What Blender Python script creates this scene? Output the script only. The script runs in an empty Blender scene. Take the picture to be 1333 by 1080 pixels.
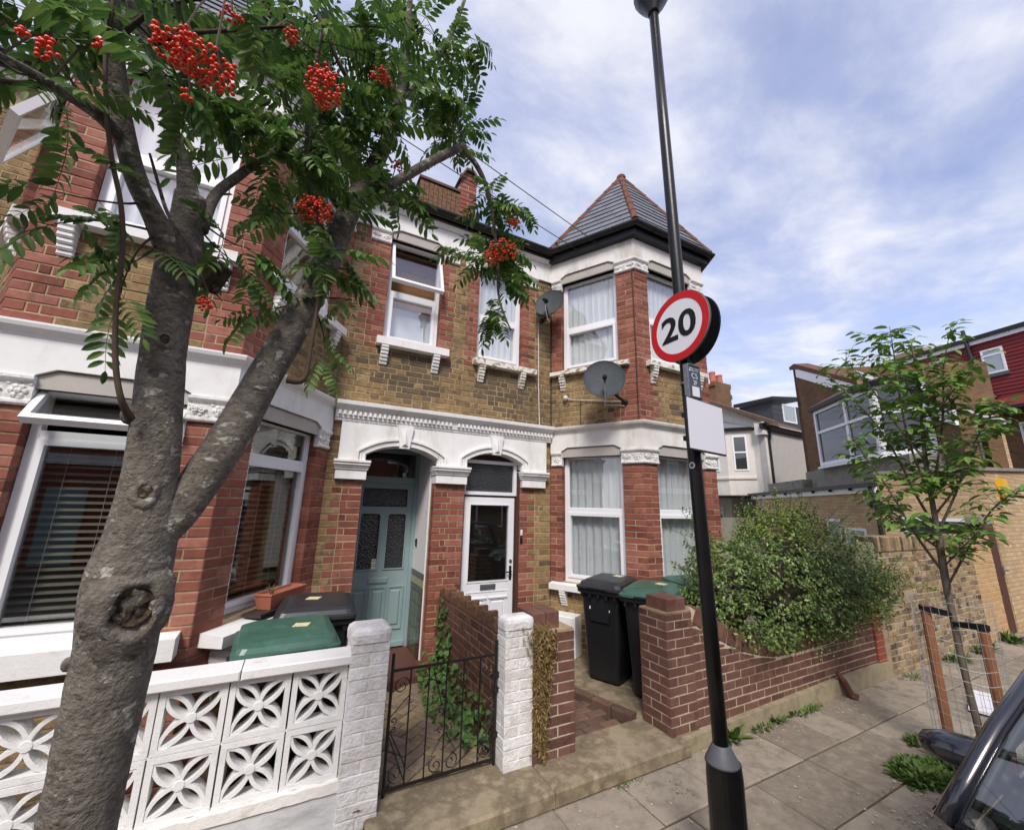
import bpy, math, random
from mathutils import Vector, Matrix, noise as mnoise
from math import sin, cos, pi, radians, atan2, sqrt, hypot

random.seed(11)
SC = bpy.context.scene
COL = SC.collection

# ------------------------------------------------------------------ camera
CAM_P = Vector((0.0, 0.0, 2.0))
PITCH, ROLL, YAW, FPX = radians(12.742), radians(1.363), radians(27.51), 520.0
cF = Vector((sin(YAW) * cos(PITCH), cos(YAW) * cos(PITCH), sin(PITCH)))
_r = Vector((cos(YAW), -sin(YAW), 0.0))
_u = _r.cross(cF)
cR = _r * cos(ROLL) + _u * sin(ROLL)
cU = _u * cos(ROLL) - _r * sin(ROLL)
cam = bpy.data.cameras.new("camera")
cam.sensor_fit = 'HORIZONTAL'
cam.sensor_width = 36.0
cam.lens = FPX / 1333.0 * 36.0
cam.clip_start = 0.05
cam.clip_end = 2000.0
camo = bpy.data.objects.new("camera", cam)
COL.objects.link(camo)
M4 = Matrix((( cR.x, cU.x, -cF.x, CAM_P.x), (cR.y, cU.y, -cF.y, CAM_P.y), (cR.z, cU.z, -cF.z, CAM_P.z), (0, 0, 0, 1)))
camo.matrix_world = M4
SC.camera = camo

# ------------------------------------------------------------------ sky, sun, exposure
SUN_EL, SUN_AZ = radians(47), radians(212)      # azimuth clockwise from +Y: behind the camera, over the street
world = bpy.data.worlds.new("World")
SC.world = world
world.use_nodes = True
wn = world.node_tree
wn.nodes.clear()
def WN(t, **k):
    n = wn.nodes.new(t)
    for a, b in k.items():
        setattr(n, a, b)
    return n
wl = wn.links.new
sky = WN('ShaderNodeTexSky', sky_type='NISHITA', sun_disc=False, sun_elevation=SUN_EL, sun_rotation=SUN_AZ,
         air_density=1.0, dust_density=1.0, ozone_density=1.6)
tc = WN('ShaderNodeTexCoord')
sep = WN('ShaderNodeSeparateXYZ')
wl(tc.outputs['Generated'], sep.inputs[0])
zc = WN('ShaderNodeMath', operation='MAXIMUM'); zc.inputs[1].default_value = 0.10
wl(sep.outputs['Z'], zc.inputs[0])
dx = WN('ShaderNodeMath', operation='DIVIDE'); dy = WN('ShaderNodeMath', operation='DIVIDE')
wl(sep.outputs['X'], dx.inputs[0]); wl(zc.outputs[0], dx.inputs[1])
wl(sep.outputs['Y'], dy.inputs[0]); wl(zc.outputs[0], dy.inputs[1])
cmb = WN('ShaderNodeCombineXYZ')
wl(dx.outputs[0], cmb.inputs[0]); wl(dy.outputs[0], cmb.inputs[1])
mp = WN('ShaderNodeMapping'); mp.inputs['Scale'].default_value = (0.62, 0.9, 1.0); mp.inputs['Rotation'].default_value = (0, 0, radians(-25)); mp.inputs['Location'].default_value = (3.15, 1.7, 0.0)
wl(cmb.outputs[0], mp.inputs[0])
n1 = WN('ShaderNodeTexNoise'); n1.inputs['Scale'].default_value = 0.95; n1.inputs['Detail'].default_value = 7.0; n1.inputs['Roughness'].default_value = 0.55; n1.inputs['Distortion'].default_value = 0.12
wl(mp.outputs[0], n1.inputs['Vector'])
n2 = WN('ShaderNodeTexNoise'); n2.inputs['Scale'].default_value = 3.3; n2.inputs['Detail'].default_value = 6.0; n2.inputs['Roughness'].default_value = 0.6; n2.inputs['Distortion'].default_value = 0.2
wl(mp.outputs[0], n2.inputs['Vector'])
mx = WN('ShaderNodeMix', data_type='FLOAT'); mx.inputs['Factor'].default_value = 0.25
wl(n1.outputs['Fac'], mx.inputs['A']); wl(n2.outputs['Fac'], mx.inputs['B'])
cr = WN('ShaderNodeValToRGB')
cr.color_ramp.elements[0].position = 0.36; cr.color_ramp.elements[0].color = (0.10, 0.10, 0.10, 1)
cr.color_ramp.elements[1].position = 0.59; cr.color_ramp.elements[1].color = (0.97, 0.97, 0.97, 1)
wl(mx.outputs['Result'], cr.inputs[0])
# thin cloud veils: pale grey-violet in the hollows, near white where thick
cc = WN('ShaderNodeValToRGB')
cc.color_ramp.elements[0].position = 0.38; cc.color_ramp.elements[0].color = (4.6, 5.0, 6.9, 1)
cc.color_ramp.elements[1].position = 0.66; cc.color_ramp.elements[1].color = (7.0, 7.1, 7.7, 1)
wl(n2.outputs['Fac'], cc.inputs[0])
tint = WN('ShaderNodeMix', data_type='RGBA', blend_type='MULTIPLY'); tint.inputs['Factor'].default_value = 1.0
wl(sky.outputs[0], tint.inputs['A']); tint.inputs['B'].default_value = (2.35, 1.9, 1.9, 1)
cm = WN('ShaderNodeMix', data_type='RGBA')
hz = WN('ShaderNodeMapRange'); hz.inputs['From Min'].default_value = 0.05; hz.inputs['From Max'].default_value = 0.22; wl(sep.outputs['Z'], hz.inputs['Value'])
hm = WN('ShaderNodeMix', data_type='FLOAT'); hm.inputs['A'].default_value = 0.8; wl(hz.outputs[0], hm.inputs['Factor']); wl(cr.outputs[0], hm.inputs['B'])
hc = WN('ShaderNodeMix', data_type='RGBA'); hc.inputs['A'].default_value = (5.9, 6.1, 7.3, 1); wl(hz.outputs[0], hc.inputs['Factor']); wl(cc.outputs[0], hc.inputs['B'])
wl(hm.outputs['Result'], cm.inputs['Factor']); wl(tint.outputs['Result'], cm.inputs['A']); wl(hc.outputs['Result'], cm.inputs['B'])
bg = WN('ShaderNodeBackground'); bg.inputs['Strength'].default_value = 0.055
wl(cm.outputs['Result'], bg.inputs['Color'])
wo = WN('ShaderNodeOutputWorld'); wl(bg.outputs[0], wo.inputs['Surface'])

sl = bpy.data.lights.new("sun", 'SUN'); sl.energy = 1.5; sl.angle = radians(16); sl.color = (1.0, 0.955, 0.89)
so = bpy.data.objects.new("sun", sl); COL.objects.link(so)
sd = Vector((sin(SUN_AZ) * cos(SUN_EL), cos(SUN_AZ) * cos(SUN_EL), sin(SUN_EL)))
so.location = sd * 60
so.rotation_euler = sd.to_track_quat('Z', 'Y').to_euler()
SC.view_settings.view_transform = 'Standard'
SC.view_settings.look = 'None'
SC.view_settings.exposure = 1.28
SC.view_settings.gamma = 1.0
SC.view_settings.use_curve_mapping = False

# ------------------------------------------------------------------ materials
def srgb(h):
    if isinstance(h, str):
        c = [int(h[i:i + 2], 16) / 255 for i in (0, 2, 4)]
        return tuple(x / 12.92 if x <= 0.04045 else ((x + 0.055) / 1.055) ** 2.4 for x in c)
    return h
MATS = {}
def mat(name, cols, rough=0.7, rnd=0.0, scale=6.0, detail=5.0, stretch=(1, 1, 1), bump=0.0, bscale=80.0,
        dirt=None, chips=None, metal=0.0, spec=0.35, coat=0.0, trans=0.0, emis=None, local=False):
    """cols: list of colours laid along noise (+ a per-piece random share rnd);
    dirt / chips: (colour, scale, threshold, softness, stretch, strength)"""
    m = bpy.data.materials.new(name); m.use_nodes = True
    nt = m.node_tree; N = nt.nodes; L = nt.links.new
    b = N['Principled BSDF']
    b.inputs['Roughness'].default_value = rough
    b.inputs['Metallic'].default_value = metal
    b.inputs['Specular IOR Level'].default_value = spec
    b.inputs['Coat Weight'].default_value = coat
    b.inputs['Coat Roughness'].default_value = 0.08
    cols = [srgb(c) for c in cols]
    geo = N.new('ShaderNodeNewGeometry')
    if local:
        tcn = N.new('ShaderNodeTexCoord'); pos = tcn.outputs['Object']
    else:
        pos = geo.outputs['Position']
    def ns(sc, de=5.0, st=(1, 1, 1), ro=0.6):
        v = pos
        if st != (1, 1, 1):
            mpn = N.new('ShaderNodeMapping'); mpn.inputs['Scale'].default_value = st
            L(v, mpn.inputs[0]); v = mpn.outputs[0]
        t = N.new('ShaderNodeTexNoise'); t.inputs['Scale'].default_value = sc
        t.inputs['Detail'].default_value = de; t.inputs['Roughness'].default_value = ro
        L(v, t.inputs['Vector']); return t.outputs['Fac']
    def math1(op, a, c, clamp=False):
        t = N.new('ShaderNodeMath'); t.operation = op; t.use_clamp = clamp
        for i, x in enumerate((a, c)):
            if isinstance(x, (int, float)): t.inputs[i].default_value = x
            else: L(x, t.inputs[i])
        return t.outputs[0]
    if len(cols) == 1:
        rgb = N.new('ShaderNodeRGB'); rgb.outputs[0].default_value = (*cols[0], 1); col = rgb.outputs[0]
    else:
        f = ns(scale, detail, stretch)
        f = math1('MULTIPLY_ADD', f, 2.2); f.node.inputs[2].default_value = -0.6
        if rnd:
            oi = N.new('ShaderNodeObjectInfo')
            r = math1('ADD', oi.outputs['Random'], geo.outputs['Random Per Island'])
            r = math1('FRACT', r, 0.0)
            f = math1('ADD', math1('MULTIPLY', f, 1 - rnd), math1('MULTIPLY', r, rnd), True)
        ra = N.new('ShaderNodeValToRGB'); e = ra.color_ramp.elements
        while len(e) < len(cols): e.new(0.5)
        for i, c in enumerate(cols):
            e[i].position = i / (len(cols) - 1); e[i].color = (*c, 1)
        L(f, ra.inputs[0]); col = ra.outputs[0]
    for d in (dirt, chips):
        if d:
            dc, dsc, th, so_, st, stg = d
            f = ns(dsc, 6.0, st, 0.65)
            mr = N.new('ShaderNodeMapRange'); mr.inputs['From Min'].default_value = th - so_; mr.inputs['From Max'].default_value = th + so_
            mr.inputs['To Max'].default_value = stg
            L(f, mr.inputs['Value'])
            mxn = N.new('ShaderNodeMix'); mxn.data_type = 'RGBA'
            L(mr.outputs[0], mxn.inputs['Factor']); L(col, mxn.inputs['A']); mxn.inputs['B'].default_value = (*srgb(dc), 1)
            col = mxn.outputs['Result']
    L(col, b.inputs['Base Color'])
    if bump:
        bn = N.new('ShaderNodeBump'); bn.inputs['Strength'].default_value = bump; bn.inputs['Distance'].default_value = 0.01
        L(ns(bscale, 4.0), bn.inputs['Height']); L(bn.outputs[0], b.inputs['Normal'])
    if trans:
        tr = N.new('ShaderNodeBsdfTranslucent'); L(col, tr.inputs['Color'])
        ms = N.new('ShaderNodeMixShader'); ms.inputs[0].default_value = trans
        L(b.outputs[0], ms.inputs[1]); L(tr.outputs[0], ms.inputs[2])
        L(ms.outputs[0], N['Material Output'].inputs['Surface'])
    MATS[name] = m
    return m
def glass(name, tint=(0.9, 0.93, 0.92), f0=0.05, rough=0.0, bump=0.0, bscale=40, dark=None):
    m = bpy.data.materials.new(name); m.use_nodes = True
    nt = m.node_tree; N = nt.nodes; L = nt.links.new
    N.remove(N['Principled BSDF'])
    lw = N.new('ShaderNodeLayerWeight'); lw.inputs['Blend'].default_value = 0.5
    p = N.new('ShaderNodeMath'); p.operation = 'POWER'; p.inputs[1].default_value = 5.0; L(lw.outputs['Facing'], p.inputs[0])
    q = N.new('ShaderNodeMath'); q.operation = 'MULTIPLY_ADD'; q.inputs[1].default_value = 1 - f0; q.inputs[2].default_value = f0; L(p.outputs[0], q.inputs[0])
    if dark:
        t = N.new('ShaderNodeBsdfDiffuse'); t.inputs['Color'].default_value = (*dark, 1)
    else:
        t = N.new('ShaderNodeBsdfTransparent'); t.inputs['Color'].default_value = (*tint, 1)
    g = N.new('ShaderNodeBsdfGlossy'); g.inputs['Roughness'].default_value = rough; g.inputs['Color'].default_value = (1, 1, 1, 1)
    if bump:
        vt = N.new('ShaderNodeTexVoronoi'); vt.inputs['Scale'].default_value = bscale
        tcn = N.new('ShaderNodeTexCoord'); L(tcn.outputs['Object'], vt.inputs['Vector'])
        bn = N.new('ShaderNodeBump'); bn.inputs['Strength'].default_value = bump; bn.inputs['Distance'].default_value = 0.01
        L(vt.outputs['Distance'], bn.inputs['Height']); L(bn.outputs[0], g.inputs['Normal'])
    ms = N.new('ShaderNodeMixShader'); L(q.outputs[0], ms.inputs[0]); L(t.outputs[0], ms.inputs[1]); L(g.outputs[0], ms.inputs[2])
    L(ms.outputs[0], N['Material Output'].inputs['Surface'])
    MATS[name] = m
    return m

mat('red_brick', ['4d2d26', '764338', '8c5446', '824b3e', '9e6858', '603a31'], 0.85, rnd=0.75, scale=14, bump=0.35, bscale=140,
    dirt=('3a2a24', 3.0, 0.64, 0.10, (1, 1, 0.6), 0.55))
mat('stock_brick', ['524531', '796446', '937a54', '836c49', 'a18963', '64543e', '8e754f'], 0.9, rnd=0.62, scale=11, bump=0.6, bscale=110,
    dirt=('3b3226', 1.3, 0.56, 0.10, (1, 1, 0.8), 0.6))
mat('mortar_joint', ['a58d6c', 'b8a180', '8f7a5c'], 0.95, scale=9, bump=0.5, bscale=120, dirt=('5d4e3c', 2.2, 0.52, 0.12, (1, 1, 1), 0.65))
mat('mortar_pale', ['b0a08a', 'c2b39d', '988871'], 0.95, scale=9, bump=0.3)
mat('brown_brick', ['432b22', '5d4035', '6e4d40', '624238', '775649', '4e362c'], 0.85, rnd=0.7, scale=16, bump=0.5, bscale=130,
    dirt=('8d8071', 5.0, 0.68, 0.06, (1, 1, 1), 0.35))
mat('old_stock_brick', ['41372e', '8a7455', 'a08964', '3a322b', 'ac9877', '75624a', '8f7850'], 0.9, rnd=0.8, scale=12, bump=0.6, bscale=110,
    dirt=('cbbfa8', 4.0, 0.66, 0.05, (1, 1, 1), 0.5))
mat('new_stock_brick', ['a8865c', 'bd9c70', 'b39062', 'c6a97f'], 0.9, rnd=0.7, scale=10, bump=0.3)
mat('white_stucco', ['d8d7d4', 'e6e5e2', 'dddcd9'], 0.75, scale=3, bump=0.15, bscale=160, spec=0.25,
    dirt=('a39a8a', 3.2, 0.62, 0.09, (1, 1, 0.3), 0.45))
mat('weathered_stucco', ['d5d1c8', 'e2dfd8', 'cfcac0'], 0.8, scale=3, bump=0.2, bscale=160, spec=0.25,
    dirt=('8c8172', 2.4, 0.63, 0.08, (1, 1, 0.35), 0.55), chips=('6b5a48', 26, 0.76, 0.02, (1, 1, 1), 0.8))
mat('carved_plaster', ['cfcdc8', 'e4e3df', 'b9b5ac'], 0.75, scale=22, bump=0.4, bscale=70, dirt=('8b8272', 9, 0.6, 0.08, (1, 1, 1), 0.4))
mat('hood_shade', ['a59f97', 'b4aea6'], 0.7, scale=5)  # darker beige: the soffit's shading put into the hood colour
mat('upvc_white', ['e4e5e6'], 0.32, spec=0.5)
mat('sill_paint', ['dcdad6', 'e6e5e2'], 0.7, scale=6, bump=0.25, bscale=60, dirt=('9a9080', 5, 0.66, 0.06, (1, 1, 1), 0.45))
mat('sill_peeling', ['d9d4c8', 'e2dfd6'], 0.8, scale=6, bump=0.35, bscale=60, chips=('846f52', 16, 0.55, 0.04, (1, 1, 1), 0.85))
mat('painted_brick', ['d9d7d3', 'e8e7e4', 'cfccc6', 'e2e0dc'], 0.75, rnd=0.35, scale=8, bump=1.0, bscale=42,
    dirt=('9b948a', 6, 0.64, 0.07, (1, 1, 0.6), 0.45), chips=('7c4a40', 11, 0.70, 0.012, (1, 1, 1.8), 0.95))
mat('painted_block', ['d6d5d2', 'e4e3e0', 'dad9d6'], 0.75, scale=5, bump=0.4, bscale=90, dirt=('a6a096', 4, 0.63, 0.08, (1, 1, 1), 0.4))
mat('painted_render', ['bfc1c0', 'd2d3d1', 'c7c8c6'], 0.75, scale=3, bump=0.35, bscale=40, stretch=(1, 1, 4), dirt=('8f8b84', 3, 0.6, 0.08, (1, 1, 2.5), 0.5), chips=('4a3a32', 9, 0.75, 0.02, (1, 1, 1), 0.9))
mat('chipped_paint', ['e4dfd6', 'ece9e2'], 0.8, scale=9, bump=0.5, bscale=40, chips=('3c302a', 18, 0.70, 0.02, (1, 1, 1), 0.95), dirt=('a99a88', 8, 0.6, 0.07, (1, 1, 1), 0.5))
mat('black_gutter', ['141416'], 0.5, spec=0.5)
mat('slate', ['585b61', '70737a', '64676d', '7e8186'], 0.6, rnd=0.7, scale=9, stretch=(1, 1, 0.5), bump=0.25, bscale=50, dirt=('8a8c8a', 5, 0.64, 0.08, (1, 1, 0.4), 0.4))
mat('rust_tile', ['573a2f', '6c4738', '624134', '4b352c'], 0.85, rnd=0.3, scale=7, bump=0.4, bscale=60, dirt=('4c4038', 5, 0.6, 0.08, (1, 1, 1), 0.5))
mat('brown_tile', ['4b3a30', '5d4a3d', '6b5848'], 0.85, rnd=0.5, scale=5, bump=0.4)
mat('teal_paint', ['84999a', '8aa09f'], 0.42, scale=4, spec=0.45, bump=0.05)
mat('white_paint', ['dcdde0', 'e6e6e8'], 0.45, scale=4, spec=0.4)
mat('plaster_white', ['d4d4d4', 'dddddd'], 0.8, scale=3)
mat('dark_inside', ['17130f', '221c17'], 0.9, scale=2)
mat('brown_reveal', ['4a3026'], 0.7)
mat('black_iron', ['141414', '1e1c1b'], 0.5, scale=30, spec=0.5, chips=('4a2c1f', 30, 0.72, 0.03, (1, 1, 1), 0.6))
mat('black_paint', ['0c0b0b', '131212'], 0.34, scale=10, spec=0.4, bump=0.08, bscale=30, chips=('2f2e2d', 40, 0.70, 0.03, (1, 1, 0.25), 0.7))
mat('grey_band', ['55585c', '4a4c50'], 0.5, scale=10)
mat('concrete', ['82745f', '96886f', '716550', 'a3957c'], 0.92, scale=4.5, bump=0.4, bscale=70, dirt=('4d4336', 3, 0.6, 0.09, (1, 1, 1), 0.55))
mat('plinth_concrete', ['857a62', '9a8e74', '7a7059'], 0.92, scale=5, bump=0.4, bscale=60, dirt=('5a5342', 4, 0.6, 0.08, (1, 1, 1), 0.5))
mat('slab', ['8f8475', 'a59988', '857a6b', 'aea392'], 0.92, rnd=0.6, scale=9, detail=11.0, bump=0.9, bscale=210, dirt=('5e5246', 8, 0.58, 0.09, (1, 1, 1), 0.42), chips=('c4b9aa', 30, 0.70, 0.03, (1, 1, 1), 0.55))
mat('slab_joint', ['3f3830', '544b40', '4a4a33'], 0.95, scale=9, bump=0.5)
mat('asphalt', ['3c3c3d', '494949', '434344'], 0.93, scale=40, bump=0.7, bscale=220)
mat('soil', ['3a2f25', '4d3f32', '5b4b3b'], 0.95, scale=12, bump=0.8, bscale=50)
mat('earth_ground', ['6a6254', '5b5547'], 0.95, scale=3, bump=0.5)
mat('block_paver', ['645a50', '857664', '97866c', '706056', 'a3926f', '7d6b5b'], 0.88, rnd=0.8, scale=9, bump=0.45, bscale=90, dirt=('4b443a', 5, 0.6, 0.09, (1, 1, 1), 0.45))
mat('porch_tile', ['553630', '613f36'], .6, scale=8)
mat('red_paver', ['624a3f', '735748', '574238', '7d6353'], 0.88, rnd=0.7, scale=9, bump=0.45, bscale=90, dirt=('5d5346', 4, 0.56, 0.1, (1, 1, 1), 0.55))
mat('bin_black', ['17181a', '1d1e20'], 0.42, scale=7, spec=0.5, bump=0.06, bscale=200)
mat('bin_lid_black', ['2a2b2e', '333437'], 0.40, scale=7, spec=0.5)
mat('bin_lid_green', ['35574a', '3d6052', '46695b'], 0.40, scale=5, spec=0.5, dirt=('5c8673', 6, 0.62, 0.08, (1, 1, 1), 0.35))
mat('print_white', ['d8d8d6'], 0.6)
mat('sooty_brick', ['4a4033', '5e513f', '6d5e47', '54493a', '766851'], 0.92, rnd=0.6, scale=9, bump=0.6, bscale=110)
mat('litter', ['b5a88f', 'cfc6b2', '8f7c5e', '6f5a40'], 0.9, scale=60)
mat('sticker_cream', ['cfc58f', 'd8d0a6', 'b3b08a'], 0.6, scale=30)
mat('terracotta', ['a4614c', 'b26e58'], 0.85, scale=20, bump=0.2)
mat('dark_tray', ['38312d'], 0.6)
mat('dish_grey', ['363b3d', '43494b'], 0.7, scale=5, spec=0.4, dirt=('54585a', 7, 0.62, 0.1, (1, 1, 1), 0.4))
mat('cable_white', ['cfcbc4'], 0.5)
mat('cable_black', ['19191a'], 0.5)
mat('lnb_cream', ['c4bda8'], 0.5)
mat('sign_white', ['e0e1e6'], 0.35, spec=0.4)
mat('sign_red', ['c01f22'], 0.35, spec=0.4)
mat('sign_black', ['17171a'], 0.4)
mat('sign_slate', ['3f4a58'], 0.4)
mat('blank_white', ['dcdbe2'], 0.45)
mat('steel', ['8a8d90', '9b9ea1'], 0.35, metal=0.8, scale=20)
mat('curtain_net', ['e6e9eb', 'f2f4f5'], 0.9, scale=5, stretch=(8, 8, 0.4), trans=0.25)
mat('curtain_grey', ['cdd2d3', 'dfe3e4'], 0.9, scale=5, stretch=(8, 8, 0.4), trans=0.2)
mat('blind_white', ['d5d8db', 'e0e3e6'], 0.8, scale=5)
mat('slat_brown', ['7d6248', '8d7154'], 0.55, scale=12, spec=0.4)
mat('slat_dark', ['857a6b', '968b7b'], 0.5, scale=12, spec=0.4)
mat('timber_inside', ['6c4a2b', '7f5a36'], 0.7, scale=9, stretch=(1, 6, 6))
glass('window_glass', tint=(0.97, 0.98, 0.98), f0=0.10)
glass('dark_glass', tint=(0.8, 0.82, 0.81), f0=0.09)
glass('patterned_glass', f0=0.05, rough=0.12, bump=1.0, bscale=46, dark=(0.03, 0.032, 0.034))
glass('car_glass', tint=(0.86, 0.95, 0.91), f0=0.17)
mat('car_black', ['191b22'], 0.22, spec=0.5, coat=1.0)
mat('car_trim', ['101113'], 0.55)
mat('car_seat', ['1c1c1f'], 0.8)
mat('car_lining', ['b9c4bd'], 0.8)
mat('tyre', ['141414'], 0.85)
mat('bark', ['433d36', '777065', '5b544b', '8e877b'], 0.92, scale=21, detail=12.0, stretch=(1, 1, 1.7), bump=0.95, bscale=95,
    dirt=('25211c', 16, 0.63, 0.06, (1, 1, 1.7), 0.6), chips=('b9b5a8', 20, 0.62, 0.03, (1, 1, 1.5), 0.7))
mat('bark_dark', ['2a231d', '3b3129', '4a4038'], 0.9, scale=20, bump=0.6, bscale=40)
mat('cut_wood', ['1b1611', '4a3d2b', '241c15', '7a6a4c'], 0.9, scale=30, bump=1.0, bscale=45)
mat('young_bark', ['5d5246', '6f6355', '4f463c'], 0.8, scale=25, bump=0.4, bscale=60)
mat('shoot_bark', ['453a2f', '5a4a39'], 0.8, scale=20)
mat('rowan_leaf', ['304a29', '44642f', '577838', '6a8840', '86904a'], 0.5, rnd=0.7, scale=6, spec=0.4, trans=0.32)
mat('rowan_berry', ['c22a0a', 'e2460f', 'd4380c', 'b93012'], 0.33, rnd=0.6, scale=40, spec=0.5)
mat('sapling_leaf', ['425f28', '5d8233', '769643', '4e6e2d'], 0.5, rnd=0.7, scale=8, spec=0.4, trans=0.25)
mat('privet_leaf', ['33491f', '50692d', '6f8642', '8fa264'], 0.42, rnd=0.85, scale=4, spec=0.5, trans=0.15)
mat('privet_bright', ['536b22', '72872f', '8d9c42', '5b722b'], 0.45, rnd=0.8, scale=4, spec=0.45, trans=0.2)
mat('ivy_leaf', ['38552b', '4f7438', '688a48'], 0.5, rnd=0.7, scale=9, spec=0.4, trans=0.15)
mat('weed_leaf', ['3f5726', '566f30', '6b7f3e'], 0.6, rnd=0.7, scale=9, trans=0.2)
mat('dry_plant', ['7a6440', '94794c', '6a5a38', '7f7a45'], 0.9, rnd=0.8, scale=20, trans=0.15)
mat('stake_wood', ['7a5038', '8d5f42', '966a4a'], 0.85, scale=14, stretch=(8, 8, 0.7), bump=0.3)
mat('wire_galv', ['b3b5b3', 'c8cac8'], 0.45, metal=0.5, scale=30)
mat('strap_black', ['141414'], 0.8)
mat('grey_render', ['a8a39d', 'b5b0aa'], 0.9, scale=3, bump=0.15)
mat('cream_render', ['cfc9bf', 'd8d3ca'], 0.9, scale=3, bump=0.15, dirt=('9b9284', 2, 0.65, 0.1, (1, 1, 0.3), 0.4))
mat('mossy_render', ['7a766a', '8d897c', '67665a'], 0.95, scale=2.5, bump=0.3)
mat('red_hung_tile', ['6a2225', '782a2c', '5f1f22'], 0.7, rnd=0.6, scale=6, bump=0.2)
mat('dark_cladding', ['3c4045', '474b50'], 0.6, rnd=0.4, scale=5)
mat('flat_roof', ['55524c', '64615a'], 0.95, scale=3, bump=0.3)
mat('brown_wood', ['4b2a20', '563126'], 0.6, scale=10, stretch=(6, 6, 0.8))
mat('yellow_box', ['d8a518'], 0.5)
mat('lamp_plastic', ['b8bcc0'], 0.4)
mat('brick_rough', ['6d4f3a', '83624a', '5a4332', '97755a'], 0.9, scale=25, bump=0.5)
mat('dado_brown', ['3a2722', '452f28'], 0.25, spec=0.5, coat=0.4)
mat('dado_buff', ['8a7f5e', '968a68'], 0.25, scale=8, spec=0.5, coat=0.4)
mat('dado_green', ['39402a', '4b5236', '5e5a3a'], 0.25, scale=18, spec=0.5, coat=0.4)

# ------------------------------------------------------------------ builders
WM = {}                                         # world matrices of what is already built
I4 = Matrix.Identity(4)
class Fr:
    """a vertical plane, a -> b runs left to right as seen from outside; P(s, t, z): along, outward, up"""
    def __init__(s, a, b):
        s.a = a; s.b = b
        s.L = hypot(b[0] - a[0], b[1] - a[1])
        s.d = ((b[0] - a[0]) / s.L, (b[1] - a[1]) / s.L)
        s.n = (s.d[1], -s.d[0]); s.ang = atan2(s.d[1], s.d[0])
    def P(s, u, t, z):
        return (s.a[0] + u * s.d[0] + t * s.n[0], s.a[1] + u * s.d[1] + t * s.n[1], z)
    def off(s, u, t=0.0):
        p = s.P(u, t, 0); return Fr((p[0], p[1]), (p[0] + s.d[0], p[1] + s.d[1]))
WF = Fr((0, 0), (1, 0))                         # world frame: s = x, t = -y
BOXF = [(0, 1, 2, 3), (7, 6, 5, 4), (0, 4, 5, 1), (1, 5, 6, 2), (2, 6, 7, 3), (3, 7, 4, 0)]
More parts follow.
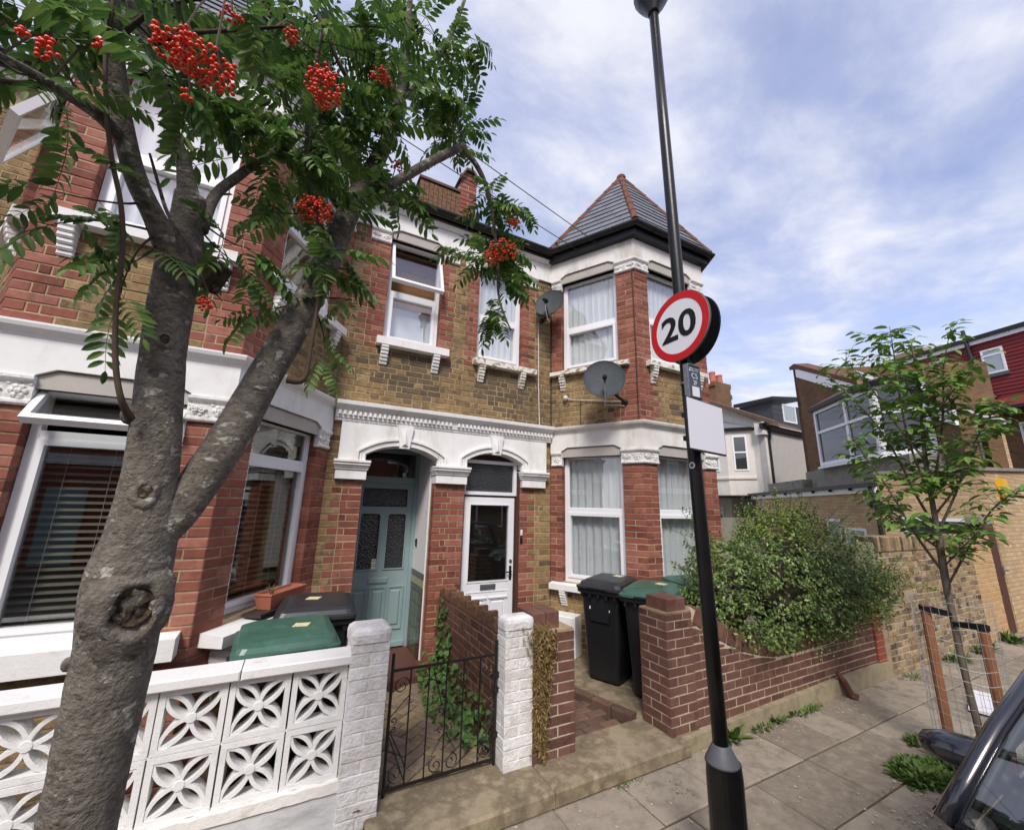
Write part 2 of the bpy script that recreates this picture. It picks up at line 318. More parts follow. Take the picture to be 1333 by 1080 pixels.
class MB:
    def __init__(s): s.v = []; s.f = []; s.m = []
    def add(s, vs, fs, mi=0):
        n = len(s.v); s.v.extend(vs); s.f.extend([tuple(i + n for i in f) for f in fs]); s.m.extend([mi] * len(fs)); return s
    def box(s, fr, s0, s1, t0, t1, z0, z1, mi=0):
        P = fr.P
        return s.add([P(s0, t1, z0), P(s1, t1, z0), P(s1, t1, z1), P(s0, t1, z1), P(s0, t0, z0), P(s1, t0, z0), P(s1, t0, z1), P(s0, t0, z1)], BOXF, mi)
    def chbox(s, fr, s0, s1, t0, t1, z0, z1, c=0.004, mi=0):
        P = fr.P; tm = t1 - c
        v = [P(s0, t0, z0), P(s1, t0, z0), P(s1, t0, z1), P(s0, t0, z1), P(s0, tm, z0), P(s1, tm, z0), P(s1, tm, z1), P(s0, tm, z1),
             P(s0 + c, t1, z0 + c), P(s1 - c, t1, z0 + c), P(s1 - c, t1, z1 - c), P(s0 + c, t1, z1 - c)]
        f = [(8, 9, 10, 11)]
        for i in range(4):
            j = (i + 1) % 4; f += [(i, j, 4 + j, 4 + i), (4 + i, 4 + j, 8 + j, 8 + i)]
        return s.add(v, f, mi)
    def prism(s, fr, out, t0, t1, mi=0, caps=True):
        n = len(out); P = fr.P
        v = [P(u, t1, z) for u, z in out] + [P(u, t0, z) for u, z in out]
        f = [(i, i + n, (i + 1) % n + n, (i + 1) % n) for i in range(n)]
        if caps: f += [tuple(range(n)), tuple(range(2 * n - 1, n - 1, -1))]
        return s.add(v, f, mi)
    def slab(s, out, z0, z1, mi=0):
        n = len(out)
        v = [(x, y, z1) for x, y in out] + [(x, y, z0) for x, y in out]
        f = [(i, i + n, (i + 1) % n + n, (i + 1) % n) for i in range(n)] + [tuple(range(n)), tuple(range(2 * n - 1, n - 1, -1))]
        return s.add(v, f, mi)
    def sweep(s, path, prof, mi=0, closed_prof=True):
        """profile (t outward, z) along a plan path running left to right seen from outside"""
        k = len(path); pr = len(prof); rings = []
        nm = []
        for i in range(k - 1):
            dx_, dy_ = path[i + 1][0] - path[i][0], path[i + 1][1] - path[i][1]; l = hypot(dx_, dy_); nm.append((dy_ / l, -dx_ / l))
        for i in range(k):
            if i == 0: m = nm[0]
            elif i == k - 1: m = nm[-1]
            else:
                a, b = nm[i - 1], nm[i]; q = 1 + a[0] * b[0] + a[1] * b[1]; m = ((a[0] + b[0]) / q, (a[1] + b[1]) / q)
            rings.append([(path[i][0] + t * m[0], path[i][1] + t * m[1], z) for t, z in prof])
        v = [p for r in rings for p in r]; f = []
        for i in range(k - 1):
            for j in range(pr if closed_prof else pr - 1):
                j2 = (j + 1) % pr
                f.append((i * pr + j, i * pr + j2, (i + 1) * pr + j2, (i + 1) * pr + j))
        if closed_prof: f += [tuple(range(pr - 1, -1, -1)), tuple((k - 1) * pr + j for j in range(pr))]
        return s.add(v, f, mi)
    def tube(s, pts, r, n=6, mi=0, caps=True, jit=0.0, rnd=None):
        pts = [Vector(p) for p in pts]; k = len(pts)
        rs = r if isinstance(r, (list, tuple)) else [r] * k
        tg = (pts[1] - pts[0]).normalized()
        up = Vector((0, 0, 1)) if abs(tg.z) < 0.9 else Vector((1, 0, 0))
        x = tg.cross(up).normalized(); v = []; f = []
        for i in range(k):
            if i == 0: t = pts[1] - pts[0]
            elif i == k - 1: t = pts[-1] - pts[-2]
            else: t = (pts[i + 1] - pts[i]).normalized() + (pts[i] - pts[i - 1]).normalized()
            if t.length < 1e-9: t = tg
            t = t.normalized(); x = (x - t * x.dot(t)).normalized(); y = t.cross(x); tg = t
            for j in range(n):
                a = 2 * pi * j / n; rr = rs[i]
                if jit:
                    q = pts[i] + (x * cos(a) + y * sin(a)) * rr
                    rr *= 1 + jit * mnoise.noise(q * 9) + jit * 0.6 * mnoise.noise(q * 24)
                v.append(tuple(pts[i] + (x * cos(a) + y * sin(a)) * rr))
        for i in range(k - 1):
            for j in range(n):
                j2 = (j + 1) % n; f.append((i * n + j, i * n + j2, (i + 1) * n + j2, (i + 1) * n + j))
        if caps: f += [tuple(range(n - 1, -1, -1)), tuple((k - 1) * n + j for j in range(n))]
        return s.add(v, f, mi)
    def lathe(s, prof, c=(0, 0, 0), n=16, M=None, mi=0, caps=True):
        v = []; f = []; k = len(prof)
        for r, z in prof:
            for j in range(n):
                a = 2 * pi * j / n; p = Vector((r * cos(a), r * sin(a), z))
                if M: p = M @ p
                v.append((p.x + c[0], p.y + c[1], p.z + c[2]))
        for i in range(k - 1):
            for j in range(n):
                j2 = (j + 1) % n; f.append((i * n + j, i * n + j2, (i + 1) * n + j2, (i + 1) * n + j))
        if caps: f += [tuple(range(n - 1, -1, -1)), tuple((k - 1) * n + j for j in range(n))]
        return s.add(v, f, mi)
    def ball(s, c, r, n=6, m=4, sc=(1, 1, 1), mi=0, M=None):
        pr = [(sin(pi * i / m) * r, -cos(pi * i / m) * r) for i in range(m + 1)]
        pr[0] = (r * 0.02, pr[0][1]); pr[-1] = (r * 0.02, pr[-1][1])
        T = Matrix.Diagonal((*sc, 1)).to_3x3()
        if M: T = M @ T
        return s.lathe(pr, c, n, T, mi)
    def mesh(s, name, mats, smooth=False):
        me = bpy.data.meshes.new(name); me.from_pydata(s.v, [], s.f)
        for m in (mats if isinstance(mats, (list, tuple)) else [mats]): me.materials.append(MATS[m])
        if any(s.m): me.polygons.foreach_set('material_index', s.m)
        if smooth: me.polygons.foreach_set('use_smooth', [True] * len(me.polygons))
        me.update(); return me
    def build(s, name, mats, parent=None, smooth=False, local=False, kind=None):
        return place(name, s.mesh(name, mats, smooth), parent, local=local, kind=kind)
def place(name, me, parent=None, loc=None, rot=None, scale=None, local=False, kind=None):
    o = bpy.data.objects.new(name, me); COL.objects.link(o)
    B = I4
    if loc is not None or rot is not None or scale is not None:
        B = Matrix.LocRotScale(Vector(loc or (0, 0, 0)), rot.to_quaternion() if isinstance(rot, Matrix) else (rot or Matrix.Identity(3).to_quaternion()), Vector(scale or (1, 1, 1)))
        o.matrix_basis = B
    if parent is not None:
        o.parent = parent; PW = WM.get(parent.name, I4)
        if local: WM[o.name] = PW @ B
        else: o.matrix_parent_inverse = PW.inverted(); WM[o.name] = B
    else: WM[o.name] = B
    if kind: o['kind'] = kind
    return o
def tag(o, label, cat, group=None):
    o['label'] = label; o['category'] = cat
    if group: o['group'] = group
    return o
def thing(name, label, cat, loc=(0, 0, 0), rz=0.0, group=None):
    o = bpy.data.objects.new(name, None); o.empty_display_size = 0.2; COL.objects.link(o)
    o.location = loc; o.rotation_euler = (0, 0, rz)
    WM[o.name] = Matrix.Translation(Vector(loc)) @ Matrix.Rotation(rz, 4, 'Z')
    return tag(o, label, cat, group)
def part(name, parent):                         # an Empty that gathers sub-parts, at its thing's base
    o = bpy.data.objects.new(name, None); COL.objects.link(o); o.parent = parent; WM[o.name] = WM[parent.name].copy(); return o
def struct(o): o['kind'] = 'structure'; return o
def copy_tree(o, parent=None):
    c = o.copy(); COL.objects.link(c)
    if parent is not None: c.parent = parent
    for ch in list(o.children): copy_tree(ch, c)
    return c
def text_mb(txt, size, bold=0.0, depth=0.002):
    cu = bpy.data.curves.new('lettering', 'FONT'); cu.body = txt; cu.size = size; cu.align_x = 'CENTER'; cu.align_y = 'CENTER'
    cu.offset = bold; cu.extrude = depth; cu.resolution_u = 4
    to = bpy.data.objects.new('lettering', cu); COL.objects.link(to)
    dg = bpy.context.evaluated_depsgraph_get(); me = bpy.data.meshes.new_from_object(to.evaluated_get(dg))
    bpy.data.objects.remove(to); bpy.data.curves.remove(cu); return me
def cpx(p):
    q = Vector(p) - CAM_P; d = q.dot(cF)
    if d < 0.05: return None
    return FPX * q.dot(cR) / d + 666.5, 540 - FPX * q.dot(cU) / d, d

# unit brick shared by every single brick
_ub = MB(); 
def _unit_brick():
    m = MB(); c = 0.02; F = Fr((0, 0), (1, 0))
    v = [(-.5, .5, -.5), (.5, .5, -.5), (.5, .5, .5), (-.5, .5, .5), (-.5, -.46, -.5), (.5, -.46, -.5), (.5, -.46, .5), (-.5, -.46, .5),
         (-.48, -.5, -.44), (.48, -.5, -.44), (.48, -.5, .44), (-.48, -.5, .44)]
    f = [(8, 9, 10, 11)]
    for i in range(4):
        j = (i + 1) % 4; f += [(i, j, 4 + j, 4 + i), (4 + i, 4 + j, 8 + j, 8 + i)]
    m.add(v, f); return m
UB = {}
def unit_brick(mname):
    if mname not in UB: UB[mname] = _unit_brick().mesh('brick', mname)
    return UB[mname]
class Bricks:
    """collects the bricks of one wall; the largest in the picture become objects, the rest one joined part"""
    def __init__(s): s.b = []; s.cut = []
    def lay(s, fr, s0, s1, z0, z1, zones, holes=(), gauge=0.075, bond='flemish', z_base=None, depth=0.10, top=None, jit=0.0025):
        zb = z0 if z_base is None else z_base
        i = int(math.floor((z0 - zb) / gauge + 1e-6)); z = zb + i * gauge
        while z < z1 - 0.02:
            za, zt = max(z, z0) + 0.0054, min(z + gauge, z1) - 0.0054
            if zt - za > 0.02:
                zm = (za + zt) / 2
                free = [(s0, s1)]
                for (h0, h1, hz0, hz1) in holes:
                    if hz0 < zm < hz1:
                        nf = []
                        for a, b in free:
                            if h1 <= a or h0 >= b: nf.append((a, b)); continue
                            if h0 > a: nf.append((a, h0))
                            if h1 < b: nf.append((h1, b))
                        free = nf
                zl = zones(i) if callable(zones) else zones
                for a, b in free:
                    for (q0, q1, kind) in zl:
                        u0, u1 = max(a, q0), min(b, q1)
                        if u1 - u0 < 0.02: continue
                        s.row(fr, u0, u1, za, zt, kind, i, bond, depth, top, jit)
            z += gauge; i += 1
    def row(s, fr, u0, u1, za, zt, kind, i, bond, depth, top, jit):
        W, H, g = 0.214, 0.1015, 0.011
        w = u1 - u0; cuts = []
        if w < 0.13: cuts = [w]
        elif w < 0.30: cuts = [w] if i % 2 == 0 else [w / 2 - g / 2, w / 2 - g / 2]
        else:
            seq = ([W, H] if i % 2 == 0 else [H, W]) if bond == 'flemish' else [W]
            if bond == 'flemish' and i % 2: seq = [H, H * 0.55 + 0.005] + [W, H] * 200
            elif bond == 'flemish': seq = [W, H] * 200
            elif bond == 'header': seq = [H] * 400
            else: seq = ([W] if i % 2 == 0 else [H]) + [W] * 400
            left = w; k = 0
            while left > 0.015:
                c = min(seq[k] + random.uniform(-.007, .007), left)
                if left - c - g < 0.05: c = left
                cuts.append(c); left -= c + g; k += 1
        u = u0
        for c in cuts:
            if kind == 'soot' and random.random() < .12: kind_ = 'stock'
            elif kind == 'stock' and random.random() < .03: kind_ = 'soot'
            else: kind_ = kind
            if top is not None and zt > min(top(u), top(u + c)):
                if za + .012 < max(top(u), top(u + c)): s.cut.append((fr, u, u + c, za, min(zt, max(za + .004, top(u))), min(zt, max(za + .004, top(u + c))), kind))
            else:
                s.b.append((fr, u, u + c, za + random.uniform(-.0022, .0022), zt + random.uniform(-.0022, .0022), kind_, random.uniform(-jit, jit), depth))
            u += c + g
    def build(s, parent, mats, limit=300, name='brick', stuff_name='brickwork', c=0.003):
        sc = []
        for k, (fr, a, b, z0, z1, kind, j, dep) in enumerate(s.b):
            p = cpx(fr.P((a + b) / 2, 0, (z0 + z1) / 2)); v = 0
            if p and -20 < p[0] < 1353 and -20 < p[1] < 1100:
                c3 = Vector(fr.P((a + b) / 2, 0, (z0 + z1) / 2)) - CAM_P
                cosv = max(0.0, -(c3.x * fr.n[0] + c3.y * fr.n[1]) / c3.length)
                v = (b - a) * (z1 - z0) * cosv / (p[2] * p[2])
            sc.append((v, k))
        sc.sort(reverse=True)
        single = set(k for v, k in sc[:limit] if v > 0)
        rest = MB(); ml = list(mats.values()); ki = {k: i for i, k in enumerate(mats)}
        for k, (fr, a, b, z0, z1, kind, j, dep) in enumerate(s.b):
            if k in single:
                p = fr.P((a + b) / 2, j - dep / 2, (z0 + z1) / 2)
                place(name, unit_brick(mats[kind]), parent, loc=p, rot=Matrix.Rotation(fr.ang, 3, 'Z'), scale=(b - a, dep, z1 - z0))
            else: rest.chbox(fr, a, b, j - dep, j, z0, z1, c, ki[kind])
        for (fr, a, b, z0, za, zb, kind) in s.cut:
            q = MB(); q.prism(fr, [(a, z0), (b, z0), (b, zb), (a, za)], -.08, 0); q.build(name, mats[kind], parent)
        if rest.v: rest.build(stuff_name, ml, parent, kind='stuff')
def holed(mb, fr, s0, s1, z0, z1, holes, t, lining=0.0, mi=0, e=0.005):
    """a flat face with rectangular holes, and linings going in"""
    H = [(max(s0, a - e), min(s1, b + e), max(z0, c - e), min(z1, d + e)) for a, b, c, d in holes]
    xs = sorted(set([s0, s1] + [h[0] for h in H] + [h[1] for h in H])); zs = sorted(set([z0, z1] + [h[2] for h in H] + [h[3] for h in H]))
    for i in range(len(xs) - 1):
        for j in range(len(zs) - 1):
            xm, zm = (xs[i] + xs[i + 1]) / 2, (zs[j] + zs[j + 1]) / 2
            if any(h[0] < xm < h[1] and h[2] < zm < h[3] for h in H): continue
            mb.add([fr.P(xs[i], t, zs[j]), fr.P(xs[i + 1], t, zs[j]), fr.P(xs[i + 1], t, zs[j + 1]), fr.P(xs[i], t, zs[j + 1])], [(0, 1, 2, 3)], mi)
    if lining:
        for a, b, c, d in H:
            P = fr.P; q = t - lining
            mb.add([P(a, t, c), P(a, t, d), P(a, q, d), P(a, q, c)], [(0, 1, 2, 3)], mi)
            mb.add([P(b, t, c), P(b, q, c), P(b, q, d), P(b, t, d)], [(0, 1, 2, 3)], mi)
            mb.add([P(a, t, d), P(b, t, d), P(b, q, d), P(a, q, d)], [(0, 1, 2, 3)], mi)
            mb.add([P(a, t, c), P(a, q, c), P(b, q, c), P(b, t, c)], [(0, 1, 2, 3)], mi)
# ------------------------------------------------------------------ ground, road, pavement
g = MB(); g.box(WF, -120, 160, -150, 120, -0.6, -0.125); struct(g.build('ground', 'earth_ground'))
g = MB(); g.box(WF, -60, 90, 5.6, -0.86, -0.124, -0.10); struct(g.build('road', 'asphalt'))
g = MB()
for k in range(-8, 30):
    g.chbox(WF, k * 0.9, k * 0.9 + 0.895, -1.0, -0.86, -0.124, 0.004, 0.01)
struct(g.build('kerb', 'plinth_concrete'))
pav = MB(); pav.box(WF, -8, 60, -2.74, -1.005, -0.124, -0.012)
pav.box(WF, -8, .598, -2.985, -2.741, -0.124, -0.012)
pav = struct(pav.build('pavement', 'slab_joint'))
# paving slabs, cut to follow the bond seen in front of the wall
def slab_mesh(w, d):
    m = MB(); m.v = []; c = 0.006
    v = [(-w/2, -d/2, -0.05), (w/2, -d/2, -0.05), (w/2, d/2, -0.05), (-w/2, d/2, -0.05), (-w/2, -d/2, -c), (w/2, -d/2, -c), (w/2, d/2, -c), (-w/2, d/2, -c),
         (-w/2 + c, -d/2 + c, 0), (w/2 - c, -d/2 + c, 0), (w/2 - c, d/2 - c, 0), (-w/2 + c, d/2 - c, 0)]
    f = [(8, 9, 10, 11)]
    for i in range(4):
        j = (i + 1) % 4; f += [(i, j, 4 + j, 4 + i), (4 + i, 4 + j, 8 + j, 8 + i)]
    m.add(v, f); return m.mesh('paving_slab', 'slab')
rows = [(2.74, 2.985), (2.27, 2.735), (1.77, 2.265), (1.36, 1.765), (1.005, 1.355)]
SLM = {}
for ri, (y0, y1) in enumerate(rows):
    x = -2.2 + (0.31 if ri % 2 == 0 else 0.0) + 0.05 * (ri - 1)
    while x < (.05 if ri == 0 else 15):
        w = random.choice((0.59, 0.59, 0.72, 0.45))
        key = (round(w, 2), ri)
        if key not in SLM: SLM[key] = slab_mesh(w - 0.011, y1 - y0 - 0.010)
        if not (4.75 < x + w / 2 < 5.5 and ri in (3, 4)):            # the tree pit
            place('paving_slab', SLM[key], pav, loc=(x + w / 2, (y0 + y1) / 2, random.uniform(-.005, .004)),
                  rot=Matrix.Rotation(random.uniform(-.009, .009), 3, 'X') @ Matrix.Rotation(random.uniform(-.009, .009), 3, 'Y') @ Matrix.Rotation(random.uniform(-.006, .006), 3, 'Z'))
        x += w
g = MB(); g.box(WF, 4.5, 5.75, -1.765, -1.01, -0.03, -0.004); struct(g.build('tree_pit_soil', 'soil'))
g = MB(); g.box(WF, -8, 6.9, -12.5, -2.86, -0.124, 0.055); struct(g.build('front_garden_ground', 'soil'))

# ------------------------------------------------------------------ the two houses of the terrace
HA = thing('terraced_house', 'house with teal front door, blinds in its bay and an upper window swung open', 'house', (-0.9, 5.02, 0.06), group=None)
HB = thing('terraced_house', 'corner house with white front door and slate turret over its bay', 'house', (3.4, 5.02, 0.06))
YM = 5.02
fM = Fr((0.25, YM), (3.28, YM))
fA0 = Fr((-3.7, YM), (-2.63, YM)); fA1 = Fr((-2.63, YM), (-1.93, 3.82)); fA2 = Fr((-1.93, 3.82), (-0.55, 3.82)); fA3 = Fr((-0.55, 3.82), (0.25, YM))
fB1 = Fr((3.28, YM), (3.94, 3.82)); fB2 = Fr((3.94, 3.82), (5.39, 3.82)); fB3 = Fr((5.39, 3.82), (6.05, YM)); fB4 = Fr((6.05, YM), (6.42, YM)); fB5 = Fr((6.42, YM), (6.42, 11.5))
ZG, Z1, Z2, ZE = 0.06, 3.15, 5.60, 5.91
# window openings (s0, s1) on each facet
wA1, wA2, wA3 = (0.20, 1.14), (0.26, 1.11), (0.28, 1.22)
wB1, wB2, wB3 = (0.19, 1.09), (0.25, 1.20), (0.28, 1.18)
LOA, LOB, UP = (1.08, 2.74), (1.00, 2.74), (4.04, 5.54)
hM1 = (0.72 - .25, 1.45 - .25, 4.04, 5.54); hM2 = (2.02 - .25, 2.76 - .25, 4.04, 5.54)
hDA = (0.66 - .25, 1.53 - .25, 0.0, 2.72); hDB = (1.94 - .25, 2.77 - .25, 0.0, 2.72)
SPLIT = 1.485
wallA = MB(); wallB = MB()
bA = Bricks(); bB = Bricks()
def bay(mb, bk, fr, w, lo, left_corner, right_corner):
    L = fr.L
    holed(mb, fr, 0, L, ZG, 5.95, [(w[0], w[1], lo[0], lo[1]), (w[0], w[1], UP[0], UP[1])], -0.005, 0.22)
    hs = [(w[0], w[1], lo[0] - .02, lo[1] + .1), (w[0], w[1], UP[0] - .02, UP[1] + .1)]
    def red(i): return [(0, w[0], 'red'), (w[1] - .0, L, 'red')]
    def mixd(i):
        a = (w[0] + (0.11 if i % 2 else 0.0)) if left_corner else 0
        b = (w[1] - (0.11 if i % 2 else 0.0)) if right_corner else L
        z = []
        if a > 0: z.append((0, a - .005, 'red'))
        z.append((a + .005 if a else 0, b - .005 if b < L else L, 'stock'))
        if b < L: z.append((b + .005, L, 'red'))
        return z
    bk.lay(fr, 0, L, ZG, lo[0] - .03, mixd, (), z_base=ZG)
    n = ZG + round((lo[0] - .03 - ZG) / .075) * .075
    bk.lay(fr, 0, L, n, 2.78, red, hs, z_base=n)
    bk.lay(fr, 0, L, Z1, 3.975, mixd, (), z_base=Z1)
    bk.lay(fr, 0, L, 3.975, Z2, red, hs, z_base=Z1)
bay(wallA, bA, fA1, wA1, LOA, False, True)
bay(wallA, bA, fA2, wA2, LOA, True, True)
bay(wallA, bA, fA3, wA3, LOA, True, False)
bay(wallB, bB, fB1, wB1, LOB, False, True)
bay(wallB, bB, fB2, wB2, LOB, True, True)
bay(wallB, bB, fB3, wB3, LOB, True, False)
for mb, bk, fr in ((wallA, bA, fA0), (wallB, bB, fB4)):
    holed(mb, fr, 0, fr.L, ZG, 5.95, [], -0.005)
    bk.lay(fr, 0, fr.L, ZG, Z2, [(0, fr.L, 'stock')], ())
holed(wallA, fM, 0, SPLIT, ZG, 5.95, [hM1, hDA], -0.005, 0.22)
holed(wallB, fM, SPLIT, fM.L, ZG, 5.95, [hM2, hDB], -0.005, 0.18)
bm_ = Bricks()
def zlow(i):
    k = 0.11 if i % 2 else 0.0
    return [(0, .185 - k + .0, 'stock'), (.195 - k, .41, 'red'), (1.28, 1.69, 'red'), (2.52, 2.76 - k, 'red'), (2.77 - k, 3.03, 'stock')]
def zup(i):
    k = 0.11 if i % 2 else 0.0
    a = [(0, .24 - k, 'stock'), (.25 - k, .47, 'red'), (1.20, 1.40 - k * .9, 'red'), (1.41 - k * .9, 1.57 + k * .5, 'stock'), (1.58 + k * .5, 1.77, 'red'),
         (2.51, 2.74 - k, 'red'), (2.75 - k, 3.03, 'stock')]
    return a
bm_.lay(fM, 0, fM.L, ZG, 2.5, zlow, [(hDA[0], hDA[1], 0, 3), (hDB[0], hDB[1], 0, 3)], z_base=ZG)
bm_.lay(fM, 0, fM.L, 2.46, 2.93, [(0, .11, 'stock'), (2.94, 3.03, 'stock')], (), z_base=ZG)
def zsoot(i):
    j = lambda a: a + random.uniform(-.10, .10)
    if i < 1: return [(0, fM.L, 'stock')]
    w = .10 * max(0, 4 - i)
    a, b, c, d = j(.42 + w), j(1.34 - w), j(1.80 + w), j(2.62 - w)
    return [(0, a - .006, 'stock'), (a + .006, b - .006, 'soot'), (b + .006, c - .006, 'stock'), (c + .006, d - .006, 'soot'), (d + .006, fM.L, 'stock')]
bm_.lay(fM, 0, fM.L, Z1, 3.93, zsoot, (), z_base=Z1)
hu = [(hM1[0], hM1[1], 3.9, 5.65), (hM2[0], hM2[1], 3.9, 5.65)]
bm_.lay(fM, 0, fM.L, 3.9, Z2, zup, hu, z_base=Z1)
for q in bm_.b: (bA if (q[1] + q[2]) / 2 < SPLIT else bB).b.append(q)
# the rest of the shells: flank, back, party wall (plain brickwork out of sight)
for mb, x0, x1 in ((wallA, -3.7, 1.735), (wallB, 1.735, 6.42)):
    mb.add([(x0, 11.5, 0), (x1, 11.5, 0), (x1, 11.5, 6.1), (x0, 11.5, 6.1)], [(0, 1, 2, 3)])
wallA.add([(-3.7, YM, 0), (-3.7, 11.5, 0), (-3.7, 11.5, 6.1), (-3.7, YM, 6.1)], [(0, 1, 2, 3)])
wallA.add([(1.735, YM + .3, 0), (1.735, 11.5, 0), (1.735, 11.5, 6.1), (1.735, YM + .3, 6.1)], [(0, 1, 2, 3)])
holed(wallB, fB5, 0, fB5.L, ZG, 6.1, [], -0.005)
bB.lay(fB5, 0, 1.2, ZG, 6.0, [(0, fB5.L, 'stock')], ())
# rooms' ceilings keep the interiors apart
for mb, pl in ((wallA, [(-3.7, YM), (-2.63, YM), (-1.93, 3.84), (-.55, 3.84), (.25, YM), (1.735, YM), (1.735, 11.5), (-3.7, 11.5)]),
               (wallB, [(1.735, YM), (3.28, YM), (3.94, 3.84), (5.39, 3.84), (6.05, YM), (6.42, YM), (6.42, 11.5), (1.735, 11.5)])):
    for z in (2.85, 5.85): mb.add([(x, y + .02, z) for x, y in pl], [tuple(range(len(pl)))])
wallA = wallA.build('wall', 'mortar_joint', HA); wallB = wallB.build('wall', 'mortar_joint', HB)
BM = {'red': 'red_brick', 'stock': 'stock_brick', 'soot': 'sooty_brick'}
bA.build(wallA, BM, 300); bB.build(wallB, BM, 300)
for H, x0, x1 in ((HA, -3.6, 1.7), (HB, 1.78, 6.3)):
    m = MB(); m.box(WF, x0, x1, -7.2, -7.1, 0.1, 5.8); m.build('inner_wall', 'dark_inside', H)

# ---- windows
def swing(mb, fr, t, z, ang):
    H = fr.P(0, t, z); out = []
    for x, y, zz in mb.v:
        dx_, dy_ = x - H[0], y - H[1]
        u = dx_ * fr.d[0] + dy_ * fr.d[1]; tt = dx_ * fr.n[0] + dy_ * fr.n[1]; dz = zz - H[2]
        out.append(fr.P(u, t + tt * cos(ang) - dz * sin(ang), z + tt * sin(ang) + dz * cos(ang)))
    mb.v = out
def ring(mb, fr, s0, s1, z0, z1, w, t0, t1, mi=0):
    mb.box(fr, s0, s0 + w, t0, t1, z0, z1, mi); mb.box(fr, s1 - w, s1, t0, t1, z0, z1, mi)
    mb.box(fr, s0 + w, s1 - w, t0, t1, z0, z0 + w, mi); mb.box(fr, s0 + w, s1 - w, t0, t1, z1 - w, z1, mi)
def window(H, fr, s0, s1, z0, z1, trans, rec=0.09, fw=0.05, open_a=0.0, gl='window_glass', low_sash=True, top_sash=False):
    m = MB(); s0 += .004; s1 -= .004
    ring(m, fr, s0, s1, z0, z1, fw, -rec - .07, -rec)
    if trans: m.box(fr, s0 + fw, s1 - fw, -rec - .07, -rec - .002, trans - .03, trans + .03)
    W = m.build('window', 'upvc_white', H)
    def light(a, b, c, d, sash, ang):
        w = .04 if sash else .012
        q = MB(); ring(q, fr, a, b, c, d, w, -rec - .045, -rec + (.014 if sash else -.012))
        p = MB(); p.box(fr, a + w - .006, b - w + .006, -rec - .032, -rec - .026, c + w - .006, d - w + .006)
        if ang: swing(q, fr, -rec, d, ang); swing(p, fr, -rec, d, ang)
        if sash: q.build('sash', 'upvc_white', W)
        else: q.build('glazing_bead', 'upvc_white', W)
        p.build('pane', gl, W)
    lo1 = (trans - .03) if trans else z1 - fw
    light(s0 + fw + .001, s1 - fw - .001, z0 + fw + .001, lo1 - .001, low_sash, 0)
    if trans:
        if open_a: light(s0 + .012, s1 - .012, trans + .01, z1 - .012, True, open_a)
        else: light(s0 + fw + .001, s1 - fw - .001, trans + .031, z1 - fw - .001, top_sash, 0)
    return W
def sill(W, fr, s0, s1, zt, h, proj, m='sill_paint', corb=(), cb=0.24, rec=0.09):
    q = MB(); P = fr.P
    # sloped top, squared nose
    v = [P(s0, -rec, zt - h), P(s1, -rec, zt - h), P(s1, -rec, zt + .012), P(s0, -rec, zt + .012),
         P(s0, proj, zt - h), P(s1, proj, zt - h), P(s1, proj, zt - .012), P(s0, proj, zt - .012)]
    q.add(v, [(4, 5, 6, 7), (3, 2, 1, 0), (0, 1, 5, 4), (1, 2, 6, 5), (2, 3, 7, 6), (3, 0, 4, 7)])
    q.build('sill', m, W)
    for u in corb:
        c = MB(); n = 6
        for k in range(n):
            za = zt - h - cb * (k + 1) / n; zb = zt - h - cb * k / n
            d = proj * (0.95 - 0.75 * (k / (n - 1)) ** 1.4)
            c.chbox(fr, u - .045, u + .045, -.02, d, za + .004, zb - .004, .006)
            c.box(fr, u - .04, u + .04, -.02, d - .008, za - .001, zb + .001)
        c.build('corbel', m, W)
# House A: bay
W1 = window(HA, fA1, *wA1, *UP, 4.74, open_a=radians(24))
sill(W1, fA1, .05, 1.30, 4.03, .10, .09, corb=(.24, 1.12))
W2 = window(HA, fA2, *wA2, *UP, 4.74); sill(W2, fA2, .12, 1.24, 4.03, .10, .10, corb=(.22, 1.16))
W3 = window(HA, fA3, *wA3, *UP, 4.74); sill(W3, fA3, .15, 1.36, 4.03, .10, .10, corb=(.29, 1.22))
W4 = window(HA, fA1, *wA1, *LOA, 2.38, gl='dark_glass'); sill(W4, fA1, .05, 1.32, 1.07, .13, .12)
W5 = window(HA, fA2, *wA2, *LOA, 2.40, gl='dark_glass', open_a=radians(38)); sill(W5, fA2, .06, 1.32, 1.08, .15, .14)
W6 = window(HA, fA3, *wA3, *LOA, 2.36, gl='dark_glass'); sill(W6, fA3, .08, 1.53, 1.03, .09, .19, corb=(.25, 1.28), cb=.28)
W7 = window(HA, fM, hM1[0], hM1[1], hM1[2], hM1[3], 4.76, open_a=radians(20)); sill(W7, fM, .39, 1.33, 4.05, .11, .11, corb=(.50, 1.17))
# House B
V1 = window(HB, fB1, *wB1, *UP, 4.72); sill(V1, fB1, .03, 1.25, 4.02, .07, .09, 'sill_peeling', corb=(.22, 1.08))
V2 = window(HB, fB2, *wB2, *UP, 4.72); sill(V2, fB2, .14, 1.32, 4.02, .08, .09, 'sill_peeling', corb=(.26, 1.2))
V3 = window(HB, fB3, *wB3, *UP, 4.72); sill(V3, fB3, .14, 1.3, 4.02, .08, .09, 'sill_peeling')
V4 = window(HB, fB1, *wB1, *LOB, 1.95); sill(V4, fB1, .03, 1.24, .985, .085, .10, corb=(.22, 1.08), cb=.2)
V5 = window(HB, fB2, *wB2, *LOB, 1.95); sill(V5, fB2, .14, 1.32, .985, .085, .10)
V6 = window(HB, fB3, *wB3, *LOB, 1.95); sill(V6, fB3, .14, 1.3, .985, .085, .10)
V7 = window(HB, fM, hM2[0], hM2[1], hM2[2], hM2[3], 4.74); sill(V7, fM, 1.71, 2.72, 4.02, .09, .10, 'sill_peeling', corb=(1.84, 2.50))

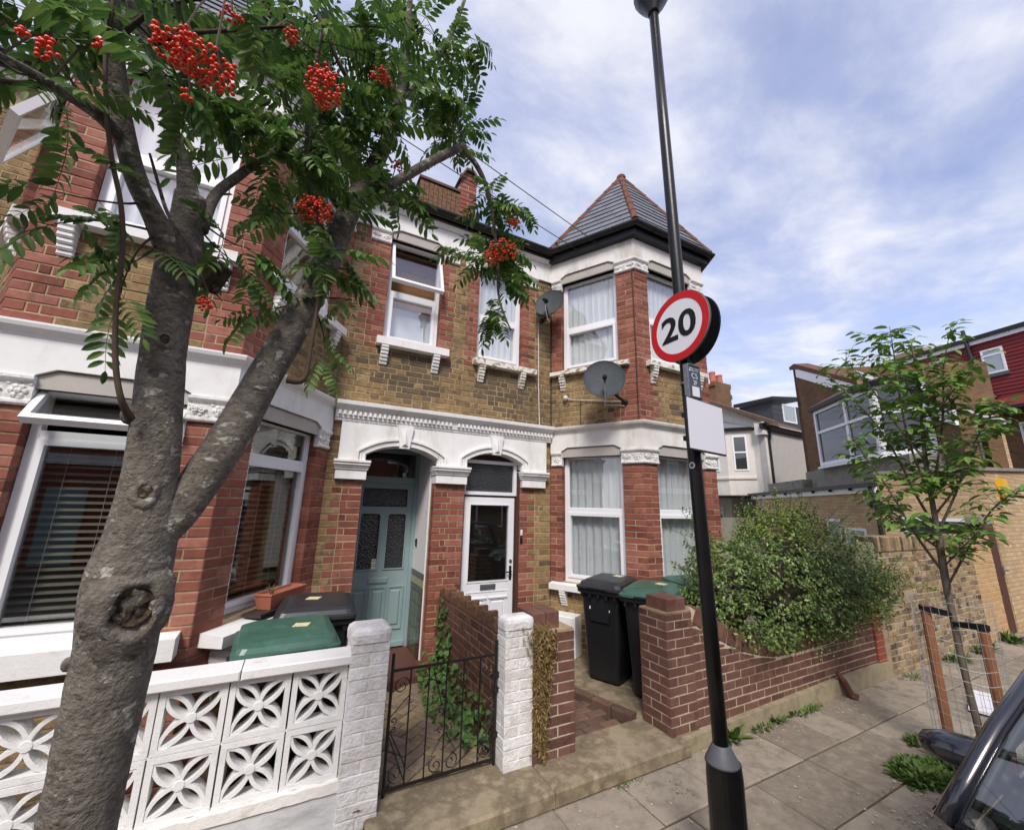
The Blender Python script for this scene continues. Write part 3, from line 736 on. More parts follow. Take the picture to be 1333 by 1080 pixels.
# ---- stucco bands, capitals, cornices
T30 = 0.577 * 0.03
def fascia(H, fr, w, z0, z1, e0, e1, t=0.03, m='white_stucco', holes=None, name='fascia_band'):
    mb = MB(); out = [(-e0, z0)]
    for (a, b) in (holes or [w]):
        out += [(a, z0), (a, z0 + .012), (a + .10, z0 + .065), (b - .10, z0 + .065), (b, z0 + .012), (b, z0)]
    out += [(fr.L + e1, z0), (fr.L + e1, z1), (-e0, z1)]
    mb.prism(fr, out, -.12, t); mb.build(name, m, H)
    for (a, b) in (holes or [w]):
        h = MB()
        for (i, tt, dz) in ((0, .006, .052), (.012, -.022, .036), (.024, -.05, .02)):
            h.prism(fr, [(a + .001, z0 - .075), (b - .001, z0 - .075), (b - .001, z0 + dz - .05), (b - .10 - i, z0 + dz), (a + .10 + i, z0 + dz), (a + .001, z0 + dz - .05)], -.13 + i * .1, tt)
        h.build('window_hood', 'hood_shade', H)
for H, fr, w, e0, e1, m in ((HA, fA1, wA1, -T30, T30, 'white_stucco'), (HA, fA2, wA2, T30, T30, 'white_stucco'), (HA, fA3, wA3, T30, -T30, 'white_stucco'),
                            (HB, fB1, wB1, -T30, T30, 'weathered_stucco'), (HB, fB2, wB2, T30, T30, 'weathered_stucco'), (HB, fB3, wB3, T30, -T30, 'weathered_stucco')):
    fascia(H, fr, w, 2.775, 3.05, e0, e1, m=m)
    fascia(H, fr, w, 5.585, 5.90, e0, e1, m=m, name='frieze')
def frieze_main(H, s0, s1, h):
    fr = fM.off(s0); 
    fascia(H, Fr(fM.P(s0, 0, 0)[:2], fM.P(s1, 0, 0)[:2]), None, 5.585, 5.90, -T30 if s0 == 0 else 0, -T30 if s1 > 2 else 0, holes=[(h[0] - s0, h[1] - s0)], name='frieze')
frieze_main(HA, 0, SPLIT, hM1); frieze_main(HB, SPLIT, fM.L, hM2)
cor = [(-.06, 3.046), (.034, 3.046), (.04, 3.065), (.055, 3.075), (.085, 3.10), (.095, 3.125), (.095, 3.14), (.01, 3.155), (-.06, 3.155)]
pA = [(-3.7, YM), (-2.63, YM), (-1.93, 3.82), (-.55, 3.82), (.25, YM)]; pB = [(3.28, YM), (3.94, 3.82), (5.39, 3.82), (6.05, YM), (6.42, YM)]
m = MB(); m.sweep(pA + [(.262, YM)], cor); m.build('cornice', 'white_stucco', HA)
m = MB(); m.sweep([(3.268, YM)] + pB, cor); m.build('cornice', 'weathered_stucco', HB)
corM = [(-.06, 2.925), (.052, 2.925), (.058, 2.95), (.07, 2.96), (.07, 2.985), (.075, 2.986), (.075, 3.045), (.10, 3.06), (.13, 3.085), (.15, 3.105), (.155, 3.14), (.155, 3.15), (.0, 3.168), (-.06, 3.168)]
for H, x0, x1, m_ in ((HA, .275, 1.735, 'white_stucco'), (HB, 1.7352, 3.255, 'white_stucco')):
    m = MB(); m.sweep([(x0, YM), (x1, YM)], corM); m.build('door_cornice', m_, H)
    d = MB(); x = x0 + .03
    while x < x1 - .03:
        d.box(WF, x, x + .028, -YM + .07, -YM + .102, 2.992, 3.040); x += .056
    d.build('dentil_row', m_, H, kind='stuff')
# the moulded surround over the two doorways
def arch(a, b, zs, rise, drop=0.0, n=14, inset=0.0):
    c = (a + b) / 2; hw = (b - a) / 2; R = (hw * hw + rise * rise) / (2 * rise); zc_ = zs + rise - R
    th = math.asin(min(1, hw / R))
    return [(c + R * sin(-th + 2 * th * k / n), zc_ + R * cos(-th + 2 * th * k / n)) for k in range(n + 1)]
A1, A2 = (0.41, 1.28), (1.69, 2.52)              # doorway openings in s
for H, (a, b), s0, s1, zs in ((HA, A1, .11, SPLIT, 2.55), (HB, A2, SPLIT + .001, 2.93, 2.57)):
    ar = arch(a, b, zs, .12)
    m = MB(); m.prism(fM, [(s0, 2.46), (a, 2.46)] + ar + [(b, 2.46), (s1, 2.46), (s1, 2.93), (s0, 2.93)], -.16, .045)
    m.build('door_surround', 'white_stucco', H)
    for o, t, w in ((0.012, .062, .03), (.05, .055, .022), (.085, .075, .028)):      # archivolt rolls
        inn = arch(a - o, b + o, zs + o * .3, .12 + o * .55); outt = arch(a - o - w, b + o + w, zs + o * .3, .12 + o * .55 + w)
        m = MB(); m.prism(fM, [(a - o - w, 2.462), (a - o, 2.462)] + inn + [(b + o, 2.462), (b + o + w, 2.462)] + outt[::-1], .02, t)
        m.build('arch_moulding', 'white_stucco', H)
    c = (a + b) / 2
    k = MB(); z0, z1 = zs + .10, 2.925
    k.prism(fM, [(c - .06, z0), (c + .06, z0), (c + .098, z1), (c - .098, z1)], .02, .085)
    P = fM.P; zm = (z0 + z1) / 2
    k.add([P(c - .045, .0851, z0 + .02), P(c + .045, .0851, z0 + .02), P(c + .075, .0851, z1 - .025), P(c - .075, .0851, z1 - .025), P(c, .118, z0 + .05), P(c, .088, z1 - .05)],
          [(0, 1, 4), (1, 2, 5, 4), (2, 3, 5), (3, 0, 4, 5)])
    k.build('keystone', 'white_stucco', H)
    for (u0, u1) in (((.065, .465) if H is HA else (2.50, 2.94)), ((1.245, SPLIT) if H is HA else (SPLIT + .001, 1.725))):
        q = MB()
        l0 = 0 if abs(u0 - SPLIT) > .01 else 1; r0 = 0 if abs(u1 - SPLIT) > .01 else 1
        for (dz0, dz1, t, i) in ((2.25, 2.36, .06, .03), (2.36, 2.385, .075, .018), (2.385, 2.41, .09, .012), (2.41, 2.44, .11, .004), (2.44, 2.47, .125, 0)):
            q.chbox(fM, u0 + (0 if l0 else i), u1 - (0 if r0 else i), -.15, t, dz0, dz1, .004)
        q.build('impost', 'white_stucco', H)
random.seed(5)
def capital(H, path, z0, z1, m):
    mb = MB(); h = z1 - z0
    mb.sweep(path, [(-.04, z0), (.022, z0), (.032, z0 + .012), (.032, z0 + .03), (.018, z0 + .038), (.02, z1 - .05), (.04, z1 - .035), (.05, z1 - .02), (.05, z1), (-.04, z1)])
    for i in range(len(path) - 1):
        f = Fr(path[i], path[i + 1])
        if f.L < .1: continue
        zc_ = z0 + .04 + (h - .09) / 2; r = (h - .09) / 2
        k = max(1, int(round(f.L / (2.4 * r))))
        Mr = Matrix.Rotation(f.ang, 3, 'Z')
        for j in range(k):
            u = f.L * (j + .5) / k
            if j % 2 == (k // 2) % 2:
                mb.ball(f.P(u, .022, zc_), r * .42, 7, 4, (1, .8, 1), M=Mr)
                for q in range(6):
                    a = 2 * pi * q / 6; mb.ball(f.P(u + cos(a) * r * .62, .02, zc_ + sin(a) * r * .62), r * .36, 6, 4, (1, .7, 1), M=Mr)
            else:
                for sg in (-1, 1):
                    pts = []
                    for q in range(9):
                        a = q / 8 * 1.6 * 2 * pi; rr = r * .55 * (1 - q / 10)
                        pts.append(f.P(u + sg * (r * .45 + 0) + rr * cos(a) * sg, .024 + .006 * random.random(), zc_ + rr * sin(a)))
                    mb.tube(pts, r * .17, 5)
        for j in range(k * 4):
            u = f.L * (j + .5) / (k * 4)
            mb.ball(f.P(u + random.uniform(-.01, .01), .02, zc_ + random.choice((-1, 1)) * r * random.uniform(.5, .95)), r * .26, 5, 4, (1.3, .7, .8), M=Mr)
    mb.build('capital', m, H)
def seg(fr, a, b): return [fr.P(a, 0, 0)[:2], fr.P(b, 0, 0)[:2]]
def cap_corner(H, f1, w1, f2, w2, z0, z1, m):
    capital(H, [f1.P(w1, 0, 0)[:2], f2.a, f2.P(w2, 0, 0)[:2]], z0, z1, m)
for z0, z1 in ((2.575, 2.772), (5.40, 5.582)):
    capital(HA, seg(fA1, 0.03, wA1[0] + .01), z0, z1, 'carved_plaster')
    cap_corner(HA, fA1, wA1[1] - .01, fA2, wA2[0] + .01, z0, z1, 'carved_plaster')
    cap_corner(HA, fA2, wA2[1] - .01, fA3, wA3[0] + .01, z0, z1, 'carved_plaster')
    capital(HA, seg(fA3, wA3[1] - .01, fA3.L - .03), z0, z1, 'carved_plaster')
    capital(HB, seg(fB1, 0.03, wB1[0] + .01), z0, z1, 'carved_plaster')
    cap_corner(HB, fB1, wB1[1] - .01, fB2, wB2[0] + .01, z0, z1, 'carved_plaster')
    cap_corner(HB, fB2, wB2[1] - .01, fB3, wB3[0] + .01, z0, z1, 'carved_plaster')
for H, a, b in ((HA, .20, .46), (HA, 1.21, 1.44), (HB, 1.54, 1.76), (HB, 2.52, 2.78)):
    capital(H, seg(fM, a, b), 5.40, 5.582, 'carved_plaster')

# ---- eaves: white soffit, black fascia and gutter
sofA = [(-.02, 5.895), (.05, 5.885), (.10, 5.935), (.115, 5.95), (-.02, 5.965)]
blk = [(.10, 5.935), (.12, 5.935), (.12, 6.05), (.10, 6.05)]
def gutter_prof(t, z, r=.058):
    o = [(t + r * sin(a), z - r * cos(a)) for a in [radians(-92 + 184 * k / 8) for k in range(9)]]
    i = [(t + (r - .006) * sin(a), z - (r - .006) * cos(a)) for a in [radians(88 - 176 * k / 8) for k in range(9)]]
    return o + i
blkB = [(-.02, 5.905), (.05, 5.89), (.115, 5.905), (.12, 6.04), (-.02, 6.05)]
mA = pA + [(1.735, YM)]; mB_ = [(1.7352, YM)] + pB
m = MB(); m.sweep(mA, sofA); m.build('soffit', 'white_stucco', HA)
m = MB(); m.sweep(mA, blk); m.sweep(mA, gutter_prof(.172, 6.055)); m.build('gutter', 'black_gutter', HA)
m = MB(); m.sweep([(1.7352, YM), (3.28, YM)], sofA); m.build('soffit', 'white_stucco', HB)
m = MB(); m.sweep([(1.7352, YM), (3.28, YM)], blk); m.sweep(pB, blkB); m.sweep(mB_, gutter_prof(.172, 6.055))
for fr in (fB1, fB2, fM.off(1.6)):
    for u in (.25, 1.15):
        m.tube([fr.P(u, .172 + .062 * sin(a), 6.055 - .062 * cos(a)) for a in [radians(-90 + 30 * k) for k in range(7)]], .008, 5)
m.build('gutter', 'black_gutter', HB)
# a pipe hopper stub at the inner angle, and the far corner
m = MB(); m.tube([fM.P(3.0, .29, 6.08), fM.P(3.0, .27, 6.16), fM.P(2.98, .22, 6.2)], .014, 6); m.build('waste_pipe', 'black_gutter', HB)

# ---- roofs
def roof_slab(H, out, m='brown_tile', name='roof'):
    q = MB(); q.add(out + [(x, y, z - .12) for x, y, z in out], [tuple(range(len(out))), tuple(range(2 * len(out) - 1, len(out) - 1, -1))] + [(i, i + len(out), (i + 1) % len(out) + len(out), (i + 1) % len(out)) for i in range(len(out))])
    return q.build(name, m, H)
RA = roof_slab(HA, [(-3.7, 4.86, 6.09), (1.735, 4.86, 6.09), (1.735, 8.2, 8.5), (-3.7, 8.2, 8.5)]); roof_slab(HA, [(-3.7, 8.2, 8.5), (1.735, 8.2, 8.5), (1.735, 11.7, 6.0), (-3.7, 11.7, 6.0)])
RB = roof_slab(HB, [(1.737, 4.86, 6.09), (6.6, 4.86, 6.09), (6.6, 8.2, 8.5), (1.737, 8.2, 8.5)]); roof_slab(HB, [(1.737, 8.2, 8.5), (6.6, 8.2, 8.5), (6.6, 11.7, 6.0), (1.737, 11.7, 6.0)])
def turret(H, corners, apex, singles):
    ap = Vector(apex); T = part('turret_roof', H)
    rest = MB()
    for q in range(3):
        a, b = Vector(corners[q]), Vector(corners[q + 1]); e = (b - a).normalized(); L = (b - a).length
        up_ = (ap - a).dot(e); gv = (ap - a) - e * up_; Hh = gv.length; gv = gv / Hh; nn = e.cross(gv).normalized()
        base = MB(); base.add([tuple(a - nn * .02), tuple(b - nn * .02), tuple(ap - nn * .02)], [(0, 1, 2)]); base.build('roof_boarding', 'dark_inside', T)
        v = -0.03; r = 0; ex = .185
        lf = lambda vv: up_ * vv / Hh; rt = lambda vv: L + (up_ - L) * vv / Hh
        while v < Hh - .12:
            vt = min(v + ex + .03, Hh - .02); w = .30; u = lf(v) - (w / 2 if r % 2 else 0)
            while u < rt(v):
                u0, u1 = u + .003, u + w - .003
                b0, b1 = max(u0, lf(v)), min(u1, rt(v)); t0, t1 = max(u0, lf(vt)), min(u1, rt(vt))
                if b1 - b0 > .02 and t1 > t0 - .001:
                    t1 = max(t1, t0 + .002); j = random.uniform(0, .003)
                    p = [a + e * uu + gv * vv + nn * hh for uu, vv, hh in ((b0, v, .022 + j), (b1, v, .022 + j), (t1, vt, .006), (t0, vt, .006), (b0, v, .012 + j), (b1, v, .012 + j), (t1, vt, .0), (t0, vt, .0))]
                    mb = MB() if singles else rest
                    mb.add([tuple(x) for x in p], [(0, 1, 2, 3), (7, 6, 5, 4), (0, 4, 5, 1), (1, 5, 6, 2), (2, 6, 7, 3), (3, 7, 4, 0)])
                    if singles: mb.build('slate', 'slate', T)
                u += w
            v += ex; r += 1
    if rest.v: rest.build('slates', 'slate', T, kind='stuff')
    for q in range(4):
        a = Vector(corners[q]); ln = (ap - a).length; k = int(ln / .30); dirv = (ap - a) / ln
        for i in range(k):
            p0 = a + dirv * (ln * i / k); p1 = a + dirv * (ln * (i + 1) / k + .03)
            mb = MB(); mb.tube([p0, p1], [.055, .047], 8); mb.build('hip_tile', 'rust_tile', T)
    mb = MB(); mb.ball(apex, .09, 8, 5, (1, 1, .8)); mb.build('hip_cap', 'rust_tile', T)
def offs(path, t):
    o = []; n_ = [Fr(path[i], path[i + 1]).n for i in range(len(path) - 1)]
    for i in range(len(path)):
        a = n_[max(0, i - 1)]; b = n_[min(i, len(n_) - 1)]; q = 1 + a[0] * b[0] + a[1] * b[1]
        o.append((path[i][0] + t * (a[0] + b[0]) / q, path[i][1] + t * (a[1] + b[1]) / q))
    return o
eB = offs([(1.7, YM)] + pB, .155)[1:5]; eA = offs(mA, .155)[1:5]
turret(HB, [(x, y, 6.09) for x, y in eB], (4.66, 4.73, 8.05), True)
turret(HA, [(x, y, 6.09) for x, y in eA], (-1.2, 4.73, 8.0), False)
for (H, e, a) in ((HB, eB, (4.66, 4.73, 8.05)), (HA, eA, (-1.2, 4.73, 8.0))):
    mb = MB(); mb.add([(e[3][0], e[3][1], 6.09), (e[0][0], e[0][1], 6.09), a, (a[0], 7.9, 8.0)], [(0, 3, 2), (3, 1, 2)]); mb.build('roof_back', 'brown_tile', H)
# party-wall upstand with its tile capping, and chimney stack behind
up = Fr((1.62, 4.98), (1.86, 4.98)); q = MB()
prs = [(1.62, 6.0), (1.88, 6.0), (1.88, 6.93), (1.80, 7.02), (1.70, 7.02), (1.62, 6.84)]
q.prism(WF, [(x, z) for x, z in prs], -6.4, -4.99); PW = q.build('parapet', 'mortar_pale', HB)
bk = Bricks(); bk.lay(Fr((1.62, 4.98), (1.88, 4.98)), 0, .26, 6.05, 7.0, [(0, .26, 'red')], depth=.05, top=lambda u: 6.86 + min(u, .17) * .7); bk.build(PW, BM, 60)
for k in range(5):
    t = MB(); y = 4.93 + k * .3
    t.prism(WF, [(1.585, 6.84), (1.60, 6.81), (1.70, 7.01), (1.80, 7.01), (1.90, 6.90), (1.915, 6.93), (1.81, 7.05), (1.69, 7.05)], -y - .29, -y); t.build('coping_tile', 'rust_tile', PW)
sh = MB()                                        # tile-hung cheek beside the upstand
for r in range(7):
    z = 6.08 + r * .07
    for k in range(9):
        x = 1.02 + k * .068
        if z < 6.56 + (x - 1.02) * .12: sh.box(WF, x, x + .062, -5.06 - .004 * r, -4.99 - .006 * (7 - r) * .4, z, z + .085)
sh.build('tile_cheek', 'brick_rough', HB, kind='stuff')
m = MB(); m.box(WF, 1.02, 1.62, -5.9, -5.02, 6.0, 6.5); m.box(WF, 1.0, 1.62, -5.9, -4.97, 6.60, 6.64); m.build('cheek_wall', 'brown_tile', HB)
# ------------------------------------------------------------------ doors
yD = 5.78
fD = Fr((0.60, yD), (1.70, yD))                  # recessed wall of the teal door
P_ = part('porch', HA)
m = MB(); m.box(WF, .60, .66, -yD - .12, -YM - .17, .06, 2.75); m.build('porch_wall', 'plaster_white', P_)
m = MB(); m.box(WF, 1.53, 1.60, -yD - .12, -YM - .17, .06, 2.75); m.build('porch_wall', 'plaster_white', P_)
m = MB(); m.box(WF, .60, 1.60, -yD - .12, -YM - .05, 2.755, 2.80); m.build('porch_ceiling', 'dark_inside', P_)
m = MB(); m.box(WF, .60, 1.60, -yD - .1, -YM + .28, .056, .17); m.build('porch_step', 'porch_tile', P_)
m = MB(); m.box(WF, 1.515, 1.53, -yD, -YM - .17, .171, 2.75); m.build('plaster', 'plaster_white', P_)
fS = Fr((1.514, yD - .04), (1.514, YM + .18))    # dado on the right-hand reveal, facing the door mat
for (z0, z1, mm) in ((1.07, 1.14, 'dado_brown'), (.97, 1.065, 'dado_buff'), (.90, .965, 'dado_brown')):
    for k in range(4):
        t = MB(); t.chbox(fS, k * .14 + .002, k * .14 + .138, 0, .012, z0 + .002, z1 - .002, .002); t.build('tile', mm, P_)
for k in range(4):
    for r in range(5):
        t = MB(); t.chbox(fS, k * .14 + .002, k * .14 + .138, 0, .010, .175 + r * .145, .175 + r * .145 + .141, .002); t.build('tile', 'dado_green' if k in (1, 2) else 'dado_brown', P_)
# teal door with its frame, fanlight and leaded panes
D1 = MB(); xl, xr = .70, 1.46; zb, zt = .19, 2.26
def dpan(mb, fr, polys_open, s0, s1, z0, z1, t0, t1):
    holed(mb, fr, s0, s1, z0, z1, polys_open, t1, t1 - t0, e=0)
fr = Fr((xl, yD), (xr, yD)); w = xr - xl
cut = [(.07, w - .07, 1.93, 2.20), (.07, .345, 1.13, 1.86), (.425, w - .07, 1.13, 1.86)]
holed(D1, fr, 0, w, zb, zt, cut, .0, .04, e=0)
D1.box(fr, 0, w, -.045, -.041, zb, 1.12)
DO = D1.build('front_door', 'teal_paint', HA)
for k, (a, b, z0, z1) in enumerate(cut):
    p = MB(); p.box(fr, a, b, -.03, -.024, z0, z1); p.build('pane', 'patterned_glass', DO)
    q = MB(); ring(q, fr, a - .004, b + .004, z0 - .004, z1 + .004, .016, -.01, .012); q.build('bead', 'teal_paint', DO)
    sp = MB()                                    # shaped shoulders at the head of each light
    for sg, u in ((1, a), (-1, b)):
        r = .085 if k else .06; pts = [(u, z1)]
        n = 7
        arc = [(u + sg * r * (1 - cos(radians(90 * i / n))) , z1 - r * (1 - sin(radians(90 * i / n)))) for i in range(n + 1)]
        out = [(u, z1)] + (arc if sg < 0 else arc)
        if sg > 0: out = out[::-1]
        sp.prism(fr, out, -.02, .004)
    sp.build('spandrel', 'teal_paint', DO)
for a, b in ((.055, .235), (.285, .475), (.525, .705)):
    q = MB(); q.box(fr, a, b, -.002, .003, .40, .905)
    P = fr.P
    ring(q, fr, a - .012, b + .012, .388, .917, .018, 0, .014)
    q.chbox(fr, a + .03, b - .03, .0, .016, .44, .865, .012); q.build('door_panel', 'teal_paint', DO)
q = MB(); q.chbox(fr, .24, .50, 0, .012, .955, 1.035, .004); q.chbox(fr, .255, .485, .008, .018, .968, 1.022, .003); q.build('letterplate', 'teal_paint', DO)
q = MB(); q.box(fr, -.0, w, 0, .05, zb, zb + .055); q.build('weatherboard', 'teal_paint', DO)
q = MB()
for (z0, z1, mi) in ((1.235, 1.265, 0), (1.20, 1.23, 1), (1.175, 1.195, 0), (1.14, 1.17, 1)):
    q.box(fr, .275, .335, -.023, -.021, z0, z1, mi)
q.build('sticker', ['sticker_cream', 'print_white'], DO)
q = MB(); q.box(fr, -.06, 0, -.06, .03, .17, 2.72); q.box(fr, w, w + .06, -.06, .03, .17, 2.72); q.box(fr, 0, w, -.06, .035, 2.262, 2.345); q.box(fr, 0, w, -.06, .03, 2.68, 2.73)
q.build('door_frame', 'teal_paint', HA)
q = MB(); q.box(fr, 0, w, -.03, -.024, 2.345, 2.68); q.build('fanlight', 'dark_glass', HA)
q = MB(); f2 = Fr((1.514, yD - .25), (1.514, YM)); q.chbox(fS, .10, .135, 0, .02, 1.43, 1.53, .008); q.ball(fS.P(.117, .02, 1.50), .012, 8, 4); q.build('doorbell', 'sign_black', HA)
# white door of the corner house
y2 = 5.11; fr = Fr((1.96, y2), (2.75, y2)); w = .79
m = MB(); cut = [(.105, w - .105, 1.02, 2.0)]
holed(m, fr, 0.02, w - .02, .17, 2.10, cut, 0, .05, e=0); m.box(fr, .02, w - .02, -.05, -.046, .17, 1.0)
DW = m.build('front_door', 'white_paint', HB)
p = MB(); p.box(fr, cut[0][0], cut[0][1], -.03, -.022, 1.02, 2.0); p.build('pane', 'dark_glass', DW)
p = MB(); ring(p, fr, .095, w - .095, 1.01, 2.01, .014, -.01, .008); p.build('bead', 'white_paint', DW)
for a, b in ((.12, .37), (.42, .67)):
    q = MB(); ring(q, fr, a, b, .34, .81, .02, 0, .012); q.chbox(fr, a + .04, b - .04, 0, .014, .38, .77, .01); q.box(fr, a - .01, b + .01, 0, .024, .81, .824); q.build('door_panel', 'white_paint', DW)
q = MB(); ring(q, fr, .09, w - .09, .27, .90, .012, 0, .006); q.build('panel_moulding', 'white_paint', DW)
q = MB(); q.chbox(fr, .29, .51, 0, .012, .915, .985, .004); q.chbox(fr, .305, .495, .01, .017, .93, .972, .003); q.build('letterplate', 'steel', DW)
q = MB(); q.chbox(fr, w - .08, w - .045, 0, .01, 1.02, 1.20, .003); q.tube([fr.P(w - .062, .01, 1.13), fr.P(w - .062, .045, 1.13), fr.P(w - .15, .05, 1.125)], .009, 7); q.build('handle', 'sign_black', DW)
q = MB(); q.lathe([(.001, 0), (.024, 0), (.022, .012), (.001, .012)], fr.P(w - .062, 0, 1.26), 12, Matrix.Rotation(pi / 2, 3, 'X')); q.build('lock', 'steel', DW)
q = MB(); ring(q, fr, -.02, w + .0, 2.13, 2.60, .045, -.05, .02); FN = q.build('fanlight', 'white_paint', HB)
q = MB(); q.box(fr, .03, w - .05, -.02, -.014, 2.175, 2.555); q.build('pane', 'patterned_glass', FN)
q = MB(); q.box(fr, -.022, .02, -.06, -.002, .17, 2.128); q.box(fr, w - .02, w + .02, -.06, -.002, .17, 2.128); q.box(fr, .02, w - .02, -.06, -.002, 2.101, 2.128); q.build('door_frame', 'brown_reveal', HB)
q = MB(); q.box(fM, 2.50, 2.525, -.10, -.012, .17, 2.46); q.build('reveal_strip', 'brown_reveal', HB)
q = MB(); q.box(fr, -.02, w + .02, -.1, .30, .056, .16); q.build('door_step', 'concrete', HB)
for z0, mm in ((1.60, 'print_white'), (1.50, 'sign_black')):
    q = MB(); q.chbox(fM, 2.535, 2.565, 0, .02, z0, z0 + .075, .005); q.ball(fM.P(2.55, .02, z0 + .035), .008, 8, 4); q.build('doorbell', mm, HB)
q = MB(); q.box(fr, -.06, w + .1, -.12, -.10, .1, 2.8); q.build('door_backing', 'dark_inside', HB)
# fill above the white door's fanlight
q = MB(); q.box(fM, A2[0], A2[1], -.13, -.10, 2.60, 2.80); q.build('fanlight_head', 'brown_reveal', HB)

# ------------------------------------------------------------------ what hangs inside the windows
def curtain(fr, s0, s1, z0, z1, t, m, label, folds=9, amp=.007, cat='curtain', name='net_curtain', grp=None):
    mb = MB(); n = int((s1 - s0) / .012); ph = random.uniform(0, 6)
    top = []; bot = []
    for i in range(n + 1):
        u = s0 + (s1 - s0) * i / n
        d = amp * (sin(u * folds * 7 + ph) + .5 * sin(u * folds * 15.3 + 1 + ph)); d2 = amp * 1.3 * (sin(u * folds * 7 + ph + .2) + .6 * sin(u * folds * 13.1 + 2))
        top.append(fr.P(u, t + d * .7, z1)); bot.append(fr.P(u + d2 * .1, t + d2, z0))
    v = top + bot; k = n + 1
    mb.add(v, [(i, i + k, i + k + 1, i + 1) for i in range(n)])
    o = mb.build(name, m, None, smooth=True); tag(o, label, cat, grp)
curtain(fB1, .22, 1.06, 4.06, 5.54, -.18, 'curtain_net', 'white net curtain in the upper bay window behind the lower dish')
curtain(fB2, .28, 1.17, 4.06, 5.54, -.18, 'curtain_net', 'white net curtain in the upper bay window behind the 20 sign')
curtain(fM, hM2[0] + .03, hM2[1] - .03, 4.06, 5.54, -.18, 'curtain_net', 'white net curtain in the upper window above the white door')
curtain(fB1, .22, 1.06, 1.02, 2.74, -.20, 'curtain_grey', 'grey net curtain in the lower bay window behind the two bins', 8, .013)
curtain(fB2, .28, 1.17, 1.02, 2.74, -.20, 'curtain_grey', 'grey net curtain in the lower bay window beside the lamp post', 8, .013)
curtain(fA2, .29, 1.08, 4.06, 5.54, -.18, 'curtain_net', 'white net curtain in the upper bay window behind the rowan trunk', 6)
curtain(fB3, .3, 1.16, 4.06, 5.54, -.18, 'curtain_net', 'white net curtain in the far side of the turret bay, upper window', 6)
curtain(fB3, .3, 1.16, 1.04, 2.72, -.24, 'curtain_grey', 'grey net curtain in the far side of the turret bay, lower window', 6)
# roller blind in the opened upper window: hangs inside, part drawn
b = MB(); b.box(fM, hM1[0] + .05, hM1[1] - .05, -.24, -.236, 4.06, 4.62); b.tube([fM.P(hM1[0] + .05, -.24, 4.06), fM.P(hM1[1] - .05, -.24, 4.06)], .012, 6)
tag(b.build('roller_blind', 'blind_white'), 'white blind behind the lower sash of the opened upper window', 'blind')
b = MB()
for k in range(6): b.box(fM, hM1[0] + .02, hM1[1] - .02, -.30, -.28, 4.63 + k * .15, 4.775 + k * .15)
b.build('window_board', 'timber_inside', HA)
b = MB(); b.box(fA3, wA3[0] + .03, wA3[1] - .03, -.24, -.236, 4.08, 5.52); tag(b.build('roller_blind', 'stock_brick'), 'beige blind drawn in the upper side window of the bay', 'blind')
# venetian blinds
def venetian(fr, s0, s1, z0, z1, t, m, label, pitch=.05, tilt=25):
    root = thing('venetian_blind', label, 'blind', fr.P((s0 + s1) / 2, t, z0))
    n = int((z1 - z0) / pitch)
    for k in range(n):
        z = z0 + .02 + k * pitch; mb = MB(); P = fr.P; c, s_ = cos(radians(tilt)), sin(radians(tilt)); h = .023
        v = [P(s0, t - h * c, z + h * s_), P(s1, t - h * c, z + h * s_), P(s1, t, z + .004), P(s0, t, z + .004), P(s1, t + h * c, z - h * s_), P(s0, t + h * c, z - h * s_)]
        v += [(x, y, zz - .0025) for x, y, zz in v]
        mb.add(v, [(0, 3, 2, 1), (3, 5, 4, 2), (6, 7, 8, 9), (9, 8, 10, 11), (5, 11, 10, 4), (0, 1, 7, 6), (0, 6, 9, 3), (3, 9, 11, 5), (1, 2, 8, 7), (2, 4, 10, 8)])
        mb.build('slat', m, root)
    mb = MB()
    for u in (s0 + .12, (s0 + s1) / 2, s1 - .12): mb.tube([fr.P(u, t + .024, z0), fr.P(u, t + .024, z1)], .0018, 4)
    mb.build('cord', 'cable_white', root); mb = MB(); mb.box(fr, s0, s1, t - .025, t + .025, z1 - .01, z1 + .03); mb.build('head_rail', m, root)
venetian(fA2, .32, 1.05, 1.13, 2.36, -.25, 'slat_dark', 'dark venetian blind in the big bay window behind the rowan trunk')
venetian(fA3, .34, 1.16, 1.13, 2.62, -.25, 'slat_brown', 'brown venetian blind in the side bay window above the terracotta trough')
venetian(fA1, .26, 1.08, 1.13, 2.62, -.25, 'slat_brown', 'brown venetian blind in the far side of the bay beyond the trunk')

# ------------------------------------------------------------------ front gardens: paths, steps
g = MB(); g.box(WF, .60, 3.14, -3.16, -2.70, -0.12, .085)
TH = struct(g.build('threshold_bed', 'plinth_concrete'))
for x0, x1 in ((.60, 1.80), (1.806, 3.15)):
    m = MB(); m.v = []
    m.add([(x0, 2.685, .015), (x1, 2.685, .015), (x1, 3.16, .015), (x0, 3.16, .015), (x0, 2.685, .095), (x1, 2.685, .095), (x1, 3.16, .105), (x0, 3.16, .105),
           (x0 + .012, 2.70, .112), (x1 - .012, 2.70, .112), (x1 - .012, 3.15, .118), (x0 + .012, 3.15, .118)],
          [(8, 9, 10, 11)] + [q for i in range(4) for q in ((i, (i + 1) % 4, 4 + (i + 1) % 4, 4 + i), (4 + i, 4 + (i + 1) % 4, 8 + (i + 1) % 4, 8 + i))])
    struct(m.build('threshold_slab', 'concrete', TH))
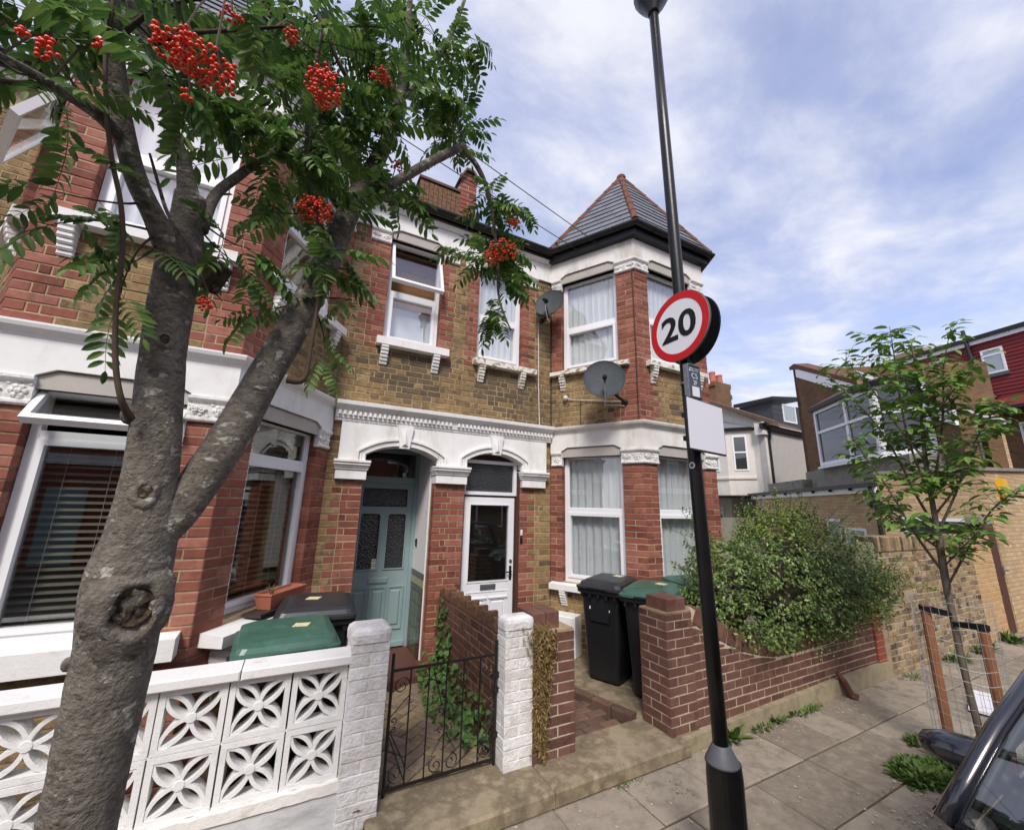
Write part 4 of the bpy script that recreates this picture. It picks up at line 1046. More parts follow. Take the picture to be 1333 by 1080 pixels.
def paver_mesh(m):
    q = MB(); c = .007; w, d = .189, .089
    v = [(-w/2, -d/2, -.05), (w/2, -d/2, -.05), (w/2, d/2, -.05), (-w/2, d/2, -.05), (-w/2, -d/2, -c), (w/2, -d/2, -c), (w/2, d/2, -c), (-w/2, d/2, -c),
         (-w/2 + c, -d/2 + c, 0), (w/2 - c, -d/2 + c, 0), (w/2 - c, d/2 - c, 0), (-w/2 + c, d/2 - c, 0)]
    f = [(8, 9, 10, 11)]
    for i in range(4):
        j = (i + 1) % 4; f += [(i, j, 4 + j, 4 + i), (4 + i, 4 + j, 8 + j, 8 + i)]
    q.add(v, f); return q.mesh('paver', m)
g = MB(); g.box(WF, .62, 1.60, -5.00, -3.14, .05, .088); g.box(WF, -1.9, .62, -3.8, -3.14, .05, .088)
PA = struct(g.build('block_path', 'soil'))
pm = paver_mesh('block_paver'); ang = radians(38); ca, sa = cos(ang), sin(ang); cnt = 0
for i in range(-40, 60):
    for j in range(-40, 60):
        lx = .1 * (i + 2 * (j // 2) * 0) ; 
        # herringbone: pairs of blocks at right angles
        k = (i - j) % 4
        if k == 0: px, py, rz = .1 * i + .1, .1 * j + .05, 0.0
        elif k == 2 or k == 1: continue
        else: px, py, rz = .1 * i + .05, .1 * j + .1, pi / 2
        X = 1.1 + px * ca - py * sa; Y = 4.0 + px * sa + py * ca
        if (.67 < X < 1.55 and 3.20 < Y < 4.72) or (-.6 < X <= .62 and 3.2 < Y < 3.72):
            place('paver', pm, PA, loc=(X, Y, .108 + random.uniform(-.004, .003)), rot=Matrix.Rotation(rz + ang, 3, 'Z')); cnt += 1
g = MB(); g.box(WF, 1.86, 2.85, -5.0, -3.14, .05, .088); PB = struct(g.build('brick_path', 'soil'))
pm2 = paver_mesh('red_paver')
for r in range(18):
    for k in range(6):
        X = 1.95 + k * .2 + (.1 if r % 2 else 0); Y = 3.22 + r * .1
        if X < 2.78: place('paver', pm2, PB, loc=(X, Y, .108 + random.uniform(-.003, .003)))
# the bins' hardstanding with its brick edging
g = MB(); g.slab([(2.62, 4.72), (3.02, 3.14), (3.2, 3.12), (6.6, 3.0), (6.6, 3.75), (5.4, 3.78), (3.96, 3.78), (3.3, 4.95)], .05, .13)
struct(g.build('hardstanding', 'concrete'))
ed = struct(part('edging', PB)) if False else None
k0 = Vector((2.56, 4.70)); k1 = Vector((2.98, 3.15)); dd = (k1 - k0); nE = int(dd.length / .225)
for i in range(nE):
    p = k0 + dd * ((i + .5) / nE)
    place('edging_brick', unit_brick('red_paver'), PB, loc=(p.x, p.y, .115), rot=Matrix.Rotation(atan2(dd.y, dd.x), 3, 'Z'), scale=(.215, .10, .09))

# ------------------------------------------------------------------ white screen-block wall, white pillars, gate
SW = thing('screen_wall', 'white painted garden wall of pierced flower-pattern blocks, beside the rowan trunk', 'wall', (-1.2, 3.1, 0))
fw_ = Fr((-3.0, 3.02), (.44, 3.02)); Lw = fw_.L
m = MB(); m.box(fw_, 0, Lw, -.12, .02, -.02, .30); m.build('plinth', 'painted_render', SW)
m = MB(); n_ = 70
top = [(Lw * i / n_, .352 + .010 * mnoise.noise(Vector((i * .7, 3, 0)))) for i in range(n_ + 1)]; bot = [(Lw * i / n_, .295 + .014 * mnoise.noise(Vector((i * .9, 8, 0)))) for i in range(n_ + 1)]
m.prism(fw_, bot + top[::-1], -.13, .032); m.build('plinth_course', 'chipped_paint', SW)
def block_mesh():
    b = MB(); F = Fr((0, 0), (1, 0)); S_, fwd = .310, .03; t0, t1 = -.09, 0.0
    h = S_ / 2
    ring(b, F, -h, h, 0, S_, fwd, t0, t1)
    R = h - fwd                                  # half inner
    w = .021
    for q in range(4):
        sx, sz = ((1, 1), (-1, 1), (-1, -1), (1, -1))[q]
        # two arcs from the centre to the inner corner, bulging either side of the diagonal
        for sg in (1, -1):
            n = 9; inn = []; out = []
            for i in range(n + 1):
                a = i / n; al = a * R * 1.41421; bul = sg * (.034 * sin(pi * a) ** .75)
                wd = w * (1.0 if .12 < a < .88 else 1.15)
                for lst, e in ((inn, -wd / 2), (out, wd / 2)):
                    bb = bul + e * (1 if sg > 0 else -1) * (1 if sg > 0 else 1)
                    x_ = (al - bb) / 1.41421; z_ = (al + bb) / 1.41421
                    lst.append((max(-R - .002, min(R + .002, x_)), max(-R - .002, min(R + .002, z_))))
            poly = inn + out[::-1]
            poly = [(x_ * sx, h + z_ * sz) for x_, z_ in poly]
            ar = sum(poly[i][0] * poly[(i + 1) % len(poly)][1] - poly[(i + 1) % len(poly)][0] * poly[i][1] for i in range(len(poly)))
            if ar < 0: poly = poly[::-1]
            b.prism(F, poly, t0 + .004 + q * .0004 + (.0002 if sg > 0 else 0), t1 - .004 - q * .0004 - (.0002 if sg > 0 else 0))
    b.lathe([(.001, -.0035), (.028, -.0035), (.024, 0.0), (.001, .0005)], (0, -.0, h), 10, Matrix.Rotation(pi / 2, 3, 'X'))
    return b.mesh('screen_block', 'painted_block')
bm = block_mesh()
x = .43 - .16
k = 0
while x > -2.8:
    for r in range(2):
        place('screen_block', bm, SW, loc=(x + random.uniform(-.002, .002), 3.02 + random.uniform(-.003, .003), .352 + r * .316), rot=Matrix.Rotation(random.choice((0, 0)), 3, 'Y'))
    x -= .318; k += 1
m = MB(); m.box(fw_, 0, Lw, -.08, -.012, .352, .362); m.box(fw_, 0, Lw, -.08, -.006, .660, .670); m.build('mortar_bed', 'chipped_paint', SW)
for i in range(6):
    a = Lw - (i + 1) * .6; 
    m = MB(); m.chbox(fw_, a + .003, a + .597, -.14, .045, .985, 1.042, .008); m.build('coping', 'sill_paint', SW)
def pillar(name, label, x0, x1, yf, dep, z0, z1, cap=True):
    T = thing(name, label, 'pillar', ((x0 + x1) / 2, yf + dep / 2, z0))
    w = x1 - x0
    c = MB(); c.box(WF, x0 + .006, x1 - .006, -yf - dep + .006, -yf - .006, z0, z1 - .02); c.build('core', 'chipped_paint', T)
    z = z0; i = 0
    while z < z1 - .09:
        zz = min(z + .075, z1 - .09)
        j = lambda: random.uniform(-.002, .002)
        for (fr, L) in ((Fr((x0, yf), (x1, yf)), w), (Fr((x0, yf + dep), (x0, yf)), dep), (Fr((x1, yf), (x1, yf + dep)), dep)):
            cuts = [L] if (L < .2 or i % 2 == 0) else [L / 2 - .005, L / 2 - .005]; u = 0
            for q in cuts:
                p = fr.P(u + q / 2, j() - .025, (z + zz) / 2)
                place('brick', unit_brick('painted_brick'), T, loc=p, rot=Matrix.Rotation(fr.ang + random.uniform(-.012, .012), 3, 'Z') @ Matrix.Rotation(random.uniform(-.012, .012), 3, 'Y'), scale=(q - .002, .05, zz - z - random.uniform(.004, .008))); u += q + .01
        z = zz; i += 1
    cp = MB(); s = .012
    lay = [(z1 - .09, s * .8), (z1 - .04, s), (z1 - .018, s * .4), (z1 - .004, -.02), (z1, -.07)]
    for q in range(len(lay) - 1):
        pass
    rings = []
    for zz, o in lay:
        pts = []
        for (cx, cy, a0) in ((x1, yf, -90), (x1, yf + dep, 0), (x0, yf + dep, 90), (x0, yf, 180)):
            for a in (0, 30, 60, 90):
                rr = .03; ox = cx - (rr if cx == x1 else -rr); oy = cy - (rr if cy == yf + dep else -rr)
                pts.append((ox + (rr + o) * cos(radians(a0 + a)) if rr + o > 0 else ox, oy + (rr + o) * sin(radians(a0 + a)) if rr + o > 0 else oy, zz + .004 * mnoise.noise(Vector((cx * 9, cy * 9, a)))))
        rings.append(pts)
    nn = len(rings[0]); v = [p for r in rings for p in r]
    f = [(i * nn + j, i * nn + (j + 1) % nn, (i + 1) * nn + (j + 1) % nn, (i + 1) * nn + j) for i in range(len(rings) - 1) for j in range(nn)] + [tuple((len(rings) - 1) * nn + j for j in range(nn)), tuple(range(nn - 1, -1, -1))]
    cp.add(v, f); cp.build('cap', 'painted_brick', T)
    return T
pillar('gate_pillar', 'white painted brick gate pillar at the end of the pierced block wall', .43, .672, 2.975, .23, -.01, 1.19)
pillar('gate_pillar', 'white painted brick gate pillar touching the dark brick pier', 1.555, 1.80, 2.995, .15, .10, 1.145)
# dark brick pier of the corner house
def brick_pier(name, label, x0, x1, yf, dep, z0, z1, capw, capz, mname='brown_brick', capoff=(0, 0)):
    T = thing(name, label, 'pier', ((x0 + x1) / 2, yf + dep / 2, z0))
    c = MB(); c.box(WF, x0 + .005, x1 - .005, -yf - dep + .005, -yf - .005, z0, z1 - .004); c.build('core', 'mortar_pale', T)
    bk = Bricks(); w = x1 - x0
    for fr, L in ((Fr((x0, yf), (x1, yf)), w), (Fr((x0, yf + dep), (x0, yf)), dep), (Fr((x1, yf), (x1, yf + dep)), dep), (Fr((x1, yf + dep), (x0, yf + dep)), w)):
        ph = 0 if fr.ang in (0.0, pi) or abs(abs(fr.ang) - pi) < .01 else 1
        z = z0; i = 0
        while z < z1 - .03:
            a = .215 if (i + ph) % 2 == 0 else .1025
            for u0, u1 in ((0, min(a, L)), (a + .012, L)):
                if u1 - u0 > .03: bk.b.append((fr, u0, u1, z + .006, min(z + .069, z1), 'b', random.uniform(-.002, .002), .05))
            z += .075; i += 1
    bk.build(T, {'b': mname}, 200)
    cx, cy = (x0 + x1) / 2 + capoff[0], yf + dep / 2 + capoff[1]
    for k in range(2):
        a = MB(); q = capw / 2
        a.chbox(WF, cx - q + k * (q + .003), cx - .003 + k * (q + .003), -cy - q, -cy + q, z1 + .012, capz, .006); a.build('cap_brick', mname, T)
    a = MB(); a.box(WF, x0 + .004, x1 - .004, -yf - dep + .004, -yf - .004, z1 - .003, z1 + .014); a.build('mortar_weathering', 'mortar_joint', T)
    return T
brick_pier('gate_pier', 'dark red brick pier overhung by a dried plant, right of the white pillar', 1.805, 2.19, 2.985, .33, .10, 1.0, .26, 1.14, capoff=(-.05, .02))
brick_pier('gate_pier', 'brown brick pier in front of the bins at the start of the curved wall', 3.05, 3.385, 2.785, .33, .115, 1.07, .25, 1.19, capoff=(.02, 0))
# the gate
G = thing('garden_gate', 'black wrought iron garden gate with scrolls between the white pillars', 'gate', (1.13, 3.12, .1))
gx0, gx1, gy, gz0, gz1 = .735, 1.535, 3.115, .155, .86
m = MB(); r = .010
def bar(a, b, r=.006, name='bar', n=5):
    q = MB(); q.tube([a, b], r, n); return q.build(name, 'black_iron', G)
bar((gx0, gy, gz0 - .06), (gx0, gy, gz1 + .11), .011, 'stile', 6); bar((gx1, gy, gz0 - .06), (gx1, gy, gz1 + .10), .012, 'stile', 6)
for z, nm in ((gz0, 'rail'), (gz1, 'rail')):
    q = MB(); q.box(WF, gx0, gx1, -gy - .006, -gy + .006, z - .008, z + .008); q.build(nm, 'black_iron', G)
xs = [gx0 + (gx1 - gx0) * k / 6 for k in range(1, 6)]
for k, x in enumerate(xs): bar((x, gy, gz0), (x, gy, gz1))
def spiral(cx, cz, r, turns, a0, dirn, tail=None):
    pts = []
    n = int(turns * 12)
    for i in range(n + 1):
        a = a0 + dirn * 2 * pi * turns * i / n; rr = r * (1 - .85 * i / n)
        pts.append((cx + rr * cos(a), gy - .008, cz + rr * sin(a)))
    if tail: pts = [(p[0], gy - .008, p[1]) for p in tail] + pts
    q = MB(); q.tube(pts, .0042, 4); q.build('scroll', 'black_iron', G)
s_ = (gx1 - gx0) / 6
spiral(gx0 + .07, gz1 - .10, .06, 1.5, radians(0), 1, [(gx0 + s_ - .002, gz1 - .20), (gx0 + s_ - .004, gz1 - .13)])
spiral(gx1 - .07, gz1 - .10, .06, 1.5, radians(180), -1, [(gx1 - s_ + .002, gz1 - .22), (gx1 - s_ + .004, gz1 - .14)])
spiral(gx0 + .07, gz0 + .085, .065, 1.5, radians(0), -1, [(gx0 + .01, gz0 + .34), (gx0 + s_ - .02, gz0 + .15)])
spiral(gx1 - .07, gz0 + .085, .06, 1.5, radians(180), 1, [(gx1 - .01, gz0 + .34), (gx1 - s_ + .02, gz0 + .15)])
spiral(xs[2] - .055, gz0 + .07, .055, 1.4, radians(90), 1, [(xs[2] - .005, gz0 + .26), (xs[2] - .09, gz0 + .13)])
spiral(xs[2] + .055, gz0 + .07, .055, 1.4, radians(90), -1, [(xs[2] + .005, gz0 + .26), (xs[2] + .09, gz0 + .13)])
for sg in (-1, 1):
    spiral(xs[2] + sg * .03, gz0 + .29, .026, 1.2, radians(270), sg)
    spiral(xs[2] + sg * .03, gz1 - .30, .026, 1.2, radians(90), -sg, [(xs[2] + sg * s_ * .8, gz1 - .02), (xs[2] + sg * .05, gz1 - .20)])
for sg, x in ((1, gx0), (-1, gx1)):
    spiral(x + sg * .03, gz0 + .40, .024, 1.2, radians(270), sg); spiral(x + sg * .03, gz0 + .345, .02, 1.2, radians(90), -sg)
    q = MB(); q.tube([(x, gy - .008, gz0 + .42), (x + sg * s_, gy - .008, gz1 - .16)], .0038, 4); q.tube([(x, gy - .008, gz0 + .33), (x + sg * s_, gy - .008, gz0 + .02)], .0038, 4); q.build('brace', 'black_iron', G)
for a_, b_, c_, d_ in ((-.02, .05, .60, .63), (-.02, .05, .30, .33), (-.04, .02, .70, .74)):
    q = MB(); q.box(WF, gx1 + a_, gx1 + b_, -gy - .012, -gy + .015, c_, d_); q.build('hinge', 'black_iron', G)
# stepped dividing wall between the two paths
DV = thing('dividing_wall', 'low weathered brick wall with stepped top between the two front doors', 'wall', (1.72, 4.1, .06))
fv = Fr((1.655, 4.97), (1.655, 3.16)); fv2 = Fr((1.80, 3.33), (1.80, 4.97))
ztop = lambda u: .965 + .07 * (u / 1.81)
m = MB(); m.box(WF, 1.660, 1.795, -4.965, -3.165, .05, .94); m.build('core', 'mortar_joint', DV)
bk = Bricks(); bk.lay(fv, 0, fv.L, .09, .95, [(0, fv.L, 'b')], depth=.05, z_base=.09); bk.lay(fv2, 0, fv2.L, .09, .95, [(0, fv2.L, 'b')], depth=.05, z_base=.09)
bk.build(DV, {'b': 'brown_brick'}, 220)
for k in range(8):
    a = MB(); y = 3.19 + k * .222
    fq = Fr((1.66, y + .2), (1.66, y)); a.prism(fq, [(0, .94), (.205, .94), (.205, 1.035), (.17, 1.04), (.0, .985)], -.135, .006); a.build('coping_brick', 'brick_rough', DV)

# ------------------------------------------------------------------ curved brown wall and old stock wall along the pavement
CW = thing('garden_wall', 'dark brown brick garden wall with dipped soldier-course top, below the hedge', 'wall', (5.1, 2.83, 0))
fc = Fr((3.385, 2.794), (6.90, 2.794))
def ctop(u):                                     # underside of the soldier course
    if u < 1.36: return .50 + .46 * (1 - u / 1.36) ** 1.7
    if u < 2.3: return .50
    return .50 + .33 * ((u - 2.3) / 1.2) ** 1.3
m = MB(); NP = 40
m.prism(Fr((3.385, 2.80), (6.90, 2.80)), [(0, .11)] + [(3.515, .11)] + [(3.515 * (1 - i / NP), ctop(3.515 * (1 - i / NP)) + .155) for i in range(NP + 1)], -.20, 0)
m.build('core', 'mortar_pale', CW)
m = MB(); m.prism(Fr((3.05, 2.735), (6.62, 2.735)), [(0, -.02), (3.93, -.02), (3.925, .16), (3.57, .17), (2.8, .165), (.33, .11), (0, .10)], -.10, 0); m.build('plinth', 'plinth_concrete', CW)
bk = Bricks(); bk.lay(fc, 0, 3.38, .10, 1.02, [(0, 3.38, 'b')], bond='stretcher', depth=.10, z_base=.115, top=lambda u: ctop(u))
# closer bricks following the curve
bk.build(CW, {'b': 'brown_brick'}, 260)
u = .02; sold = 0
while u < 3.38:
    zt_ = ctop(u + .036); sl_ = atan2(ctop(u + .07) - ctop(u), .07); p = fc.P(u + .036 * 1, -.053, zt_ + .075 - .0)
    R_ = Matrix.Rotation(-sl_, 3, 'Y')
    place('soldier_brick', unit_brick('brown_brick'), CW, loc=(p[0] - sin(sl_) * .05, p[1] + random.uniform(-.003, .003), p[2] + .02), rot=R_, scale=(.061, .115, .155))
    u += .074 * cos(sl_)
MATS['red_painted_brick'] = mat('red_painted_brick', ['7d3e30', '8e4a3a', '6f372c'], .85, scale=14, rnd=.4, bump=.4, chips=('6b5a4a', 12, .70, .03, (1, 1, 1), .7))
m = MB(); m.box(WF, 6.775, 6.975, -3.0, -2.780, .10, .95); m.build('end_core', 'mortar_joint', CW)
for i in range(11):
    fr = Fr((6.77, 2.775), (6.98, 2.775))
    place('brick', unit_brick('red_painted_brick'), CW, loc=fr.P(.105, -.05, .15 + i * .075), scale=(.21, .10, .066))
# short length of cast-iron drain shoe poking from the plinth
m = MB(); m.tube([(5.66, 2.74, .24), (5.68, 2.70, .17), (5.72, 2.66, .03), (5.74, 2.60, .012)], [.022, .036, .046, .04], 8); tag(m.build('drain_spout', 'brown_wood'), 'rusty brown rainwater spout at the foot of the brown wall', 'spout')
SWL = thing('old_garden_wall', 'taller old yellow stock brick wall beyond the hedge', 'wall', (9.1, 2.8, 0))
fo = Fr((6.985, 2.72), (10.2, 2.65)); 
m = MB(); m.prism(Fr((6.985, 2.727), (10.2, 2.657)), [(0, -.02), (fo.L, -.02), (fo.L, 1.56), (0, 1.62)], -.22, 0); m.build('core', 'mortar_pale', SWL)
bk = Bricks(); bk.lay(fo, 0, fo.L, .0, 1.49, [(0, fo.L, 'b')], bond='flemish', depth=.06, z_base=0, jit=.005); bk.build(SWL, {'b': 'old_stock_brick'}, 260)
u = 0
while u < fo.L - .05:
    place('coping_brick', unit_brick('old_stock_brick'), SWL, loc=fo.P(u + .034, -.10, 1.595), rot=Matrix.Rotation(fo.ang, 3, 'Z'), scale=(.063, .23, .20)); u += .073
fo2 = Fr((10.2, 2.65), (11.10, 2.63)); m = MB(); m.box(Fr((10.2, 2.656), (11.1, 2.636)), 0, fo2.L, -.3, 0, -.02, 1.66)
LP = thing('brick_gate_pier', 'pale new brick wall end beside the brown side door', 'pier', (10.65, 2.7, 0)); m.build('core', 'mortar_pale', LP)
bk = Bricks(); bk.lay(fo2, 0, fo2.L, 0, 1.7, [(0, fo2.L, 'b')], depth=.06, bond='stretcher'); bk.build(LP, {'b': 'new_stock_brick'}, 200)
# ------------------------------------------------------------------ wheelie bins
def rrect(w, d, r, n=4, cx=0, cy=0):
    o = []
    for (sx, sy, a0) in ((1, -1, -90), (1, 1, 0), (-1, 1, 90), (-1, -1, 180)):
        for k in range(n):
            a = radians(a0 + 90 * k / (n - 1)); o.append((cx + sx * (w / 2 - r) + r * cos(a), cy + sy * (d / 2 - r) + r * sin(a)))
    return o
def loft(mb, rings, mi=0, cap0=True, cap1=True):
    n = len(rings[0]); v = [p for r in rings for p in r]; k = len(rings)
    f = [(i * n + j, i * n + (j + 1) % n, (i + 1) * n + (j + 1) % n, (i + 1) * n + j) for i in range(k - 1) for j in range(n)]
    if cap0: f.append(tuple(range(n - 1, -1, -1)))
    if cap1: f.append(tuple((k - 1) * n + j for j in range(n)))
    mb.add(v, f, mi)
def make_bin(label, lid, loc, rz, stick=None, marks='a', wide=1.0):
    T = thing('wheelie_bin', label, 'bin', loc, rz, None)
    W, D = .50 * wide, .55
    b = MB()
    loft(b, [[(x, y, z) for x, y in rrect(w * wide, d, .045, cx=0, cy=cy)] for z, w, d, cy in ((.02, .36, .37, -.02), (.06, .375, .385, -.02), (.50, .43, .45, -.01), (.93, .475, .52, 0.0))])
    b.box(WF, -.11, .11, .19, .262, .62, .90)
    b.build('body', 'bin_black', T, local=True, smooth=False)
    r = MB()
    loft(r, [[(x, y, z) for x, y in rrect(w, d, .05)] for z, w, d in ((.905, W + .02, D + .03), (.915, W + .045, D + .06), (.955, W + .05, D + .065), (.96, W + .03, D + .045))])
    for k in range(5): r.box(WF, -W / 2 + .03 + k * (W - .1) / 4, -W / 2 + .06 + k * (W - .1) / 4, D / 2 - .01, D / 2 + .02, .865, .91)
    r.build('rim', 'bin_black', T, local=True)
    l = MB(); mt = lid
    loft(l, [[(x, y + cy, z + .025 * max(0, (y + D / 2) / D) * up) for x, y in rrect(w, d, rr)] for z, w, d, rr, cy, up in
             ((.962, W + .055, D + .08, .05, -.012, 0), (.985, W + .055, D + .08, .05, -.012, .4), (.992, W + .01, D + .02, .05, .0, .6), (1.022, W - .005, D - .0, .06, .005, 1), (1.045, W - .10, D - .10, .07, .015, 1.0), (1.05, W - .2, D - .2, .08, .02, 1.0))])
    for sg in (-1, 1): l.box(WF, sg * W * .28 - .045, sg * W * .28 + .045, -.2, D / 2 - .055, 1.005, 1.048)
    L_ = l.build('lid', mt, T, local=True)
    g2 = MB(); g2.prism(Fr((0, -D / 2 - .052), (1, -D / 2 - .052)), [(-.12, .966), (.12, .966), (.11, .982), (-.11, .982)], -.01, .006); g2.build('grip', 'bin_black', L_, local=True)
    h = MB(); h.tube([(-W / 2 + .02, D / 2 + .06, .99), (W / 2 - .02, D / 2 + .06, .99)], .016, 7)
    for sx in (-1, 1): h.box(WF, sx * .17 - .02, sx * .17 + .02, -D / 2 - .07, -D / 2 + .03, .95, 1.0)
    h.build('handle', 'bin_black', T, local=True)
    for sx in (-1, 1):
        w_ = MB(); M_ = Matrix.Rotation(pi / 2, 3, 'Y'); w_.lathe([(.02, -.025), (.085, -.025), (.10, -.015), (.10, .015), (.085, .025), (.02, .025)], (sx * .22, .2, .10), 16, M_); w_.build('wheel', 'tyre', T, local=True)
    p = MB(); F = Fr((0, -.2505), (1, -.2505))
    sl = lambda z: .2345 - (.225 + (z - .5) / .43 * .025 + .008) if z > .5 else 0
    if marks == 'a':
        for k in range(9): p.box(F, -.10 + k * .02, -.10 + k * .02 + .013, -.004, .006, .742, .757)
        p.box(F, -.13, -.115, -.004, .006, .74, .77); p.box(F, -.10, .085, -.004, .006, .728, .733); p.box(F, .10, .118, -.004, .006, .735, .757)
    elif marks == 'b':
        p.box(F, -.06, -.0, -.004, .006, .74, .80); p.box(F, -.045, .012, -.004, .006, .62, .70)
    if p.v: p.build('printed_mark', 'print_white', T, local=True)
    if stick:
        s = MB(); a = stick
        v = [(a[0], a[1], 0), (a[0] + .10, a[1] - .02, 0), (a[0] + .13, a[1] + .05, 0), (a[0] + .03, a[1] + .07, 0)]
        v = [(x, y, 1.053 + .025 * (y + D / 2) / D) for x, y, z in v]
        s.add(v + [(x, y, z - .003) for x, y, z in v], BOXF and [(0, 1, 2, 3), (7, 6, 5, 4), (0, 4, 5, 1), (1, 5, 6, 2), (2, 6, 7, 3), (3, 7, 4, 0)])
        s.build('sticker', 'sticker_cream', L_, local=True)
    return T
make_bin('green lidded wheelie bin behind the pierced white wall', 'bin_lid_green', (.06, 3.52, .11), radians(3), stick=(.02, -.02), marks='', wide=1.18).scale = (1, 1, .945)
make_bin('black lidded wheelie bin behind the green lidded one, in front of the teal door', 'bin_lid_black', (.27, 4.08, .11), radians(-4), stick=(-.1, -.0), marks='', wide=1.12)
make_bin('black lidded wheelie bin nearest the white meter box', 'bin_lid_black', (3.405, 3.94, .13), radians(-66), stick=(-.0, .1), marks='a')
make_bin('green lidded wheelie bin half hidden behind the brown brick pier', 'bin_lid_green', (3.55, 3.39, .13), radians(-62), stick=(.0, .06), marks='b', wide=1.05)
make_bin('green lidded wheelie bin mostly hidden by the hedge and lamp post', 'bin_lid_green', (4.32, 3.50, .13), radians(-12), marks='')

# meter box on the wall under the bay window
mbx = thing('meter_box', 'white meter cupboard under the bay window sill beside the bins', 'meter box', fB1.P(.28, 0, .12))
m = MB(); m.box(fB1, .08, .46, 0, .19, .14, .62); m.build('case', 'sill_paint', mbx)
m = MB(); m.chbox(fB1, .09, .45, .19, .205, .15, .36, .006); m.chbox(fB1, .09, .45, .19, .205, .37, .61, .006); m.build('door', 'upvc_white', mbx)

# terracotta trough on the sill, with two trays
fT = fA3
tr = thing('plant_trough', 'terracotta trough with a small dry plant on the bay window sill', 'planter', fT.P(.85, .1, 1.05))
m = MB()
def tro(z, gx, gy): return [fT.P(.83 + sx * gx, .085 + sy * gy, z) for sx, sy in ((-1, 1), (1, 1), (1, -1), (-1, -1))]
loft(m, [tro(1.075, .215, .062), tro(1.19, .245, .078), tro(1.19, .252, .085), tro(1.205, .252, .085), tro(1.205, .238, .070), tro(1.185, .236, .068)]); m.build('pot', 'terracotta', tr)
m = MB(); m.box(fT, .60, 1.06, .02, .15, 1.178, 1.184); m.build('compost', 'soil', tr)
m = MB()
for k in range(9):
    a = k * .7; c = fT.P(.68 + .01 * (k % 3), .085, 1.18); m.tube([c, (c[0] + .02 * cos(a), c[1] + .02 * sin(a), 1.22), (c[0] + .05 * cos(a), c[1] + .05 * sin(a), 1.24 + .01 * (k % 4))], [.005, .004, .002], 4)
m.build('dry_plant', 'dry_plant', tr)
for u in (.62, 1.02):
    m = MB(); m.chbox(fT, u - .17, u + .13, .0, .18, 1.046, 1.07, .004) if False else m.box(fT, u - .15, u + .13, .01, .175, 1.045, 1.072); tag(m.build('saucer_tray', 'dark_tray'), 'dark plastic tray under the %s end of the terracotta trough' % ('far' if u < .8 else 'near'), 'tray')

# ------------------------------------------------------------------ satellite dishes and cables
def dish(label, c, nrm, r, wall_pt, cat='satellite dish'):
    T = thing('satellite_dish', label, cat, c)
    n = Vector(nrm).normalized(); q = n.to_track_quat('Z', 'Y').to_matrix()
    m = MB(); pr = []
    for k in range(8): rr = r * k / 7; pr.append((max(rr, .002), .22 * rr * rr / r))
    pr += [(r * 1.012, pr[-1][1] + .004), (r * 1.0, pr[-1][1] - .012)] + [(max(rr, .002), z - .012) for rr, z in pr[::-1]]
    m.lathe(pr, c, 28, q @ Matrix.Diagonal((1, 1.08, 1)), caps=False); m.build('reflector', 'dish_grey', T, smooth=True)
    C = Vector(c); down = (Vector((0, 0, -1)) - n * n.dot(Vector((0, 0, -1)))).normalized()
    f = C + n * r * .95 + down * r * .45
    a = C + down * r * .95 + n * r * .2
    m = MB(); m.tube([C + down * r * 1.05 - n * .02, a, f + down * .02], [.013, .012, .011], 6); m.build('feed_arm', 'cable_black', T)
    m = MB(); m.tube([f, f + (C - f).normalized() * .09], [.026, .03], 10); m.ball(tuple(f - (C - f).normalized() * .01), .032, 8, 5); m.build('receiver', 'lnb_cream' if r > .27 else 'cable_black', T)
    W_ = Vector(wall_pt); B_ = C - n * .05
    m = MB(); m.tube([B_, B_ - n * .06, W_ + Vector((0, 0, .0))], [.03, .022, .02], 7); m.ball(tuple(B_), .05, 8, 5); m.ball(tuple(W_), .045, 8, 4); m.build('bracket', 'cable_black', T)
    m = MB(); p0 = f; p1 = a + Vector((0, 0, -.05)); m.tube([p0, (p0 + p1) / 2 + Vector((0, 0, -.06)), p1 + Vector((0, 0, -.05)), C + down * r * 1.1 - n * .05 + Vector((0, 0, -.04)), W_ + Vector((0, 0, -.05))], .005, 5); m.build('cable', 'cable_white', T)
dish('smaller grey satellite dish above the vertical white cable, left of the turret bay', (3.09, 4.74, 5.03), (-.72, -.52, .28), .23, (3.12, 5.0, 4.88))
dish('larger grey satellite dish below the upper bay window, with white cables', (3.42, 3.94, 3.64), (-.58, -.72, .30), .27, fB1.P(1.16, .01, 3.42))
m = MB(); m.tube([(3.03, 5.0, 4.82), (3.045, 5.005, 4.4), (3.05, 5.005, 3.8), (3.07, 5.0, 3.17)], .007, 5); tag(m.build('wall_cable', 'cable_white'), 'thin white cable running straight down the wall from the small dish', 'cable')
m = MB(); m.tube([fB1.P(.28, .03, 3.58), fB1.P(.36, .02, 3.555), fB1.P(.7, .02, 3.50), fB1.P(1.1, .02, 3.44)], .006, 5); m.ball(fB1.P(.27, .03, 3.59), .04, 8, 5); tag(m.build('wall_cable', 'cable_white'), 'white cable with a round junction cap leading to the larger dish', 'cable')
m = MB(); m.tube([fB1.P(.02, .012, 5.88), fB1.P(.015, .012, 4.2), fB1.P(.02, .012, 3.2)], .006, 5); m.tube([fB1.P(.50, .012, 3.52), fB1.P(.50, .012, 3.17)], .005, 5); tag(m.build('wall_cable', 'cable_black'), 'dark cable down the corner between wall and turret bay', 'cable')
m = MB(); m.tube([fB1.P(1.34, .012, 5.40), fB1.P(1.345, .014, 4.4), fB1.P(1.34, .014, 3.18)], .009, 5); tag(m.build('wall_cable', 'brown_reveal'), 'dark brown cable down the red corner of the turret bay', 'cable')
